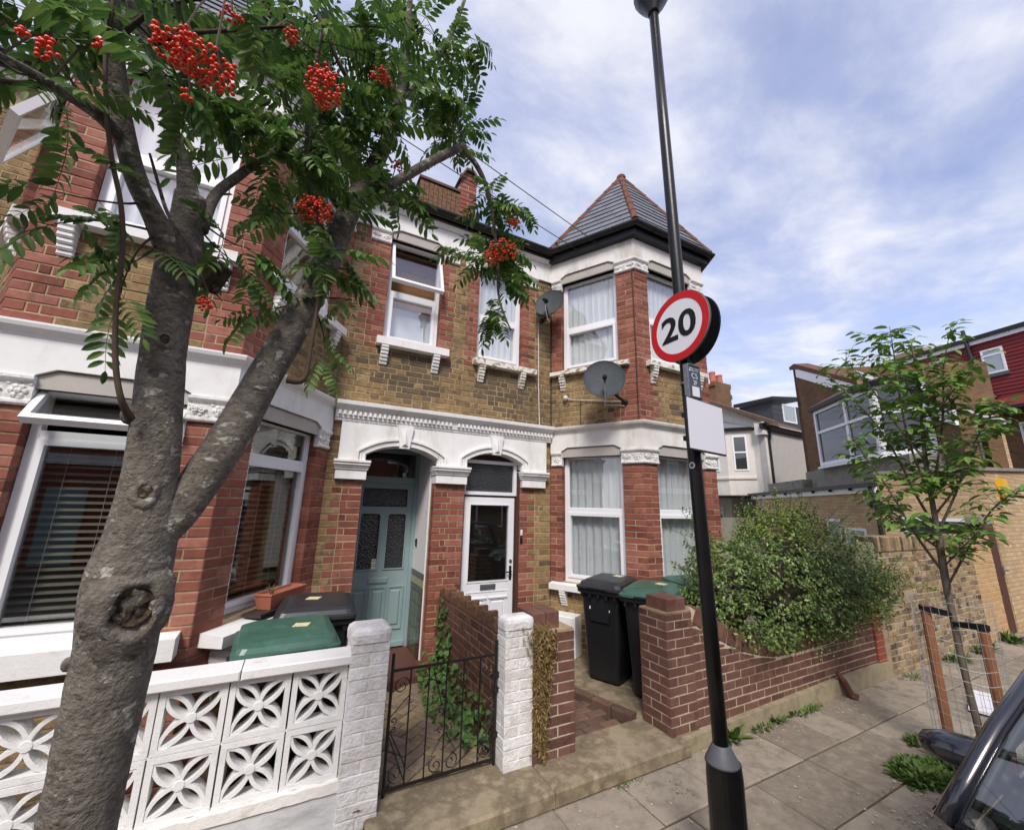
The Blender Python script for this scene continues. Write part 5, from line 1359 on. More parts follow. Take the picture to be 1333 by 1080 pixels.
for k, (a, b) in enumerate((((3.74, 4.22, 5.92), (-15, 1.4, 8.7)), ((3.55, 4.5, 5.93), (-15, 2.0, 8.45)))):
    A, B = Vector(a), Vector(b); m = MB()
    m.tube([tuple(A.lerp(B, i / 14) - Vector((0, 0, .25 * sin(pi * i / 14)))) for i in range(15)], .006, 5)
    tag(m.build('overhead_wire', 'cable_black'), 'thin overhead wire to the turret eaves, the %s of two' % ('upper' if k == 0 else 'lower'), 'wire')

# ------------------------------------------------------------------ lamp post with its signs
LPT = thing('lamp_post', 'tall black street lamp column carrying the 20 sign', 'lamp post', (2.245, 1.70, 0))
def lx(z): return 2.245 - .0215 * z
m = MB(); m.lathe([(.092, -.02), (.092, .60), (.088, .665)], (lx(.3), 1.70, 0), 24); m.build('base', 'black_paint', LPT, smooth=False)
m = MB(); m.lathe([(.089, .662), (.086, .672), (.047, .745), (.044, .75)], (lx(.7), 1.70, 0), 24); m.build('collar', 'grey_band', LPT, smooth=True)
m = MB(); m.tube([(lx(z), 1.70, z) for z in (.70, 1.5, 2.5, 3.6, 4.8, 6.0)], [.041, .0405, .040, .0395, .038, .036], 20); m.build('shaft', 'black_paint', LPT, smooth=True)
m = MB(); m.lathe([(.041, 5.97), (.045, 6.0), (.11, 6.11), (.15, 6.2), (.15, 6.26), (.02, 6.3)], (lx(6), 1.70, 0), 20); m.tube([(lx(6), 1.7, 6.22), (lx(6) + .1, 1.3, 6.3), (lx(6) + .15, 1.0, 6.32)], .09, 10); m.build('lantern', 'black_paint', LPT, smooth=True)
m = MB(); m.lathe([(.0462, 1.92), (.0466, 1.922), (.0466, 1.968), (.0462, 1.97)], (lx(1.95), 1.70, 0), 20, caps=False); 
m = MB(); m.tube([(lx(2.27) - .0405, 1.69, 2.27), (lx(2.27) - .042, 1.69, 2.27)], .021, 14); m.build('round_sticker', 'print_white', LPT); m = MB(); m.tube([(lx(2.27) - .0421, 1.69, 2.27), (lx(2.27) - .0427, 1.69, 2.27)], .012, 12); m.build('sticker_dot', 'sign_slate', LPT)
def disc(mb, c, axis, r, t0, t1, n=48, mi=0, r_in=0.0):
    """annulus / disc along +axis between t0 and t1"""
    q = Vector(axis).to_track_quat('Z', 'Y').to_matrix()
    if r_in: mb.lathe([(r_in, t0), (r, t0), (r, t1), (r_in, t1), (r_in, t0)], c, n, q, mi, caps=False)
    else: mb.lathe([(.0008, t0), (r, t0), (r, t1), (.0008, t1)], c, n, q, mi, caps=True)
sx, sy, sz = 2.10, 1.672, 3.185
ax = Vector((-1, 0.03, 0.01)).normalized()
SG = thing('speed_limit_sign', 'round red ringed 20 speed limit sign on the lamp post', 'road sign', (sx, sy, sz))
m = MB(); disc(m, (sx, sy, sz), ax, .240, -.012, .0); m.build('plate', 'grey_band', SG)
m = MB(); disc(m, (sx, sy, sz), ax, .236, .0, .0015); m.build('face', 'sign_white', SG)
m = MB(); disc(m, (sx, sy, sz), ax, .236, .0016, .003, r_in=.187); m.build('red_ring', 'sign_red', SG)
tm = text_mb('20', .40, bold=.009, depth=.0008); tm.materials.clear(); tm.materials.append(MATS['sign_black'])
xs_ = [v.co.x for v in tm.vertices]; ys_ = [v.co.y for v in tm.vertices]; cx_, cy_ = (min(xs_) + max(xs_)) / 2, (min(ys_) + max(ys_)) / 2; kx = .279 / (max(xs_) - min(xs_)); ky = .185 / (max(ys_) - min(ys_))
for v in tm.vertices: v.co.x = (v.co.x - cx_) * kx; v.co.y = (v.co.y - cy_) * ky
# text x axis runs to the viewer's right as seen facing the sign (towards -Y), y up, z along the sign's axis
zA = ax; yA = (Vector((0, 0, 1)) - zA * zA.z).normalized(); xA = yA.cross(zA)
place('numerals', tm, SG, loc=tuple(Vector((sx, sy, sz)) + zA * .0028), rot=Matrix((xA, yA, zA)).transposed())
m = MB()
for dz in (-.11, .11): m.box(WF, sx + .012, lx(sz) + .05, -1.755, -1.645, sz + dz - .02, sz + dz + .02)
m.build('clamp', 'grey_band', SG)
BS = thing('round_sign', 'black back of a second round sign behind the 20 sign', 'road sign', (2.30, 1.70, 3.17))
m = MB(); bx = Vector((1, -.12, 0)).normalized(); c2 = (2.255, 1.70, 3.20); disc(m, c2, bx, .240, .0, .012); m.build('plate', 'sign_black', BS)
m = MB(); disc(m, c2, bx, .238, .0125, .014); m.build('face', 'sign_white', BS)
m = MB()
for dz in (-.10, .10):
    m.box(WF, 2.14, 2.262, -1.75, -1.65, 3.2 + dz - .018, 3.2 + dz + .018)
    m.tube([(2.265, 1.56, 3.2 + dz * 1.2), (2.245, 1.56, 3.2 + dz * 1.2)], .012, 8)
m.build('fixing', 'sign_black', BS); m = MB(); m.box(WF, 2.235, 2.2615, -1.62, -1.605, 3.08, 3.12); m.box(WF, 2.235, 2.2615, -1.52, -1.505, 3.10, 3.125); m.build('sticker', 'print_white', BS)
# small zone plate
FZ = Fr((2.10, 1.625), (2.235, 1.63))
ZP = thing('zone_plate', 'small dark parking zone plate on the lamp post below the 20 sign', 'sign', FZ.P(.06, 0, 2.69))
m = MB(); m.chbox(FZ, 0, .125, -.03, 0, 2.69, 2.905, .004); m.build('plate', 'sign_slate', ZP)
m = MB(); m.box(FZ, -.006, 0, -.03, .003, 2.685, 2.91); m.box(FZ, 0, .125, -.03, .003, 2.906, 2.912); m.build('edge', 'steel', ZP)
m = MB(); m.box(FZ, .03, .10, .0, .0015, 2.70, 2.765); m.build('blank_panel', 'print_white', ZP)
def plate_text(txt, size, u, z, T, fr, mname, t=.001, bold=.0):
    me = text_mb(txt, size, bold, .0004); me.materials.clear(); me.materials.append(MATS[mname])
    place('lettering', me, T, loc=fr.P(u, t, z), rot=Matrix(((fr.d[0], 0, fr.n[0]), (fr.d[1], 0, fr.n[1]), (0, 1, 0))))
plate_text('C5', .052, .062, 2.835, ZP, FZ, 'print_white'); plate_text('2F', .042, .064, 2.79, ZP, FZ, 'print_white')
m = MB()
for k in range(7): m.box(FZ, .02 + k * .013, .029 + k * .013, .0, .001, 2.882, 2.889)
for k in range(6): m.box(FZ, .028 + k * .013, .037 + k * .013, .0, .001, 2.868, 2.875)
m.box(FZ, .012, .022, .0, .001, 2.866, 2.877); m.build('small_print', 'print_white', ZP)
m = MB(); m.lathe([(.0456, 2.80), (.048, 2.80), (.048, 2.815), (.0456, 2.815)], (lx(2.8), 1.70, 0), 18, caps=False); m.box(WF, 2.13, 2.2, -1.66, -1.63, 2.79, 2.82); m.build('strap', 'steel', ZP)
FW = Fr((1.995, 1.575), (2.455, 1.655))
WP = thing('blank_plate', 'blank white rectangular plate with black edge on the lamp post', 'sign', FW.P(.23, 0, 2.34))
m = MB(); m.chbox(FW, 0, .465, -.014, 0, 2.345, 2.675, .004); m.build('plate', 'sign_black', WP)
m = MB(); m.box(FW, .010, .455, 0, .0015, 2.355, 2.665); m.build('face', 'blank_white', WP)
m = MB(); m.box(FW, .12, .26, -.10, -.014, 2.42, 2.45); m.box(FW, .12, .26, -.10, -.014, 2.57, 2.60); m.build('bracket', 'sign_black', WP)

# ------------------------------------------------------------------ parked car
CAR = thing('parked_car', 'black hatchback parked at the kerb, its wing mirror sticking out', 'car', (3.1, -.1, -.10))
YC = -.10; HWm = .87
def csec(x, zt, hw, zb=.10, crown=.03, ins=.16):
    o = []
    prof = [(-.62, zb), (-.93, zb + .06), (-1.0, zb + .28), (-1.0, zt - .22), (-.975, zt - .08), (-1 + ins, zt), (-.45, zt + crown * .8), (0, zt + crown)]
    for a, z in prof: o.append((x, YC + a * hw, z))
    for a, z in prof[-2::-1]: o.append((x, YC - a * hw, z))
    return o
m = MB()
st = [(1.18, .52, .60, .16), (1.22, .66, .74, .10), (1.34, .76, .82, .06), (1.6, .84, .855, .05), (1.9, .92, .87, .05), (2.06, .955, .875, .05), (2.3, .985, .875, .05), (3.0, 1.0, .88, .05), (4.2, 1.02, .88, .05), (4.9, 1.02, .86, .08), (5.25, 1.0, .80, .12), (5.36, .70, .72, .2)]
loft(m, [csec(x, z, h, b, ins=(.14 if x < 2.2 else .10)) for x, z, h, b in st]); BODY = m.build('body', 'car_black', CAR, smooth=True)
m = MB(); m.box(WF, 2.14, 4.9, -YC - .74, -YC + .74, 1.02, 1.035); m.build('cabin_floor', 'car_trim', CAR)
# bonnet panel with its shut line
m = MB(); rows_ = []
for x, z, hw in ((1.36, .775, .62), (1.6, .862, .66), (1.85, .925, .69), (2.045, .972, .71), (2.10, .985, .70)):
    rows_.append([(x - (.0 if x < 2 else .10 * (abs(a) ** 2) * -1 * 0), YC + a * hw, z + .022 - .028 * a * a + .004) for a in (-1, -.75, -.4, 0, .4, .75, 1)])
v = [p for r in rows_ for p in r]; m.add(v, [(i * 7 + j, (i + 1) * 7 + j, (i + 1) * 7 + j + 1, i * 7 + j + 1) for i in range(4) for j in range(6)]); m.build('bonnet', 'car_black', CAR, smooth=True)
PIL = [(2.08, .845, .985), (2.17, .80, 1.10), (2.34, .745, 1.25), (2.60, .685, 1.40), (2.98, .64, 1.515)]
for sg in (1, -1):
    m = MB(); pts = [(x, YC + sg * y, z) for x, y, z in PIL]
    m.tube(pts, [.030, .028, .027, .027, .028], 10); m.build('pillar', 'car_black', CAR, smooth=True)
    m = MB(); m.tube([(x + .03, y - sg * .035, z - .012) for x, y, z in pts], [.016, .016, .016, .016, .016], 8); m.build('windscreen_trim', 'car_trim', CAR, smooth=True)
m = MB(); G_ = []
for x, y, z in PIL:
    G_.append([(x - .05 * (1 - a * a) * 1.0, YC + a * (y - .03), z + .03 * (1 - a * a)) for a in [-1 + 2 * k / 10 for k in range(11)]])
v = [p for r in G_ for p in r]; m.add(v, [(i * 11 + j, i * 11 + j + 1, (i + 1) * 11 + j + 1, (i + 1) * 11 + j) for i in range(len(PIL) - 1) for j in range(10)]); m.build('windscreen', 'car_glass', CAR, smooth=True)
m = MB(); b_ = [(2.05 - .02 * (1 - a * a), YC + a * .80, .985 + .02 * (1 - a * a)) for a in [-1 + 2 * k / 8 for k in range(9)]]
m.tube(b_, .035, 6); m.build('cowl', 'car_trim', CAR, smooth=True)
m = MB(); v = []
for x, z, hw in ((2.94, 1.51, .63), (3.3, 1.56, .64), (3.9, 1.565, .64), (4.5, 1.52, .62), (4.85, 1.44, .58)): v.append([(x, YC + a * hw, z + .03 * (1 - a * a)) for a in (-1, -.8, -.4, 0, .4, .8, 1)] + [(x, YC + a * hw * .97, z - .03) for a in (1, .8, .4, 0, -.4, -.8, -1)])
loft(m, v); m.build('roof', 'car_black', CAR, smooth=True)
for sg in (1, -1):
    S_ = lambda pts: [(x, YC + sg * y, z) for x, y, z in pts]
    for poly in ([(2.22, .835, 1.03), (3.28, .86, 1.04), (3.30, .665, 1.52), (2.98, .65, 1.50), (2.5, .735, 1.33)], [(3.36, .86, 1.04), (4.55, .85, 1.06), (4.45, .65, 1.48), (3.38, .665, 1.52)]):
        m = MB(); p = S_(poly); m.add(p, [tuple(range(len(p)))]); m.build('side_window', 'car_glass', CAR)
    m = MB(); m.tube(S_([(3.32, .87, 1.0), (3.34, .67, 1.53)]), .035, 6); m.tube(S_([(4.62, .85, 1.02), (4.5, .66, 1.47)]), .07, 6); m.tube(S_([(2.1, .86, 1.0), (3.3, .88, 1.02), (4.7, .87, 1.03)]), .018, 6); m.build('window_frame', 'car_trim', CAR)
    for wx in (1.80, 4.40):
        w_ = MB(); w_.lathe([(.18, -.09), (.29, -.10), (.315, -.06), (.315, .06), (.29, .10), (.18, .09)], (wx, YC + sg * .80, .215), 28, Matrix.Rotation(pi / 2, 3, 'X')); WH = w_.build('wheel', 'tyre', CAR, smooth=True)
        w_ = MB(); w_.lathe([(.02, -.05), (.19, -.07), (.2, -.09), (.2, .09), (.19, .07), (.02, .05)], (wx, YC + sg * .80, .215), 20, Matrix.Rotation(pi / 2, 3, 'X')); w_.build('rim', 'steel', WH, smooth=True)
    m = MB(); m.ball((1.34, YC + sg * .66, .62), .14, 10, 6, (.7, 1, .6)); m.build('headlight', 'lamp_plastic', CAR, smooth=True)
m = MB(); v = [(4.85, YC - .58, 1.44), (4.85, YC + .58, 1.44), (5.2, YC + .72, 1.04), (5.2, YC - .72, 1.04)]; m.add(v, [(0, 1, 2, 3)]); m.build('rear_window', 'car_glass', CAR)
m = MB()
for sy_ in (-.36, .36):
    loft(m, [[(x + 3.15, y + YC + sy_, z) for x, y in rrect(.16, w, .05)] for z, w in ((1.0, .46), (1.25, .46), (1.32, .36))]); loft(m, [[(x + 3.2, y + YC + sy_, z) for x, y in rrect(.10, w, .04)] for z, w in ((1.31, .24), (1.38, .26), (1.46, .22))])
m.build('seat', 'car_seat', CAR)
m = MB(); v = []
for a in [-1 + 2 * k / 8 for k in range(9)]: v.append((2.14, YC + a * .74, 1.0))
loft(m, [[(2.10, YC - .76, .98), (2.10, YC + .76, .98), (2.50, YC + .78, .98), (2.50, YC - .78, .98)], [(2.18, YC - .72, 1.03), (2.18, YC + .72, 1.03), (2.55, YC + .72, 1.075), (2.55, YC - .72, 1.075)]]); m.build('dashboard', 'car_trim', CAR)
m = MB(); m.tube([(2.62 + .06 * sin(a), YC + .36 + .17 * cos(a), 1.10 + .15 * sin(a)) for a in [2 * pi * k / 20 for k in range(21)]], .014, 6); m.build('steering_wheel', 'car_trim', CAR)
for sg in (1, -1):
    m = MB(); R2_ = []
    S2 = [(.00, .012, .018, 0), (.02, .045, .045, .006), (.08, .072, .066, .010), (.15, .082, .078, .004), (.20, .080, .080, 0), (.212, .068, .068, 0)]
    y0 = YC + sg * 1.09
    for d, a, b, e in S2:
        R2_.append([(2.66 + d * .18 + (.0) + .075 * cos(t) * (a / .082), y0 - sg * d, 1.005 + e + b * .82 * sin(t) - (.012 if sin(t) < 0 else 0) * 1) for t in [2 * pi * k / 16 for k in range(16)]])
    loft(m, R2_); MI = m.build('wing_mirror', 'car_black', CAR, smooth=True)
    m = MB(); m.tube([(2.68, y0 - sg * .17, .965), (2.64, YC + sg * .88, .975), (2.58, YC + sg * .80, .99)], [.045, .04, .05], 8); m.build('mirror_arm', 'car_trim', MI, smooth=True)
    m = MB(); m.tube([(2.70, y0 - sg * .205, .93), (2.72, y0 - sg * .21, 1.0), (2.70, y0 - sg * .205, 1.07)], .006, 5); m.build('mirror_seam', 'steel', MI)
# ------------------------------------------------------------------ the rowan by the kerb
ROWAN = [
    ('trunk', [(-0.344, 1.42, 1.117, 0.0702), (-0.348, 1.42, 1.251, 0.0711), (-0.349, 1.42, 1.377, 0.0732), (-0.349, 1.42, 1.537, 0.0767), (-0.351, 1.42, 1.673, 0.0808), (-0.353, 1.42, 1.8, 0.0869), (-0.348, 1.42, 1.914, 0.0751), (-0.354, 1.41, 2.053, 0.0599), (-0.364, 1.4, 2.198, 0.0565), (-0.382, 1.39, 2.414, 0.0519), (-0.386, 1.38, 2.574, 0.0519), (-0.386, 1.37, 2.693, 0.0514), (-0.386, 1.36, 2.784, 0.0414), (-0.391, 1.35, 2.872, 0.0364)]),
    ('limb', [(-0.393, 1.37, 2.653, 0.0383), (-0.443, 1.33, 2.751, 0.0281), (-0.488, 1.29, 2.832, 0.025), (-0.519, 1.25, 2.929, 0.0233), (-0.542, 1.21, 3.035, 0.0219), (-0.56, 1.17, 3.15, 0.02), (-0.576, 1.12, 3.272, 0.018), (-0.591, 1.06, 3.392, 0.0133)]),
    ('limb', [(-0.387, 1.35, 2.839, 0.0307), (-0.413, 1.33, 2.953, 0.0197), (-0.441, 1.31, 3.015, 0.0175), (-0.47, 1.28, 3.104, 0.0153), (-0.516, 1.24, 3.214, 0.013), (-0.561, 1.18, 3.296, 0.0106), (-0.58, 1.12, 3.374, 0.0079)]),
    ('limb', [(-0.35, 1.36, 2.777, 0.0185), (-0.341, 1.38, 2.917, 0.0147), (-0.299, 1.42, 3.046, 0.0139), (-0.248, 1.46, 3.184, 0.0129), (-0.173, 1.5, 3.345, 0.0117), (-0.1, 1.55, 3.539, 0.0086)]),
    ('limb', [(-0.332, 1.41, 1.885, 0.0505), (-0.294, 1.43, 1.949, 0.0511), (-0.25, 1.45, 2.05, 0.052), (-0.197, 1.48, 2.206, 0.0538), (-0.147, 1.51, 2.393, 0.0507), (-0.099, 1.53, 2.553, 0.0524), (-0.052, 1.55, 2.73, 0.0487), (-0.005, 1.57, 2.927, 0.0468), (0.048, 1.58, 3.176, 0.0415), (0.107, 1.58, 3.381, 0.0361), (0.162, 1.57, 3.581, 0.0296), (0.193, 1.55, 3.836, 0.0222), (0.189, 1.5, 4.089, 0.0155), (0.175, 1.45, 4.338, 0.0121)]),
    ('branch', [(0.107, 1.58, 3.253, 0.0262), (0.235, 1.62, 3.437, 0.022), (0.384, 1.66, 3.646, 0.0224), (0.554, 1.7, 3.862, 0.0204)]),
    ('branch', [(0.541, 1.7, 3.846, 0.0182), (0.631, 1.72, 3.81, 0.0146), (0.707, 1.74, 3.722, 0.0127), (0.755, 1.75, 3.577, 0.0106), (0.788, 1.76, 3.427, 0.0084), (0.813, 1.77, 3.252, 0.0073), (0.833, 1.78, 3.079, 0.0062), (0.913, 1.79, 2.923, 0.0042)]),
    ('branch', [(-0.524, 1.25, 2.919, 0.0194), (-0.548, 1.19, 2.913, 0.015), (-0.563, 1.12, 2.88, 0.0123), (-0.584, 1.05, 2.847, 0.0097), (-0.6, 0.98, 2.807, 0.007), (-0.619, 0.92, 2.766, 0.0049)]),
    ('branch', [(-0.548, 1.19, 2.913, 0.0095), (-0.584, 1.1, 2.867, 0.007), (-0.593, 1.02, 2.791, 0.0055), (-0.605, 0.95, 2.718, 0.0038)]),
    ('shoot', [(-0.395, 1.32, 2.19, 0.0101), (-0.408, 1.28, 2.229, 0.0069), (-0.428, 1.27, 2.301, 0.0062), (-0.445, 1.26, 2.404, 0.0055), (-0.454, 1.25, 2.49, 0.0056), (-0.459, 1.23, 2.605, 0.0056), (-0.475, 1.21, 2.705, 0.0056), (-0.505, 1.19, 2.809, 0.0052), (-0.53, 1.17, 2.926, 0.0048), (-0.549, 1.15, 3.058, 0.0045), (-0.547, 1.12, 3.167, 0.0041), (-0.554, 1.1, 3.259, 0.0035)]),
    ('shoot', [(-0.078, 1.5, 2.397, 0.0138), (-0.028, 1.49, 2.405, 0.0094), (-0.022, 1.49, 2.527, 0.0073), (-0.02, 1.49, 2.659, 0.0062), (-0.021, 1.49, 2.796, 0.0038)]),
    ('branch', [(-0.0, 1.57, 2.929, 0.018), (-0.054, 1.5, 3.015, 0.0118), (-0.101, 1.43, 3.108, 0.01), (-0.122, 1.36, 3.231, 0.0084), (-0.123, 1.28, 3.376, 0.0071), (-0.115, 1.2, 3.515, 0.0058)]),
    ('branch', [(0.162, 1.57, 3.581, 0.0164), (0.033, 1.5, 3.642, 0.0121), (-0.068, 1.42, 3.684, 0.0084), (-0.149, 1.35, 3.765, 0.0065)]),
    ('branch', [(0.197, 1.55, 3.794, 0.0153), (0.307, 1.6, 4.105, 0.0131), (0.423, 1.65, 4.452, 0.0123), (0.503, 1.68, 4.837, 0.0088)]),
    ('branch', [(-0.522, 1.24, 3.21, 0.0073), (-0.42, 1.15, 3.212, 0.0057), (-0.301, 1.05, 3.18, 0.005), (-0.178, 0.98, 3.189, 0.0035)]),
    ('branch', [(-0.552, 1.17, 3.105, 0.0071), (-0.457, 1.05, 3.113, 0.0055), (-0.35, 0.95, 3.102, 0.0042), (-0.228, 0.88, 3.12, 0.003)]),
    ('branch', [(-0.374, 1.36, 2.636, 0.0122), (-0.38, 1.3, 2.701, 0.0059), (-0.415, 1.28, 2.77, 0.0049), (-0.434, 1.25, 2.824, 0.004), (-0.444, 1.2, 2.861, 0.003)]),
]
ROWAN_TWIGS = [   # centre, three half axes of a leafy volume, number of twigs ending in it
    ((-0.262, 1.275, 3.442), (0.398, 0.0, 0.278), (-0.029, 0.0, 0.213), (-0.067, 0.325, 0.367), 9),
    ((0.06, 1.55, 3.754), (0.358, 0.0, 0.219), (-0.043, 0.0, 0.438), (0.01, 0.25, 0.283), 11),
    ((0.319, 1.6, 4.211), (0.288, 0.0, 0.197), (-0.028, 0.0, 0.396), (0.04, 0.2, 0.276), 9),
    ((-0.582, 1.1, 3.052), (0.149, 0.0, 0.11), (-0.018, 0.0, 0.093), (-0.106, 0.2, 0.191), 2),
    ((-0.641, 1.075, 2.965), (0.046, 0.0, 0.034), (-0.015, 0.0, 0.076), (-0.074, 0.125, 0.112), 1),
    ((0.501, 1.725, 3.958), (0.2, -0.0, 0.108), (-0.01, 0.0, 0.174), (0.036, 0.125, 0.142), 4),
    ((-0.245, 1.45, 3.252), (0.164, 0.0, 0.087), (-0.017, 0.0, 0.126), (-0.025, 0.15, 0.129), 3),
    ((0.028, 1.55, 3.452), (0.151, 0.0, 0.078), (-0.016, 0.0, 0.15), (0.003, 0.15, 0.141), 4),
    ((-0.107, 1.5, 3.127), (0.155, 0.0, 0.068), (-0.016, 0.0, 0.13), (-0.007, 0.1, 0.075), 4),
    ((0.841, 1.78, 3.583), (0.191, 0.0, 0.076), (-0.006, 0.0, 0.177), (0.047, 0.1, 0.089), 5),
    ((0.789, 1.8, 3.285), (0.218, 0.0, 0.071), (-0.005, 0.0, 0.142), (0.044, 0.1, 0.071), 5),
    ((0.863, 1.79, 3.046), (0.085, 0.0, 0.023), (-0.006, 0.0, 0.184), (0.024, 0.05, 0.029), 2),
    ((-0.585, 1.225, 2.735), (0.05, 0.0, 0.023), (-0.01, 0.0, 0.05), (-0.036, 0.075, 0.045), 1),
    ((-0.572, 1.25, 2.619), (0.058, 0.0, 0.022), (-0.005, 0.0, 0.024), (-0.023, 0.05, 0.025), 1),
    ((-0.436, 1.28, 2.61), (0.037, -0.0, 0.013), (-0.008, -0.0, 0.043), (-0.014, 0.04, 0.019), 1),
    ((-0.236, 1.4, 2.735), (0.071, 0.0, 0.024), (-0.009, 0.0, 0.066), (-0.008, 0.05, 0.026), 2),
    ((-0.21, 1.44, 2.601), (0.083, 0.0, 0.022), (-0.007, 0.0, 0.052), (-0.009, 0.06, 0.025), 1),
    ((-0.022, 1.505, 2.851), (0.077, 0.0, 0.025), (-0.016, 0.0, 0.14), (-0.001, 0.055, 0.031), 2),
    ((0.035, 1.52, 2.702), (0.065, 0.0, 0.017), (-0.012, 0.0, 0.107), (0.001, 0.06, 0.028), 1),
    ((-0.54, 1.125, 2.851), (0.048, 0.0, 0.027), (-0.011, 0.0, 0.06), (-0.036, 0.075, 0.057), 1),
    ((0.19, 1.55, 3.22), (0.095, 0.0, 0.039), (-0.01, 0.0, 0.111), (0.006, 0.05, 0.039), 2),
    ((-0.342, 1.2, 3.094), (0.085, 0.0, 0.051), (-0.012, 0.0, 0.075), (-0.028, 0.1, 0.091), 2),
    ((-0.423, 1.25, 2.457), (0.057, 0.0, 0.015), (-0.005, 0.0, 0.03), (-0.017, 0.05, 0.018), 1),
    ((0.011, 1.515, 2.573), (0.076, 0.0, 0.017), (-0.014, 0.0, 0.117), (0.0, 0.035, 0.013), 1),
]
ROWAN_BERRIES = [
    ((-0.315, 0.86, 2.872), 0.052, 0.046),
    ((-0.262, 0.86, 2.856), 0.058, 0.044),
    ((-0.071, 1.02, 3.106), 0.05, 0.079),
    ((-0.067, 1.38, 2.979), 0.063, 0.056),
    ((0.79, 1.66, 3.295), 0.081, 0.058),
    ((0.744, 1.68, 3.246), 0.056, 0.044),
    ((0.864, 1.7, 3.512), 0.041, 0.029),
    ((0.085, 1.25, 3.507), 0.043, 0.03),
    ((0.209, 1.5, 3.397), 0.035, 0.03),
    ((-0.29, 1.3, 2.527), 0.019, 0.027),
    ((-0.349, 1.05, 2.939), 0.016, 0.017),
    ((-0.171, 1.05, 3.26), 0.017, 0.036),
    ((-0.529, 0.95, 2.832), 0.016, 0.034),
    ((-0.536, 0.9, 2.805), 0.008, 0.013),
    ((-0.489, 1.0, 2.933), 0.013, 0.015),
    ((-0.263, 0.9, 3.048), 0.026, 0.016),
]
SAPLING = [
    ('trunk', [(5.12, 1.502, 0.196, 0.025), (5.149, 1.525, 0.577, 0.0252), (5.146, 1.533, 0.864, 0.0249), (5.147, 1.533, 1.165, 0.0256), (5.147, 1.532, 1.509, 0.0288), (5.15, 1.522, 1.803, 0.0245), (5.151, 1.517, 2.142, 0.0202), (5.154, 1.506, 2.493, 0.0181), (5.195, 1.49, 2.862, 0.0133), (5.253, 1.472, 3.25, 0.0109), (5.255, 1.464, 3.69, 0.0056)]),
    ('branch', [(5.144, 1.543, 1.527, 0.0121), (4.981, 1.608, 1.799, 0.01), (4.835, 1.669, 2.133, 0.0079), (4.723, 1.729, 2.396, 0.0068), (4.592, 1.836, 2.738, 0.0043)]),
    ('branch', [(5.153, 1.512, 1.429, 0.0094), (5.284, 1.356, 1.782, 0.0081), (5.402, 1.228, 2.049, 0.0068), (5.466, 1.092, 2.215, 0.0033)]),
    ('branch', [(5.15, 1.522, 1.87, 0.0123), (5.202, 1.643, 2.215, 0.0107), (5.257, 1.748, 2.598, 0.0086), (5.288, 1.918, 3.03, 0.0079), (5.247, 2.252, 3.641, 0.0055)]),
    ('branch', [(5.148, 1.527, 1.836, 0.0123), (5.113, 1.339, 2.206, 0.0082), (5.061, 1.196, 2.526, 0.0068), (5.063, 1.025, 2.832, 0.0043), (5.05, 0.911, 2.874, 0.0031)]),
    ('branch', [(5.151, 1.517, 2.142, 0.0113), (5.099, 1.574, 2.641, 0.0094), (5.048, 1.565, 3.085, 0.0083), (5.004, 1.535, 3.46, 0.0056), (4.974, 1.515, 3.81, 0.0028)]),
    ('branch', [(5.153, 1.512, 2.176, 0.0114), (5.262, 1.438, 2.567, 0.0089), (5.368, 1.369, 3.012, 0.0078), (5.415, 1.324, 3.394, 0.0053), (5.49, 1.226, 3.817, 0.0026)]),
    ('branch', [(5.154, 1.506, 2.493, 0.0103), (4.947, 1.603, 2.852, 0.0082), (4.774, 1.69, 3.228, 0.0057), (4.653, 1.819, 3.524, 0.003)]),
    ('branch', [(5.151, 1.517, 2.005, 0.01), (5.376, 1.337, 2.354, 0.0073), (5.574, 1.238, 2.68, 0.0049), (5.675, 1.172, 2.79, 0.0024)]),
    ('branch', [(5.159, 1.491, 2.71, 0.0092), (5.117, 1.32, 2.967, 0.0062), (5.076, 1.127, 3.201, 0.0035), (5.059, 1.044, 3.315, 0.0023)]),
    ('branch', [(5.148, 1.527, 1.704, 0.0097), (5.267, 1.718, 1.857, 0.0081), (5.351, 1.893, 2.033, 0.0058), (5.369, 2.041, 2.148, 0.0031)]),
    ('branch', [(5.147, 1.53, 1.555, 0.0072), (5.05, 1.374, 1.722, 0.0057), (4.985, 1.221, 1.89, 0.0032)]),
    ('branch', [(5.196, 1.485, 2.899, 0.008), (5.278, 1.567, 3.279, 0.0057), (5.308, 1.7, 3.702, 0.0031), (5.295, 1.74, 3.845, 0.0031)]),
]
def crom(pts, sub=4):
    """smooth a (x, y, z, r) polyline"""
    out = []; n = len(pts)
    for i in range(n - 1):
        p0 = pts[max(0, i - 1)]; p1 = pts[i]; p2 = pts[i + 1]; p3 = pts[min(n - 1, i + 2)]
        for k in range(sub):
            t = k / sub
            out.append(tuple(.5 * ((2 * p1[j]) + (-p0[j] + p2[j]) * t + (2 * p0[j] - 5 * p1[j] + 4 * p2[j] - p3[j]) * t * t + (-p0[j] + 3 * p1[j] - 3 * p2[j] + p3[j]) * t ** 3) for j in range(4)))
    out.append(pts[-1]); return out
def leaf_frame(d, up, roll=0.0):
    d = Vector(d).normalized(); u = Vector(up); x = d.cross(u)
    if x.length < 1e-4: x = d.cross(Vector((1, 0, 0)))
    x.normalize(); z = x.cross(d).normalized()
    m = Matrix((x, d, z)).transposed()
    return m @ Matrix.Rotation(roll, 3, 'Y') if roll else m
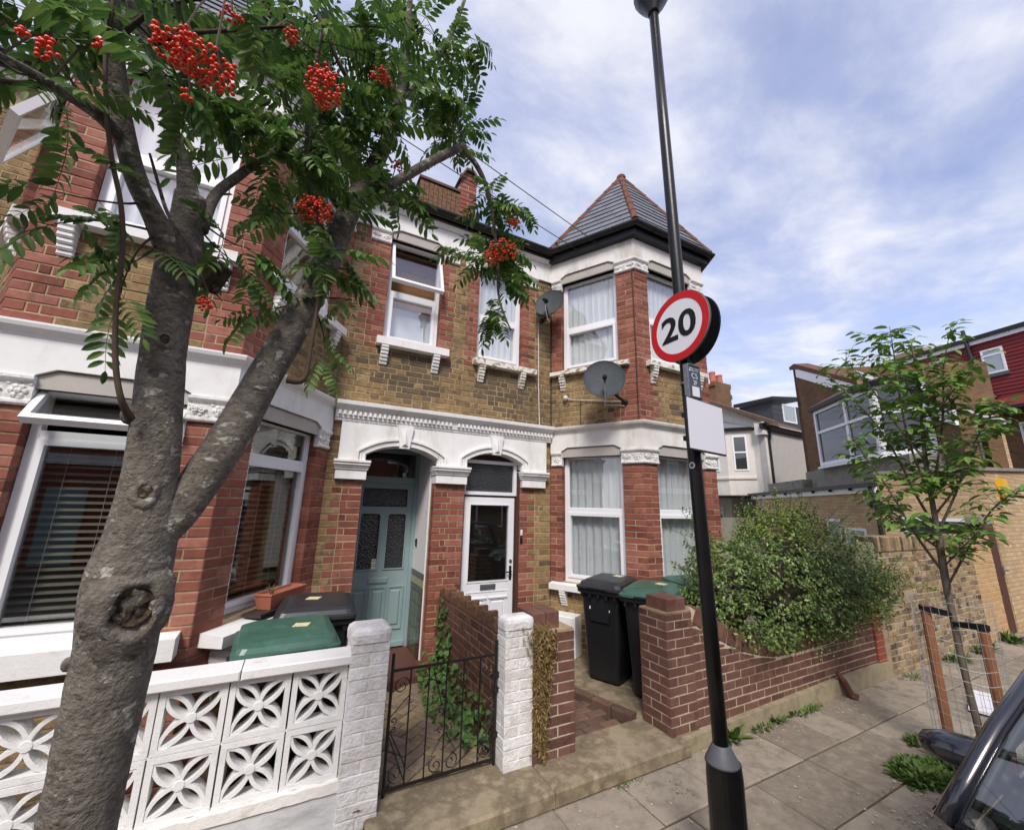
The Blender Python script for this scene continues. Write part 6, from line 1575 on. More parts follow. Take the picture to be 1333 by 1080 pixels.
def leaflet(mb, M, o, ln, wd, fold=.25, curl=.15):
    """one pointed leaf blade lying along +Y of M, folded along its midrib"""
    pr = ((0, 0.0), (.22, .8), (.5, 1.0), (.78, .72), (1.0, 0.0))
    v = []; mids = []; 
    for t, w in pr:
        zc_ = -curl * ln * t * t; hw = wd * .5 * w
        mids.append(Vector((0, t * ln, zc_)))
        if w: v.append((Vector((-hw, t * ln, zc_ + fold * hw)), Vector((hw, t * ln, zc_ + fold * hw))))
    V = [tuple(M @ p + o) for p in mids]; 
    for a, b in v: V += [tuple(M @ a + o), tuple(M @ b + o)]
    # mids 0..4 ; sides 5,6 7,8 9,10
    mb.add(V, [(0, 1, 5), (0, 6, 1), (1, 2, 7, 5), (1, 6, 8, 2), (2, 3, 9, 7), (2, 8, 10, 3), (3, 4, 9), (3, 10, 4)])
def rowan_leaf(seed):
    R = random.Random(seed); mb = MB(); L = .185; n = 6 + seed % 2
    cur = R.uniform(.3, .75)
    pos = lambda t: Vector((.01 * sin(t * 3 + seed), L * t, -cur * L * .45 * t * t))
    mb.tube([pos(t / 5) for t in range(6)], [.0014, .0012, .0011, .001, .0008, .0006], 3, caps=False)
    for i in range(n):
        t = .24 + .70 * i / (n - .5); tl = R.uniform(.9, 1.1)
        ln = .056 * (1 - .35 * abs(t - .55)) * tl
        for sg in (-1, 1):
            d = Vector((sg * .92, .42 + R.uniform(-.1, .1), -.18 - cur * .5 * t + R.uniform(-.15, .1)))
            leaflet(mb, leaf_frame(d, (0, -.2, 1), R.uniform(-.35, .35)), pos(t), ln, ln * .36, .3, R.uniform(.05, .35))
    leaflet(mb, leaf_frame((0, 1, -cur), (0, 0, 1)), pos(1.0), .044, .015, .3, .2)
    return mb
class Leaves:
    def __init__(s): s.l = []
    def put(s, k, p, M, sc): s.l.append((k, Vector(p), M, sc))
    def build(s, parent, protos, mname, size, limit=300, stuff='foliage', name='leaf'):
        sc = []
        for i, (k, p, M, c) in enumerate(s.l):
            q = cpx(p); sc.append(((c * size / q[2]) if q and -15 < q[0] < 1348 and -15 < q[1] < 1095 else 0, i))
        sc.sort(reverse=True); single = set(i for v, i in sc[:limit] if v > 0)
        mes = [b.mesh('leaf', mname) for b in protos]; rest = MB()
        for i, (k, p, M, c) in enumerate(s.l):
            if i in single: place(name, mes[k], parent, loc=tuple(p), rot=M, scale=(c, c, c))
            else:
                MM = M * c; rest.add([tuple(MM @ Vector(v) + p) for v in protos[k].v], protos[k].f)
        if rest.v: rest.build(stuff, mname, parent, kind='stuff')
random.seed(23)
RT = thing('rowan_tree', 'rowan street tree with orange berries and lichen spotted trunk, nearest the camera', 'tree', (-.33, 1.42, 0))
nodes = []
trunk = MB(); first = True
for nm, pts in ROWAN:
    q = crom(pts, 6 if nm == 'trunk' else 4)
    P_ = [p[:3] for p in q]; R_ = [max(.001, p[3]) for p in q]
    if nm == 'trunk':
        P_ = [(P_[0][0], P_[0][1] + .02, -.12), (P_[0][0], P_[0][1] + .01, .1), (P_[0][0], P_[0][1], .5)] + [p for p in P_ if p[2] > .7]; R_ = [R_[0] * 1.35, R_[0] * 1.12, R_[0] * 1.02] + R_[-(len(P_) - 3):]
    b = MB(); b.tube(P_, R_, 22 if R_[0] > .03 else (12 if R_[0] > .012 else 7), jit=.045 if R_[0] > .03 else .05)
    b.build({'trunk': 'trunk', 'limb': 'limb', 'shoot': 'shoot'}.get(nm, 'branch'), 'bark' if nm in ('trunk',) or R_[0] > .03 else ('shoot_bark' if nm == 'shoot' else 'bark_dark' if R_[0] < .012 else 'bark'), RT, smooth=True)
    if nm in ('limb', 'branch'):
        for i in range(len(q)):
            if q[i][2] > 2.72 or q[i][0] > .1: nodes.append(Vector(q[i][:3]))
# old pruning wounds and knots on the side that faces the houses' front gate and the road
def wound(c, nrm, r, depth=.5, mat_in='cut_wood'):
    q = Vector(nrm).normalized().to_track_quat('Z', 'Y').to_matrix(); n = 22
    mb = MB(); v = []; f = []; prof = [(1.9, -.45), (1.55, -.02), (1.28, .16), (1.02, .22), (.84, .06), (.66, -.16)]
    for i, (a, z) in enumerate(prof):
        for j in range(n):
            th = 2 * pi * j / n; rr = r * a * (1 + .30 * mnoise.noise(Vector((cos(th) * 1.6, sin(th) * 1.6, i * .3 + c[2] * 7))) + .14 * mnoise.noise(Vector((cos(th) * 5, sin(th) * 5, i * .8)))) * (1.0 + .35 * max(0, -sin(th)) ** 3)
            v.append(tuple(q @ Vector((rr * cos(th), rr * sin(th) * 1.12, r * z * (1 + .35 * mnoise.noise(Vector((cos(th) * 3, sin(th) * 3, 5)))))) + Vector(c)))
    for i in range(len(prof) - 1):
        for j in range(n): f.append((i * n + j, i * n + (j + 1) % n, (i + 1) * n + (j + 1) % n, (i + 1) * n + j))
    mb.add(v, f); mb.build('pruning_scar', 'bark', RT, smooth=True)
    mb = MB(); v = []; f = []
    for i in range(6):
        for j in range(n):
            th = 2 * pi * j / n; rr = r * .84 * (1 - i / 5.02)
            v.append(tuple(q @ Vector((rr * cos(th), rr * sin(th) * 1.12, r * (.16 - .16 * (i > 0) + .26 * mnoise.noise(Vector((rr * cos(th) * 60, rr * sin(th) * 60, c[2])))))) + Vector(c)))
    for i in range(5):
        for j in range(n): f.append((i * n + j, i * n + (j + 1) % n, (i + 1) * n + (j + 1) % n, (i + 1) * n + j))
    mb.add(v, f); mb.build('rotten_heartwood', mat_in, RT)
def on_trunk(z, dirv):
    best = min(crom(ROWAN[0][1], 6), key=lambda p: abs(p[2] - z)); d = Vector(dirv).normalized(); return tuple(Vector(best[:3]) + d * best[3] * 1.0), d
c_, d_ = on_trunk(1.735, (.42, -.9, .05)); wound(c_, d_, .046)
c_, d_ = on_trunk(1.995, (.12, -1, .15)); wound(c_, d_, .017)
c_, d_ = on_trunk(2.40, (.25, -1, .1)); wound(c_, d_, .012)
for z, dv, r in ((2.2, (-.9, -.5, .2), .022), (1.60, (-.95, -.3, .1), .013)):
    c_, d_ = on_trunk(z, dv); m = MB(); m.ball(c_, r, 10, 6, (1, 1, 1.25)); m.build('burr', 'bark', RT, smooth=True)
# broken stub in the upper fork
m = MB(); m.tube([(-.31, 1.36, 2.60), (-.285, 1.335, 2.635), (-.265, 1.32, 2.66)], [.028, .023, .020], 12, jit=.35); m.build('broken_stub', 'cut_wood', RT)
# twigs and leaves
LV = Leaves(); tw = MB(); protos = [rowan_leaf(k) for k in range(4)]
for c, ex, ey, ez, n in ROWAN_TWIGS:
    c, ex, ey, ez = map(Vector, (c, ex, ey, ez)); k = 0
    while k < n:
        a, b, d = (random.uniform(-1, 1) for _ in range(3))
        if a * a + b * b + d * d > 1: continue
        k += 1; p = c + ex * a + ey * b + ez * d
        s = min(nodes, key=lambda q: (q - p).length + max(0, q.z - p.z) * .15)
        ln = (p - s).length; mid = s.lerp(p, .5) + Vector((random.uniform(-.05, .05), random.uniform(-.05, .05), .10 * ln + random.uniform(-.02, .03)))
        pts = [s.lerp(mid, t).lerp(mid.lerp(p, t), t) for t in [i / 6 for i in range(7)]]
        tw.tube([tuple(x) for x in pts], [.0042, .0036, .003, .0026, .0022, .0018, .0012], 4)
        nl = max(5, min(10, int(ln / .035))) if n > 1 else 3
        for i in range(nl):
            t = (.30 if ln < .3 else .5) + (.70 if ln < .3 else .5) * (i + .6) / nl; q = s.lerp(mid, t).lerp(mid.lerp(p, t), t); ax_ = (pts[-1] - pts[0]).normalized()
            az = random.uniform(0, 2 * pi); side = Vector((cos(az), sin(az), 0))
            dv = side * 1.0 + ax_ * random.uniform(.1, .7) + Vector((0, 0, random.uniform(-.75, .25)))
            LV.put(random.randrange(4), q, leaf_frame(dv, (random.uniform(-.3, .3), random.uniform(-.3, .3), 1), random.uniform(-.5, .5)), random.uniform(.78, 1.15) * (1 if n > 1 else .75))
        for i in range(2 if n > 1 else 1):
            dv = (p - mid).normalized() + Vector((random.uniform(-.6, .6), random.uniform(-.6, .6), random.uniform(-.6, .1)))
            LV.put(random.randrange(4), p, leaf_frame(dv, (0, 0, 1), random.uniform(-.5, .5)), random.uniform(.7, 1.0))
for nm, pts in ROWAN:                            # leaves straight on the outer branches
    if nm == 'branch':
        q = crom(pts, 4)
        for p in q[len(q) // 3:]:
            if random.random() < (.5 if p[0] > -.35 else .1):
                az = random.uniform(0, 2 * pi); LV.put(random.randrange(4), p[:3], leaf_frame((cos(az), sin(az), random.uniform(-.9, .2)), (0, 0, 1), random.uniform(-.5, .5)), random.uniform(.7, 1.05))
tw.build('twigs', 'bark_dark', RT, kind='stuff')
LV.build(RT, protos, 'rowan_leaf', .17)
for c, a, b in ROWAN_BERRIES:
    mb = MB(); st = MB(); c = Vector(c); r = .0050; n = int(max(8, min(130, a * b * 33000))); done = []
    for k in range(n * 5):
        if len(done) >= n: break
        x, y, z = (random.uniform(-1, 1) for _ in range(3))
        if x * x + y * y + z * z > 1: continue
        p = c + Vector((x * a, y * a * .75, z * b * .85 - .10 * a * (x * x)))
        if any((p - q).length < r * 1.55 for q in done): continue
        done.append(p); mb.ball(tuple(p), r * random.uniform(.88, 1.08), 8, 6, (1, 1, .95))
        if len(done) % 3 == 0: st.tube([tuple(c + Vector((0, 0, b * 1.2))), tuple(c.lerp(p, .6) + Vector((0, 0, b * .3))), tuple(p)], .0009, 3, mi=0)
    o = mb.build('berry_cluster', 'rowan_berry', RT, smooth=True)
    s = min(nodes, key=lambda q: (q - c).length); st.tube([tuple(c + Vector((0, 0, b * 1.2))), tuple(c.lerp(s, .5) + Vector((0, 0, .04))), tuple(s)], .0022, 4)
    if st.v: st.build('stalk', 'shoot_bark', o)

# ------------------------------------------------------------------ sapling with stakes and wire guard
SP = thing('sapling', 'young street tree with toothed oval leaves growing inside a wire guard', 'tree', (5.15, 1.52, 0))
LS = Leaves(); nds = []
def ovate(seed):
    mb = MB(); R = random.Random(seed); leaflet(mb, Matrix.Identity(3), Vector((0, .012, 0)), .098, .046, .22, R.uniform(.15, .45)); mb.tube([(0, 0, 0), (0, .014, 0)], .001, 3, caps=False); return mb
op = [ovate(k) for k in range(3)]
twg = MB()
for nm, pts in SAPLING:
    q = crom(pts, 4)
    if nm == 'trunk': q = [(q[0][0] - .01, q[0][1], -.03, q[0][3] * 1.15)] + q
    b = MB(); b.tube([p[:3] for p in q], [max(.002, p[3]) for p in q], 10 if nm == 'trunk' else 6, jit=.04); b.build(nm, 'young_bark', SP, smooth=True)
    L_ = 0; st_ = 0.32 if nm == 'trunk' else .12
    def two_ranks(a, b2, dens, sc0):
        a, b2 = Vector(a), Vector(b2); d = b2 - a; n = max(1, int(d.length / dens)); dd = d.normalized(); sd = dd.cross(Vector((0, 0, 1)))
        sd = sd.normalized() if sd.length > .05 else Vector((1, 0, 0))
        for i in range(n):
            for sg in (-1, 1):
                if random.random() < .12: continue
                p = a + d * ((i + .5 + .25 * sg) / n); v = sd * sg * random.uniform(.7, 1) + dd * .55 + Vector((random.uniform(-.3, .3), random.uniform(-.3, .3), random.uniform(-.55, .15)))
                LS.put(random.randrange(3), p, leaf_frame(v, (random.uniform(-.25, .25), random.uniform(-.25, .25), 1), random.uniform(-.4, .4)), random.uniform(.75, 1.12) * sc0)
    n = len(q)
    for i in range(n - 1):
        t = i / n
        if nm == 'trunk' and q[i][2] < 2.1: continue
        if nm == 'branch' and t < .18: continue
        two_ranks(q[i][:3], q[i + 1][:3], .042, 1.0)
        for _k in range(2):                      # short side shoots
            a = Vector(q[i][:3]); az = random.uniform(0, 2 * pi); d = Vector((cos(az) * .8, sin(az) * .8, random.uniform(.1, .7))).normalized() * random.uniform(.12, .34) * (1.15 - .5 * t)
            twg.tube([tuple(a), tuple(a + d * .6 + Vector((0, 0, .01))), tuple(a + d)], [.003, .0022, .001], 4); two_ranks(a + d * .15, a + d, .05, 1.0)
            LS.put(0, a + d, leaf_frame(d + Vector((0, 0, -.1)), (0, 0, 1)), .9)
twg.build('twigs', 'young_bark', SP, kind='stuff'); LS.build(SP, op, 'sapling_leaf', .1)
m = MB(); m.box(Fr((5.02, 1.47), (5.12, 1.50)), 0, .10, -.001, .001, 1.36, 1.375); m.add([(5.03, 1.46, 1.345), (5.15, 1.50, 1.425), (5.145, 1.50, 1.455), (5.02, 1.46, 1.375)], [(0, 1, 2, 3)]); tag(m.build('plant_tag', 'print_white'), 'white paper tag tied to the sapling trunk', 'tag')
for lab, x, y, h in (('round timber stake on the far left side of the sapling, behind the car mirror', 5.13, 1.70, 1.22), ('round timber stake on the kerb side of the sapling', 5.10, 1.355, 1.12)):
    m = MB(); m.lathe([(.036, -.1), (.036, h - .004), (.033, h)], (x, y, 0), 12); o = tag(m.build('tree_stake', 'stake_wood'), lab, 'stake')
for lab, a in (('black rubber tie from the sapling to its far stake', (5.13, 1.70)), ('black rubber tie from the sapling to its kerb side stake', (5.10, 1.355))):
    b = (5.14, 1.53); d = Vector((a[0] - b[0], a[1] - b[1], 0)); n_ = Vector((-d.y, d.x, 0)).normalized(); m = MB()
    z = 1.165 if a[1] > 1.6 else 1.095
    for sg in (-1, 1):
        p = [Vector((b[0], b[1], z)) + n_ * sg * .02, Vector((a[0], a[1], z + .02)) + n_ * sg * .037]
        m.add([tuple(p[0] + Vector((0, 0, -.02))), tuple(p[1] + Vector((0, 0, -.02))), tuple(p[1] + Vector((0, 0, .02))), tuple(p[0] + Vector((0, 0, .02))),
               *[tuple(q + n_ * sg * .005 + Vector((0, 0, e))) for q, e in ((p[0], -.02), (p[1], -.02), (p[1], .02), (p[0], .02))]], BOXF)
    m.lathe([(.037, z - .0), (.042, z), (.042, z + .04), (.037, z + .04)], (a[0], a[1], 0), 14, caps=False); tag(m.build('tree_tie', 'strap_black'), lab, 'strap')
GD = thing('tree_guard', 'galvanised wire mesh guard around the sapling and stakes', 'tree guard', (5.10, 1.53, 0))
gc, gr, gh = (5.12, 1.53), .25, 1.32
for k in range(30):
    a = 2 * pi * k / 30; x, y = gc[0] + gr * cos(a), gc[1] + gr * sin(a); m = MB(); m.tube([(x, y, -.02), (x + .004 * sin(k), y, gh * .5), (x, y, gh)], .0013, 4); m.build('wire', 'wire_galv', GD)
for k in range(14):
    z = .04 + k * .096; m = MB(); m.tube([(gc[0] + gr * cos(2 * pi * i / 28), gc[1] + gr * sin(2 * pi * i / 28), z + .008 * sin(i * 1.3 + k)) for i in range(29)], .0014, 4); m.build('hoop_wire', 'wire_galv', GD)

# ------------------------------------------------------------------ the hedge bush over the curved wall
random.seed(31)
HB_ = thing('garden_bush', 'large rounded evergreen bush spilling over the curved brown wall', 'bush', (5.3, 3.05, .1))
blobs = [((4.35, 3.10, 1.05), (.62, .42, .58)), ((4.95, 2.98, 1.2), (.72, .48, .64)), ((5.65, 3.08, 1.38), (.80, .50, .72)), ((6.25, 2.98, 1.20), (.62, .46, .62)), ((5.2, 2.82, 1.02), (.80, .30, .40)), ((6.75, 2.86, 1.12), (.42, .36, .36)), ((5.95, 2.86, 1.06), (.6, .30, .40))]
lm = [MB(), MB(), MB()]
def small_leaf(mb, p, n, ln, wd):
    d = Vector((random.gauss(0, 1), random.gauss(0, 1), random.gauss(0, 1))); d = (d - n * d.dot(n) * .6)
    if d.length < .01: return
    M = leaf_frame(d, n)
    v = [(0, 0, 0), (-wd / 2, ln * .45, wd * .12), (0, ln * .5, 0), (wd / 2, ln * .45, wd * .12), (0, ln, -.1 * ln)]
    mb.add([tuple(M @ Vector(q) + p) for q in v], [(0, 2, 4, 1), (0, 3, 4, 2)])
def inside(p, k0, sc=.9):
    for k, (c, r) in enumerate(blobs):
        if k != k0 and sum(((p[i] - c[i]) / (r[i] * sc)) ** 2 for i in range(3)) < 1: return True
    return False
for k, (c, r) in enumerate(blobs):
    N_ = int(6200 * (r[0] * r[1] + r[0] * r[2] + r[1] * r[2]))
    for i in range(N_):
        d = Vector((random.gauss(0, 1), random.gauss(0, 1), random.gauss(0, 1))).normalized(); s = random.choice((1, 1, .94, .88, .8, .7)) * random.uniform(.94, 1.04)
        p = Vector((c[0] + d.x * r[0] * s, c[1] + d.y * r[1] * s, c[2] + d.z * r[2] * s))
        nz = mnoise.noise(p * 3.1) + .5 * mnoise.noise(p * 8)
        p += d * (.27 * nz)
        if inside(p, k, .84) or p.z < .35: continue
        if nz < -.42 and random.random() < .75: continue
        nn = (d + Vector((random.gauss(0, .5), random.gauss(0, .5), random.gauss(0, .5) + .45))).normalized()
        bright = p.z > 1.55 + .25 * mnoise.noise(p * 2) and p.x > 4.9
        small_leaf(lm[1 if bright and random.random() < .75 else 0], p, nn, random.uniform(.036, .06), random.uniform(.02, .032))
stems = MB()
def sprig(p, d, ln, mi, step=.028):
    p = Vector(p); d = Vector(d).normalized(); n = int(ln / step); pts = [p]
    for i in range(n):
        d = (d + Vector((random.gauss(0, .06), random.gauss(0, .06), random.gauss(0, .05)))).normalized(); pts.append(pts[-1] + d * step)
        for sg in (-1, 1):
            sd = d.cross(Vector((0, 0, 1))); sd = (sd if sd.length > .1 else Vector((1, 0, 0))).normalized()
            if i % 2: sd = d.cross(sd).normalized()
            v = sd * sg + d * .6; M = leaf_frame(v, (random.uniform(-.4, .4), random.uniform(-.4, .4), 1)); l_ = random.uniform(.028, .042); w_ = l_ * .5
            lm[mi].add([tuple(M @ Vector(q) + pts[-1]) for q in ((0, 0, 0), (-w_ / 2, l_ * .45, w_ * .12), (0, l_ * .5, 0), (w_ / 2, l_ * .45, w_ * .12), (0, l_, -.1 * l_))], [(0, 2, 4, 1), (0, 3, 4, 2)])
    stems.tube([tuple(q) for q in pts], [.0022] * (len(pts) - 1) + [.001], 3)
for k, (c, r) in enumerate(blobs):
    for i in range(80):
        d = Vector((random.gauss(0, 1), random.gauss(0, 1) - .4, abs(random.gauss(0, .8)) - .15)).normalized(); p = Vector((c[0] + d.x * r[0] * .95, c[1] + d.y * r[1] * .95, c[2] + d.z * r[2] * .95))
        if inside(p, k, .9): continue
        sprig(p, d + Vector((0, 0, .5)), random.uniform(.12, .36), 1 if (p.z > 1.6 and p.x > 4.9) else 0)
for a in range(26): sprig((3.98 + .05 * random.random(), 3.05, 1.0 + .032 * a), (-.9, -.35 + .5 * random.random(), random.uniform(.35, 1.2)), random.uniform(.26, .56), 0)
for a in range(16): sprig((6.75 + .05 * a, 2.70 - .018 * a, 1.06 + .03 * random.random()), (1, -.22, random.uniform(-.1, .35)), random.uniform(.14, .26), 1)
for a in range(5): sprig((5.1 + .12 * a, 2.72, .72), (.1, -.4, -1), random.uniform(.15, .32), 0)
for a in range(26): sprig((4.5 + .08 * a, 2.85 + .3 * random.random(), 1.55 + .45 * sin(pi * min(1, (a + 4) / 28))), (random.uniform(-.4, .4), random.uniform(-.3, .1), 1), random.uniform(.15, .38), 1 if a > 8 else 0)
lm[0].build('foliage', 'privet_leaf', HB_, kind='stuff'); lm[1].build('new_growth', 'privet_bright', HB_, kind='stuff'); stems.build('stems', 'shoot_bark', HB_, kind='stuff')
core = MB()
for c, r in blobs: core.ball(c, 1.0, 12, 8, tuple(x * .5 for x in r))
core.build('dark_core', 'bark_dark', HB_)  # solid dark balls filling the middle of the bush
for x, y in ((4.5, 3.05), (5.2, 3.1), (5.9, 3.05)):
    m = MB(); m.tube([(x, y, .05), (x + .05, y, .5), (x - .03, y - .03, .9)], [.03, .025, .02], 7); m.build('stem', 'young_bark', HB_)

# ------------------------------------------------------------------ ivy, dried plant, weeds, crumbs
def tuft_leaf(mb, p, d, ln, wd): leaflet(mb, leaf_frame(d, (random.uniform(-.4, .4), random.uniform(-.4, .4), 1)), Vector(p), ln, wd, .2, random.uniform(.1, .5))
iv = MB()
for i in range(430):
    t = random.random()
    if i < 310:
        y = 3.25 + 1.65 * t; w = .34 * (1 - .5 * abs(t - .45)); x = 1.63 - w * random.random() ** 1.4; z = .12 + .33 * random.random() * (1 - (1.63 - x) / .4) ** 1.0 + .05 * mnoise.noise(Vector((x * 5, y * 5, 0)))
        n = Vector((-.6, -.3, .8))
    else:
        y = 4.45 + .48 * random.random(); x = 1.64 - .03 * random.random(); z = .15 + random.random() ** 1.3 * .85 * (1 - abs(y - 4.75) * 1.4); n = Vector((-1, -.2, .2))
    a = random.uniform(0, 2 * pi); d = Vector((cos(a) * .6, sin(a), random.uniform(-.9, .4)))
    M = leaf_frame(d - n.normalized() * d.dot(n.normalized()) * .7, n + Vector((random.gauss(0, .35), random.gauss(0, .35), random.gauss(0, .35)))); s = random.uniform(.035, .06)
    v = [(0, 0, 0), (-.55 * s, .12 * s, .05 * s), (-.30 * s, .42 * s, 0), (-.42 * s, .62 * s, .03 * s), (0, 1.05 * s, -.08 * s), (.42 * s, .62 * s, .03 * s), (.30 * s, .42 * s, 0), (.55 * s, .12 * s, .05 * s)]
    iv.add([tuple(M @ Vector(q) + Vector((x, y, z))) for q in v], [(0, 2, 1), (0, 4, 3, 2), (0, 6, 5, 4), (0, 7, 6)])
o = iv.build('ivy', 'ivy_leaf'); tag(o, 'green ivy creeping over the path edge beside the stepped dividing wall', 'ivy'); o['kind'] = 'stuff'
dp = MB()
for i in range(300):
    top_ = random.random() < .62
    x0 = random.gauss(1.87, .055) if top_ else random.gauss(1.855, .035)
    z0 = random.uniform(.96, 1.07) if top_ else random.uniform(.45, .95)
    L_ = (.12 + .80 * random.random() ** 1.6) * max(.25, 1 - abs(x0 - 1.86) * 6); L_ = min(L_, z0 - .18)
    x, y, z = x0, 2.98 - .03 * random.random(), z0; pts = [(x, 2.985 + .16 * random.random(), z0 + .03)] if top_ and random.random() < .5 else []
    n = 7; wv = random.uniform(0, 6)
    for k in range(n + 1):
        pts.append((x, y, z)); x += random.gauss((1.865 - x) * .07, .011) + .004 * sin(wv + k); y = min(2.972, max(2.86, y + random.gauss(-.010 if k < 2 else .004, .009))); z -= L_ / n * random.uniform(.7, 1.25)
    dp.tube(pts, [.0016] * (len(pts) - 1) + [.0006], 3, caps=False)
    for k in range(1, len(pts)):
        for q_ in range(2):
            if random.random() < .6: tuft_leaf(dp, pts[k], (random.gauss(0, 1), random.gauss(-.5, .7), random.gauss(-.4, .7)), random.uniform(.014, .04), random.uniform(.006, .014))
o = dp.build('dried_plant', 'dry_plant'); tag(o, 'withered plant hanging down between the white pillar and dark pier', 'plant'); o['kind'] = 'stuff'
def weeds(label, spots, m='weed_leaf', nm='weeds', wr=(.12, .3)):
    mb = MB()
    for (x, y, z, rx, ry, h, n) in spots:
        for i in range(n):
            a = random.uniform(0, 2 * pi); q = sqrt(random.random()); px, py = x + rx * q * cos(a), y + ry * q * sin(a)
            d = Vector((cos(a) * .7 + random.gauss(0, .4), sin(a) * .7 + random.gauss(0, .4), random.uniform(.35, 1.5))); tuft_leaf(mb, (px, py, z + h * .25 * random.random() * (1 - q)), d, h * random.uniform(.5, 1.1), h * random.uniform(*wr))
    o = mb.build(nm, m); tag(o, label, 'weeds'); o['kind'] = 'stuff'
weeds('thick green weeds growing from the paving beside the car mirror', [(4.62, 1.74, 0, .26, .16, .075, 520), (4.95, 1.62, 0, .22, .16, .075, 380), (5.2, 1.95, 0, .10, .06, .07, 80)], nm='weed_clump', wr=(.22, .48))
weeds('small weeds along the foot of the brown wall plinth', [(4.15, 2.70, 0, .16, .035, .06, 70), (4.42, 2.71, 0, .08, .03, .09, 40), (4.85, 2.70, 0, .22, .03, .07, 90), (3.72, 2.71, 0, .04, .02, .18, 26), (3.75, 2.715, 0, .05, .02, .08, 30), (5.1, 2.71, 0, .1, .02, .06, 30)])
weeds('sparse weeds at the foot of the old stock brick wall', [(7.1, 2.62, 0, .2, .06, .05, 60), (8.6, 2.6, 0, .25, .08, .12, 90), (9.6, 2.58, 0, .3, .06, .14, 90), (10.7, 2.55, 0, .12, .06, .2, 70)])
weeds('weed tufts at the edge of the brick path by the bins', [(2.64, 4.25, .11, .06, .10, .08, 50), (2.45, 2.66, 0, .12, .03, .03, 40), (2.75, 2.45, 0, .06, .1, .025, 30), (4.55, 2.30, 0, .05, .2, .02, 24)])
weeds('sprouts inside the wire guard at the sapling base', [(5.2, 1.6, 0, .25, .2, .14, 110)])
lt = MB()
for i in range(620):
    x, y = random.uniform(.8, 9.0), random.uniform(1.2, 2.72) if random.random() < .5 else 2.70 - abs(random.gauss(0, .12))
    if random.random() < .25: x, y = random.gauss(4.3, .35), random.gauss(1.55, .12)
    s = random.uniform(.003, .011); a = random.uniform(0, pi); z = .006
    v = [(x + s * cos(a + k * pi / 2) * (1.4 if k % 2 else .7), y + s * sin(a + k * pi / 2) * (1.4 if k % 2 else .7), z + (.004 if k == 1 else 0)) for k in range(4)]
    lt.add(v + [(p[0], p[1], p[2] - .003) for p in v], [(0, 1, 2, 3), (7, 6, 5, 4), (0, 4, 5, 1), (1, 5, 6, 2), (2, 6, 7, 3), (3, 7, 4, 0)])
o = lt.build('leaf_litter', 'litter'); tag(o, 'pale crumbs and bits of dead leaf scattered over the paving', 'litter'); o['kind'] = 'stuff'
m = MB(); m.add([(6.55, 1.72, .02), (7.25, 1.86, .02), (7.2, 2.12, .02), (6.5, 1.96, .02), (6.55, 1.72, .045), (7.25, 1.86, .045), (7.2, 2.12, .045), (6.5, 1.96, .045)], [(3, 2, 1, 0), (4, 5, 6, 7), (0, 1, 5, 4), (1, 2, 6, 5), (2, 3, 7, 6), (3, 0, 4, 7)]); tag(m.build('white_board', 'blank_white'), 'white board lying on the pavement behind the tree guard', 'board')
# ------------------------------------------------------------------ buildings beyond the side garden
U40 = (sin(radians(40)), cos(radians(40))); N40 = (cos(radians(40)), -sin(radians(40))); P0 = (11.6, 4.4)
def skew(off, u0, u1):
    """plane parallel to the skewed rear wall; u runs away from the street, so left->right seen from outside is u1 -> u0"""
    a = (P0[0] + N40[0] * off + U40[0] * u1, P0[1] + N40[1] * off + U40[1] * u1); b = (P0[0] + N40[0] * off + U40[0] * u0, P0[1] + N40[1] * off + U40[1] * u0)
    return Fr(a, b)
def rmat(name, c1, c2, c3, mort, sc):
    m = bpy.data.materials.new(name); m.use_nodes = True; nt = m.node_tree; N = nt.nodes; L = nt.links.new; b = N['Principled BSDF']; b.inputs['Roughness'].default_value = .9; b.inputs['Specular IOR Level'].default_value = .25
    uv = N.new('ShaderNodeUVMap'); bt = N.new('ShaderNodeTexBrick'); bt.inputs['Scale'].default_value = 1.0; bt.inputs['Brick Width'].default_value = .225; bt.inputs['Row Height'].default_value = .075; bt.inputs['Mortar Size'].default_value = .007; bt.inputs['Mortar Smooth'].default_value = .2
    bt.inputs['Color1'].default_value = (*srgb(c1), 1); bt.inputs['Color2'].default_value = (*srgb(c2), 1); bt.inputs['Mortar'].default_value = (*srgb(mort), 1); bt.inputs['Bias'].default_value = 0
    L(uv.outputs[0], bt.inputs['Vector'])
    n = N.new('ShaderNodeTexNoise'); n.inputs['Scale'].default_value = sc; n.inputs['Detail'].default_value = 6; L(uv.outputs[0], n.inputs['Vector'])
    mx = N.new('ShaderNodeMix'); mx.data_type = 'RGBA'; mr = N.new('ShaderNodeMapRange'); mr.inputs['From Min'].default_value = .45; mr.inputs['From Max'].default_value = .75; mr.inputs['To Max'].default_value = .6; L(n.outputs['Fac'], mr.inputs['Value']); L(mr.outputs[0], mx.inputs['Factor'])
    L(bt.outputs['Color'], mx.inputs['A']); mx.inputs['B'].default_value = (*srgb(c3), 1); L(mx.outputs['Result'], b.inputs['Base Color'])
    bn = N.new('ShaderNodeBump'); bn.inputs['Strength'].default_value = .6; bn.inputs['Distance'].default_value = .01; iv = N.new('ShaderNodeMath'); iv.operation = 'SUBTRACT'; iv.inputs[0].default_value = 1; L(bt.outputs['Fac'], iv.inputs[1]); L(iv.outputs[0], bn.inputs['Height']); L(bn.outputs[0], b.inputs['Normal'])
    MATS[name] = m
rmat('far_pale_brick', 'b3966f', 'c9b08a', '9d8362', '9a8a72', 1.1)
rmat('far_brown_brick', '6a4f39', '7d5f43', '4e3d30', '6f5f4e', .9)
rmat('far_red_brick', '7a4034', '8a4a3b', '60342b', '9a8572', .9)
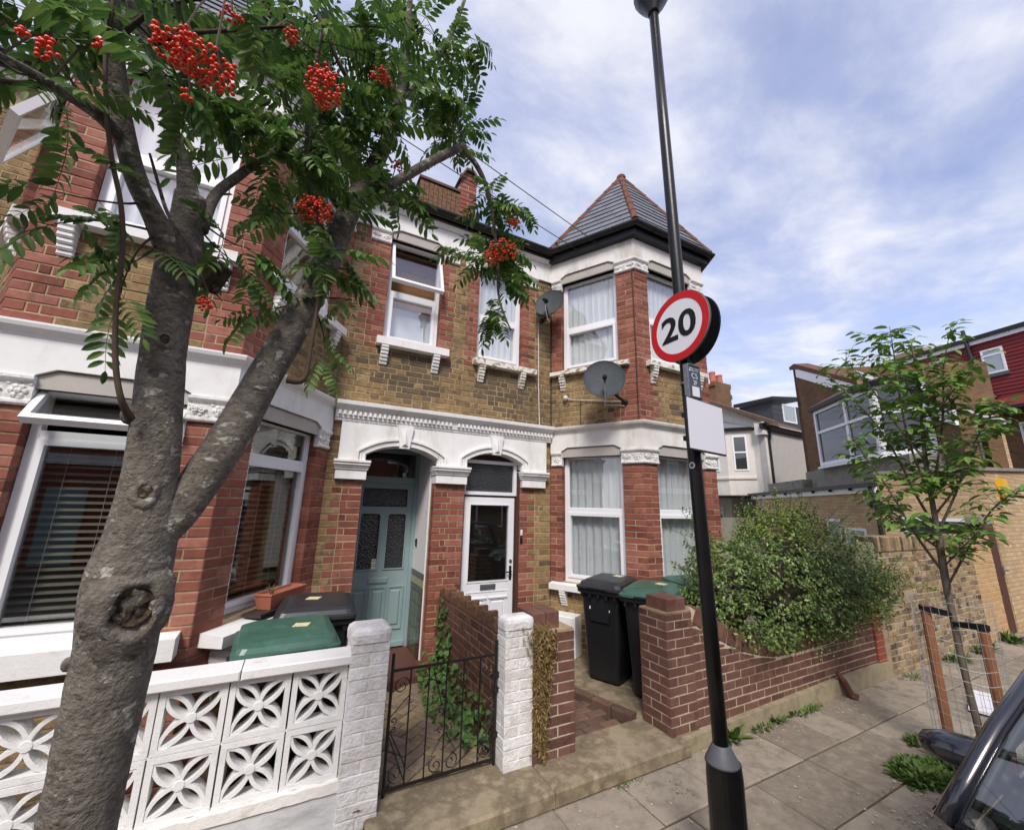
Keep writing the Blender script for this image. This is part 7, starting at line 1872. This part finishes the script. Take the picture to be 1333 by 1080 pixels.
def uvwall(fr, poly, name, m, parent, t0=-.25, t1=0.0, holes=None):
    """flat wall with a procedural brick face mapped in metres"""
    mb = MB(); mb.prism(fr, poly, t0, t1); o = mb.build(name, m, parent); me = o.data
    ul = me.uv_layers.new(name='UVMap')
    for lp in me.loops:
        co = me.vertices[lp.vertex_index].co; d = (co.x - fr.a[0]) * fr.d[0] + (co.y - fr.a[1]) * fr.d[1]; t = (co.x - fr.a[0]) * fr.n[0] + (co.y - fr.a[1]) * fr.n[1]
        ul.data[lp.index].uv = (d + t, co.z)
    return o
def fwin(H, fr, s0, s1, z0, z1, bars=(), vb=(), fw=.06, gl='far_glass', t=.02, curtain_m=None):
    m = MB(); ring(m, fr, s0, s1, z0, z1, fw, -.03, t)
    for z in bars: m.box(fr, s0 + fw, s1 - fw, -.03, t - .004, z - fw * .5, z + fw * .5)
    for s in vb: m.box(fr, s - fw * .5, s + fw * .5, -.03, t - .006, z0 + fw, z1 - fw)
    W = m.build('window', 'upvc_white', H)
    zz = [z0 + fw] + [b for b in bars] + [z1 - fw]; ss = [s0 + fw] + list(vb) + [s1 - fw]
    for i in range(len(zz) - 1):
        for j in range(len(ss) - 1):
            p = MB(); p.box(fr, ss[j], ss[j + 1], t - .03, t - .016, zz[i], zz[i + 1]); p.build('pane', gl, W)
    return W
mat('far_brown_plain', ['5d4735', '6b5340'], .9, scale=4)
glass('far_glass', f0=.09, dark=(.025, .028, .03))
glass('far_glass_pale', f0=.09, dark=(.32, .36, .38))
# single storey brick extension with the flank along the pavement
EX = thing('brick_extension', 'low pale brick extension with black gutter behind the hedge and sapling', 'building', (13.5, 6.5, 0))
fE = skew(0, -.25, 7.15); LE = fE.L
uvwall(fE, [(0, 0), (LE, 0), (LE, 2.60), (0, 2.60)], 'rear_wall', 'far_pale_brick', EX)
pK = fE.b
fK1 = Fr(pK, (11.62, 2.64)); uvwall(fK1, [(0, 0), (fK1.L, 0), (fK1.L, 2.86), (0, 2.86)], 'side_wall', 'far_pale_brick', EX)
fK2 = Fr((11.62, 2.64), (22, 2.5)); uvwall(fK2, [(.0, 0), (fK2.L, 0), (fK2.L, 3.0), (2.7, 3.0), (0, 2.86)], 'street_wall', 'far_pale_brick', EX)
m = MB(); m.prism(fK2, [(-.03, 2.862), (2.7, 3.002), (2.7, 3.06), (-.03, 2.93)], -.3, .05); m.box(fK1, -.02, fK1.L + .03, -.3, .05, 2.862, 2.93); m.build('coping', 'mossy_render', EX)
m = MB(); m.box(fE, -.3, LE - .02, -.0, .06, 2.47, 2.61); m.build('fascia_board', 'upvc_white', EX)
m = MB(); m.prism(fE, [(-.35, 2.6), (LE + .02, 2.6), (LE + .02, 2.69), (-.35, 2.69)], .02, .17); 
for k in range(8): m.box(fE, .2 + k * .9, .25 + k * .9, .06, .12, 2.54, 2.6)
m.build('gutter', 'black_gutter', EX)
m = MB(); u = LE - .06; m.tube([fE.P(u, .12, 2.6), fE.P(u, .12, 2.5), fE.P(u + .03, .07, 2.35), fE.P(u + .05, .07, 0)], .042, 10); m.build('downpipe', 'black_gutter', EX)
m = MB(); m.slab([fE.P(0, 0, 0)[:2], fE.P(LE, 0, 0)[:2], fK1.b, (22, 2.55), (22, 20), (15, 14)], 2.60, 2.63); m.build('flat_roof', 'flat_roof', EX)
m = MB(); m.box(fE, -.28, 2.6, -.9, -.6, 2.6, 3.08); m.build('parapet', 'mossy_render', EX)
fwin(EX, fK1, fK1.L - 1.26, fK1.L - .1, 1.40, 1.95, gl='far_glass')
fwin(EX, fE, 5.1, 5.75, 1.2, 1.85, gl='far_glass_pale'); fwin(EX, fE, 5.9, 6.75, 1.2, 1.66, gl='far_glass_pale')
m = MB(); fL = fE; m.chbox(fL, LE - .36, LE - .20, .05, .09, 2.20, 2.32, .01); m.box(fL, LE - .30, LE - .26, 0, .06, 2.14, 2.22); sl_ = m.build('security_light', 'sign_black'); tag(sl_, 'small black security floodlight beside the extension downpipe', 'light'); m = MB(); m.box(fL, LE - .345, LE - .215, .09, .095, 2.215, 2.305); m.build('lens', 'lamp_plastic', sl_)
m = MB(); m.prism(fK2, [(.62, 2.38), (.92, 2.38), (.97, 2.50), (.90, 2.74), (.64, 2.74), (.58, 2.50)], .0, .09); tag(m.build('alarm_box', 'yellow_box'), 'yellow burglar alarm box on the pale brick street wall', 'alarm')
fDr = Fr((11.10, 2.655), (11.615, 2.66))
DR = thing('side_door', 'narrow brown wooden side door in the pale brick wall', 'door', fDr.P(.25, 0, 0))
for k in range(5): m = MB(); m.chbox(fDr, k * .103 + .002, k * .103 + .101, -.05, -.0, .02, 1.86, .006); m.build('plank', 'brown_wood', DR)
m = MB(); m.box(fDr, .42, .47, .0, .03, 1.0, 1.12); m.tube([fDr.P(.445, .03, 1.06), fDr.P(.445, .08, 1.06)], .015, 6); m.build('latch', 'steel', DR)
m = MB(); m.box(fDr, -.1, .62, -.2, .0, 1.865, 2.0); m.build('lintel', 'mossy_render', DR)
# brown gable with the bay window
GB = thing('gabled_house', 'brown brick gable with white verge and a canted white bay window', 'house', (16, 7, 0))
fG = skew(1.5, -.6, 6.15); LG = fG.L
gz = lambda s: 7.50 - (7.50 - 4.60) * s / 5.9
uvwall(fG, [(0, 0), (LG, 0), (LG, gz(LG)), (0, 7.5)], 'gable_wall', 'far_brown_brick', GB)
m = MB(); m.prism(fG, [(.30, 7.08), (LG, gz(LG) - .28), (LG, gz(LG) + .05), (.30, 7.42)], .0, .06); m.build('verge_board', 'upvc_white', GB)
m = MB(); m.prism(fG, [(-.10, 7.50), (.5, 7.33), (LG, gz(LG) + .05), (LG, gz(LG) + .18), (.3, 7.62), (-.10, 7.62)], -.4, .08); m.build('verge_tiles', 'rust_tile', GB)
fGl = Fr(fG.P(0, -6, 0)[:2], fG.a); uvwall(fGl, [(0, 0), (6, 0), (6, 7.4), (0, 7.4)], 'flank_wall', 'far_brown_brick', GB)
m = MB(); m.box(fG, -.01, 1.75, 0, .05, 2.6, 3.45); m.box(fG, 2.0, 6.2, 0, .66, 2.6, 3.36); m.build('render_apron', 'mossy_render', GB)
b0, b1, c0, c1 = fG.P(2.15, 0, 0)[:2], fG.P(2.65, .75, 0)[:2], fG.P(5.5, .75, 0)[:2], fG.P(6.1, 0, 0)[:2]
BW = part('bay_window', GB)
for a, b, vb in ((b0, b1, ()), (b1, c0, (1.65,)), (c0, c1, ())):
    f = Fr(a, b); m = MB(); ring(m, f, 0, f.L, 3.42, 5.16, .10, -.05, .03); m.box(f, .1, f.L - .1, -.05, .02, 4.42, 4.50)
    for s in vb: m.box(f, s - .06, s + .06, -.05, .025, 3.5, 5.1)
    m.build('frame', 'upvc_white', BW)
    for z0, z1 in ((3.5, 4.42), (4.5, 5.1)):
        p = MB(); p.box(f, .08, f.L - .08, -.03, -.015, z0, z1); p.build('pane', 'far_glass', BW)
m = MB(); m.sweep([b0, b1, c0, c1], [(-.1, 3.34), (.09, 3.34), (.09, 3.39), (-.1, 3.45)]); m.build('sill', 'upvc_white', BW)
m = MB(); m.sweep([b0, b1, c0, c1], [(-.1, 5.16), (.12, 5.16), (.14, 5.28), (-.1, 5.28)]); m.build('gutter', 'black_gutter', BW)
e_ = offs([fG.P(0, 0, 0)[:2], b0, b1, c0, c1, fG.P(6, 0, 0)[:2]], .14)[1:5]
m = MB(); t0_, t1_ = fG.P(2.8, .02, 5.80), fG.P(5.2, .02, 5.6)
v = [(x, y, 5.28) for x, y in e_] + [t0_, t1_]; m.add(v, [(0, 1, 4), (1, 2, 5, 4), (2, 3, 5)]); m.build('bay_roof', 'brown_tile', BW)
# pale wing with sloping white verge
WG = thing('rear_wing', 'pale brick rear wing with a sloping white edge below the red dormer', 'building', (14, 4, 0))
fW = Fr((14, 5.2), (14, 2.75)); wz = lambda y: 4.15 + (y - 2.77) * .757
uvwall(fW, [(0, 0), (2.45, 0), (2.45, wz(2.75)), (0, wz(5.2))], 'wing_wall', 'far_pale_brick', WG)
m = MB(); m.prism(fW, [(0, wz(5.2) - .02), (2.5, wz(2.7) - .02), (2.5, wz(2.7) + .11), (0, wz(5.2) + .11)], -.3, .06); m.build('verge', 'upvc_white', WG)
fW2 = Fr((14.0, 2.75), (16.2, 4.5)); uvwall(fW2, [(0, 0), (fW2.L, 0), (fW2.L, 4.1), (0, 4.1)], 'wing_side', 'far_brown_brick', WG)
fwin(WG, fW, 2.09, 2.28, 3.26, 4.02, bars=(3.75,), fw=.035)
# house at the far right with the bright red tile-hung dormer
RD = thing('tile_hung_house', 'house with dark red tile-hung dormer and two white windows above the sapling', 'house', (28, 6, 0))
k_ = 1.6; u14 = (sin(radians(14)), cos(radians(14)))
A14 = (17 * k_ + u14[0] * 3.4 * k_, 3 * k_ + u14[1] * 3.4 * k_); B14 = (17 * k_ - u14[0] * 2.2 * k_, 3 * k_ - u14[1] * 2.2 * k_)
fR = Fr(A14, B14); so_ = 3.4 * k_
Z = lambda z: 2 + (z - 2) * k_
S_ = lambda s: so_ - s * k_
zb, zt = Z(5.24), Z(6.92)
m = MB(); m.box(fR, 0, fR.L, -3, -.02, zb - .3, zt); m.build('dormer_wall', 'dark_inside', RD)
row = 0; z = zb; hh = .165 * k_ * .62
while z < zt - .02:
    m = MB(); m.prism(fR, [(0, z - .02), (fR.L, z - .02), (fR.L, min(z + hh, zt)), (0, min(z + hh, zt))], -.02, .0, caps=True)
    for i in range(len(m.v)):
        x, y, q = m.v[i]
        if q < z and i < 4: m.v[i] = (x + fR.n[0] * .035, y + fR.n[1] * .035, q)
    m.build('tile_course', 'red_hung_tile', RD); z += hh; row += 1
m = MB(); m.box(fR, -.1, fR.L, -.05, .10, zt, zt + .20); m.build('fascia_board', 'upvc_white', RD)
m = MB(); m.box(fR, -.1, fR.L, -3.2, .22, zt + .19, zt + .36); m.build('roof_edge', 'black_gutter', RD)
for (a, b, z0, z1, bar) in ((.37, -.08, 5.96, 6.68, 6.50), (1.67, 1.12, 5.92, 6.74, 6.5)):
    fwin(RD, fR, S_(a), S_(b), Z(z0), Z(z1), bars=(Z(bar),), fw=.075, gl='far_glass_pale', t=.08)
    m = MB(); m.box(fR, S_(a) - .05, S_(b) + .05, .0, .09, Z(z0) - .16, Z(z0) - .005); m.build('lead_apron', 'grey_band', RD)
m = MB(); m.tube([fR.P(S_(.60), .15, Z(7.42)), fR.P(S_(.58), .15, Z(6.95)), fR.P(S_(.56), .12, Z(6.6)), fR.P(S_(.42), .12, Z(5.5)), fR.P(S_(.25), .12, Z(5.25))], .075, 8); m.build('soil_pipe', 'black_gutter', RD)
uvwall(fR, [(0, 0), (fR.L, 0), (fR.L, zb - .35), (0, zb - .35)], 'house_wall', 'far_brown_brick', RD, t0=-.3, t1=.0)
m = MB(); P = fR.P; m.add([P(0, .0, zb), P(fR.L, .0, zb), P(fR.L, 1.0, zb - .6), P(0, 1.0, zb - .6)], [(3, 2, 1, 0)]); m.build('lower_roof', 'red_hung_tile', RD); m = MB(); m.box(fR, 0, fR.L, .95, 1.08, zb - .72, zb - .58); m.build('lower_gutter', 'black_gutter', RD)
fwin(RD, fR, S_(-.35), S_(-1.1), Z(3.55), Z(4.5), bars=(Z(4.15),), fw=.09, t=.06); fwin(RD, fR, S_(-.02), S_(-.22), Z(3.6), Z(4.5), fw=.08, t=.05)
m = MB(); m.box(fR, 0.6, 2.0, -2.6, -1.4, zt + .2, zt + 1.15); m.build('chimney', 'far_red_brick', RD)
# white rendered house with its own small bay, dormer and chimney
WH_ = thing('rendered_house', 'cream rendered house with canted bay between the turret house and brown gable', 'house', (20, 12, 0))
dcx, dcy = 19.28, 11.0
fD2 = Fr((dcx, dcy), (23.4, 11.0))
m = MB(); m.prism(fD2, [(0, 0), (fD2.L, 0), (fD2.L, 5.75), (0, 5.85)], -.3, 0); m.build('side_wall', 'grey_render', WH_)
fD1 = Fr((dcx - U40[0] * -0 + 3.5, dcy + 9), (dcx, dcy)); 
fD1 = Fr((dcx + .4, dcy + 9.0), (dcx, dcy)); LD = fD1.L
m = MB(); m.prism(fD1, [(0, 0), (LD, 0), (LD, 5.85), (0, 5.85)], -.3, 0); m.build('front_wall', 'cream_render', WH_)
q = lambda s: LD - s
ba = [fD1.P(q(4.6), 0, 0)[:2], fD1.P(q(3.8), .75, 0)[:2], fD1.P(q(1.5), .75, 0)[:2], fD1.P(q(.6), 0, 0)[:2]]
WB = part('bay', WH_)
m = MB(); m.slab(ba, 0, 5.9); m.build('bay_wall', 'cream_render', WB)
m = MB(); m.sweep(ba, [(-.05, 3.50), (.06, 3.50), (.06, 3.60), (-.05, 3.64)]); m.build('string_course', 'cream_render', WB)
m = MB(); m.sweep(ba, [(-.05, 5.88), (.16, 5.88), (.18, 6.0), (-.05, 6.0)]); m.build('gutter', 'black_gutter', WB)
for a, b in ((0, 1), (1, 2), (2, 3)):
    f = Fr(ba[a], ba[b]); w_ = .62 if a != 1 else 1.4; c_ = f.L / 2
    fwin(WH_, f, c_ - w_ / 2, c_ + w_ / 2, 3.9, 5.62, bars=(4.8,), fw=.07, t=.03); fwin(WH_, f, c_ - w_ / 2, c_ + w_ / 2, 1.0, 2.2, bars=(1.9,), fw=.07, t=.03)
e_ = offs([fD1.P(q(6), 0, 0)[:2]] + ba + [fD1.P(q(.2), 0, 0)[:2]], .2)[1:5]; ap = fD1.P(q(2.6), .0, 6.75)
m = MB(); m.add([(x, y, 6.0) for x, y in e_] + [ap], [(0, 1, 4), (1, 2, 4), (2, 3, 4)]); m.build('bay_roof', 'slate', WB)
m = MB(); m.prism(fD2, [(-.35, 5.80), (fD2.L, 5.72), (fD2.L, 5.95), (-.35, 6.05)], .0, .14); m.tube([fD2.P(.12, .2, 5.9), fD2.P(.2, .12, 5.5), fD2.P(.22, .06, 5.3), fD2.P(.22, .06, 0)], .06, 8); m.build('gutter', 'black_gutter', WH_)
m = MB(); m.box(fD2, -.25, .35, -.3, .1, 5.55, 6.15); m.build('eaves_block', 'cream_render', WH_)
m = MB(); m.add([(dcx - .3, dcy - .2, 6.05), (dcx + 5, dcy - .2, 5.95), (dcx + 5, dcy + 5, 8.6), (dcx - .3, dcy + 5, 8.6), (dcx + 5, dcy + 10, 6), (dcx - .3, dcy + 10, 6)], [(0, 1, 2, 3), (3, 2, 4, 5)]); m.build('roof', 'brown_tile', WH_)
m = MB(); m.prism(fD1, [(q(9.3), 6.0), (q(-.3), 6.0), (q(4.5), 8.6)], -.2, -.0) ; m.build('gable', 'cream_render', WH_)
m = MB(); m.prism(fD1, [(q(-.5), 5.95), (q(4.6), 8.62), (q(4.6), 8.82), (q(-.5), 6.15)], -.3, .12); m.build('verge', 'brown_tile', WH_)
CH = part('chimney', WH_)
fC = Fr((24.7, 17.0), (26.4, 17.0))
uvwall(fC, [(0, 6), (1.6, 6), (1.6, 9.6), (1.75, 9.7), (1.75, 9.95), (1.6, 10.05), (1.6, 10.35), (1.72, 10.45), (1.72, 10.75), (-.1, 10.75), (-.1, 10.45), (0, 10.35)], 'stack', 'far_brown_brick', CH, t0=-1.2)
for k, h in ((.45, .85), (1.2, .75)):
    m = MB(); m.lathe([(.24, 0), (.20, h * .8), (.22, h * .85), (.22, h), (.14, h)], fC.P(k, -.5, 10.75), 12); m.build('chimney_pot', 'terracotta', CH)
DM = part('dormer', WH_)
fDm = Fr((23.9, 13.0), (26.9, 13.0)); m = MB(); 
for k in range(9): m.box(fDm, 0, fDm.L, -2, .0 - .01 * (k % 2), 6.95 + k * .15, 7.09 + k * .15)
m.build('cladding', 'dark_cladding', DM)
m = MB(); m.prism(fDm, [(-.25, 8.32), (3.1, 8.75), (3.1, 8.95), (-.25, 8.52)], -2.2, .2); m.build('dormer_roof', 'black_gutter', DM)
fwin(WH_, fDm, 1.0, 2.4, 7.2, 8.3, fw=.09, gl='far_glass_pale')
m = MB(); m.box(WF, 21.5, 27, -18, -13.0, 0, 6.9); m.build('rear_block', 'cream_render', WH_)
# low garden wall and shed edge glimpsed beside the corner house
m = MB(); m.box(WF, 6.9, 15.2, -9.6, -9.4, 0, 1.75); struct(m.build('back_garden_wall', 'mossy_render')); 
# houses across the road: only ever seen mirrored in the windows
OP = thing('terraced_house', 'brick terrace across the road, mirrored in the lower windows', 'house', (2, -9, 0))
fO = Fr((24, -9.0), (-20, -9.0)); uvwall(fO, [(0, -.1), (44, -.1), (44, 6.2), (0, 6.2)], 'wall', 'far_red_brick', OP)
m = MB(); m.add([(24, -8.7, 6.2), (-20, -8.7, 6.2), (-20, -12.5, 8.6), (24, -12.5, 8.6)], [(3, 2, 1, 0)]); m.build('roof', 'brown_tile', OP)
m = MB(); m.box(fO, 0, 44, 0, .08, 2.9, 3.2); m.build('band', 'white_stucco', OP)
for k in range(10):
    s = 1.5 + k * 4.3
    for z0, z1 in ((.9, 2.6), (3.9, 5.5)):
        fwin(OP, fO, s, s + 1.5, z0, z1, bars=(z0 + 1.1,), fw=.08, t=.05)
    fwin(OP, fO, s + 2.3, s + 3.2, 3.9, 5.5, bars=(4.7,), fw=.08, t=.05)
    m = MB(); m.box(fO, s + 2.3, s + 3.2, 0, .05, .0, 2.2); m.build('front_door', random.choice(('teal_paint', 'white_paint', 'brown_wood')), OP)
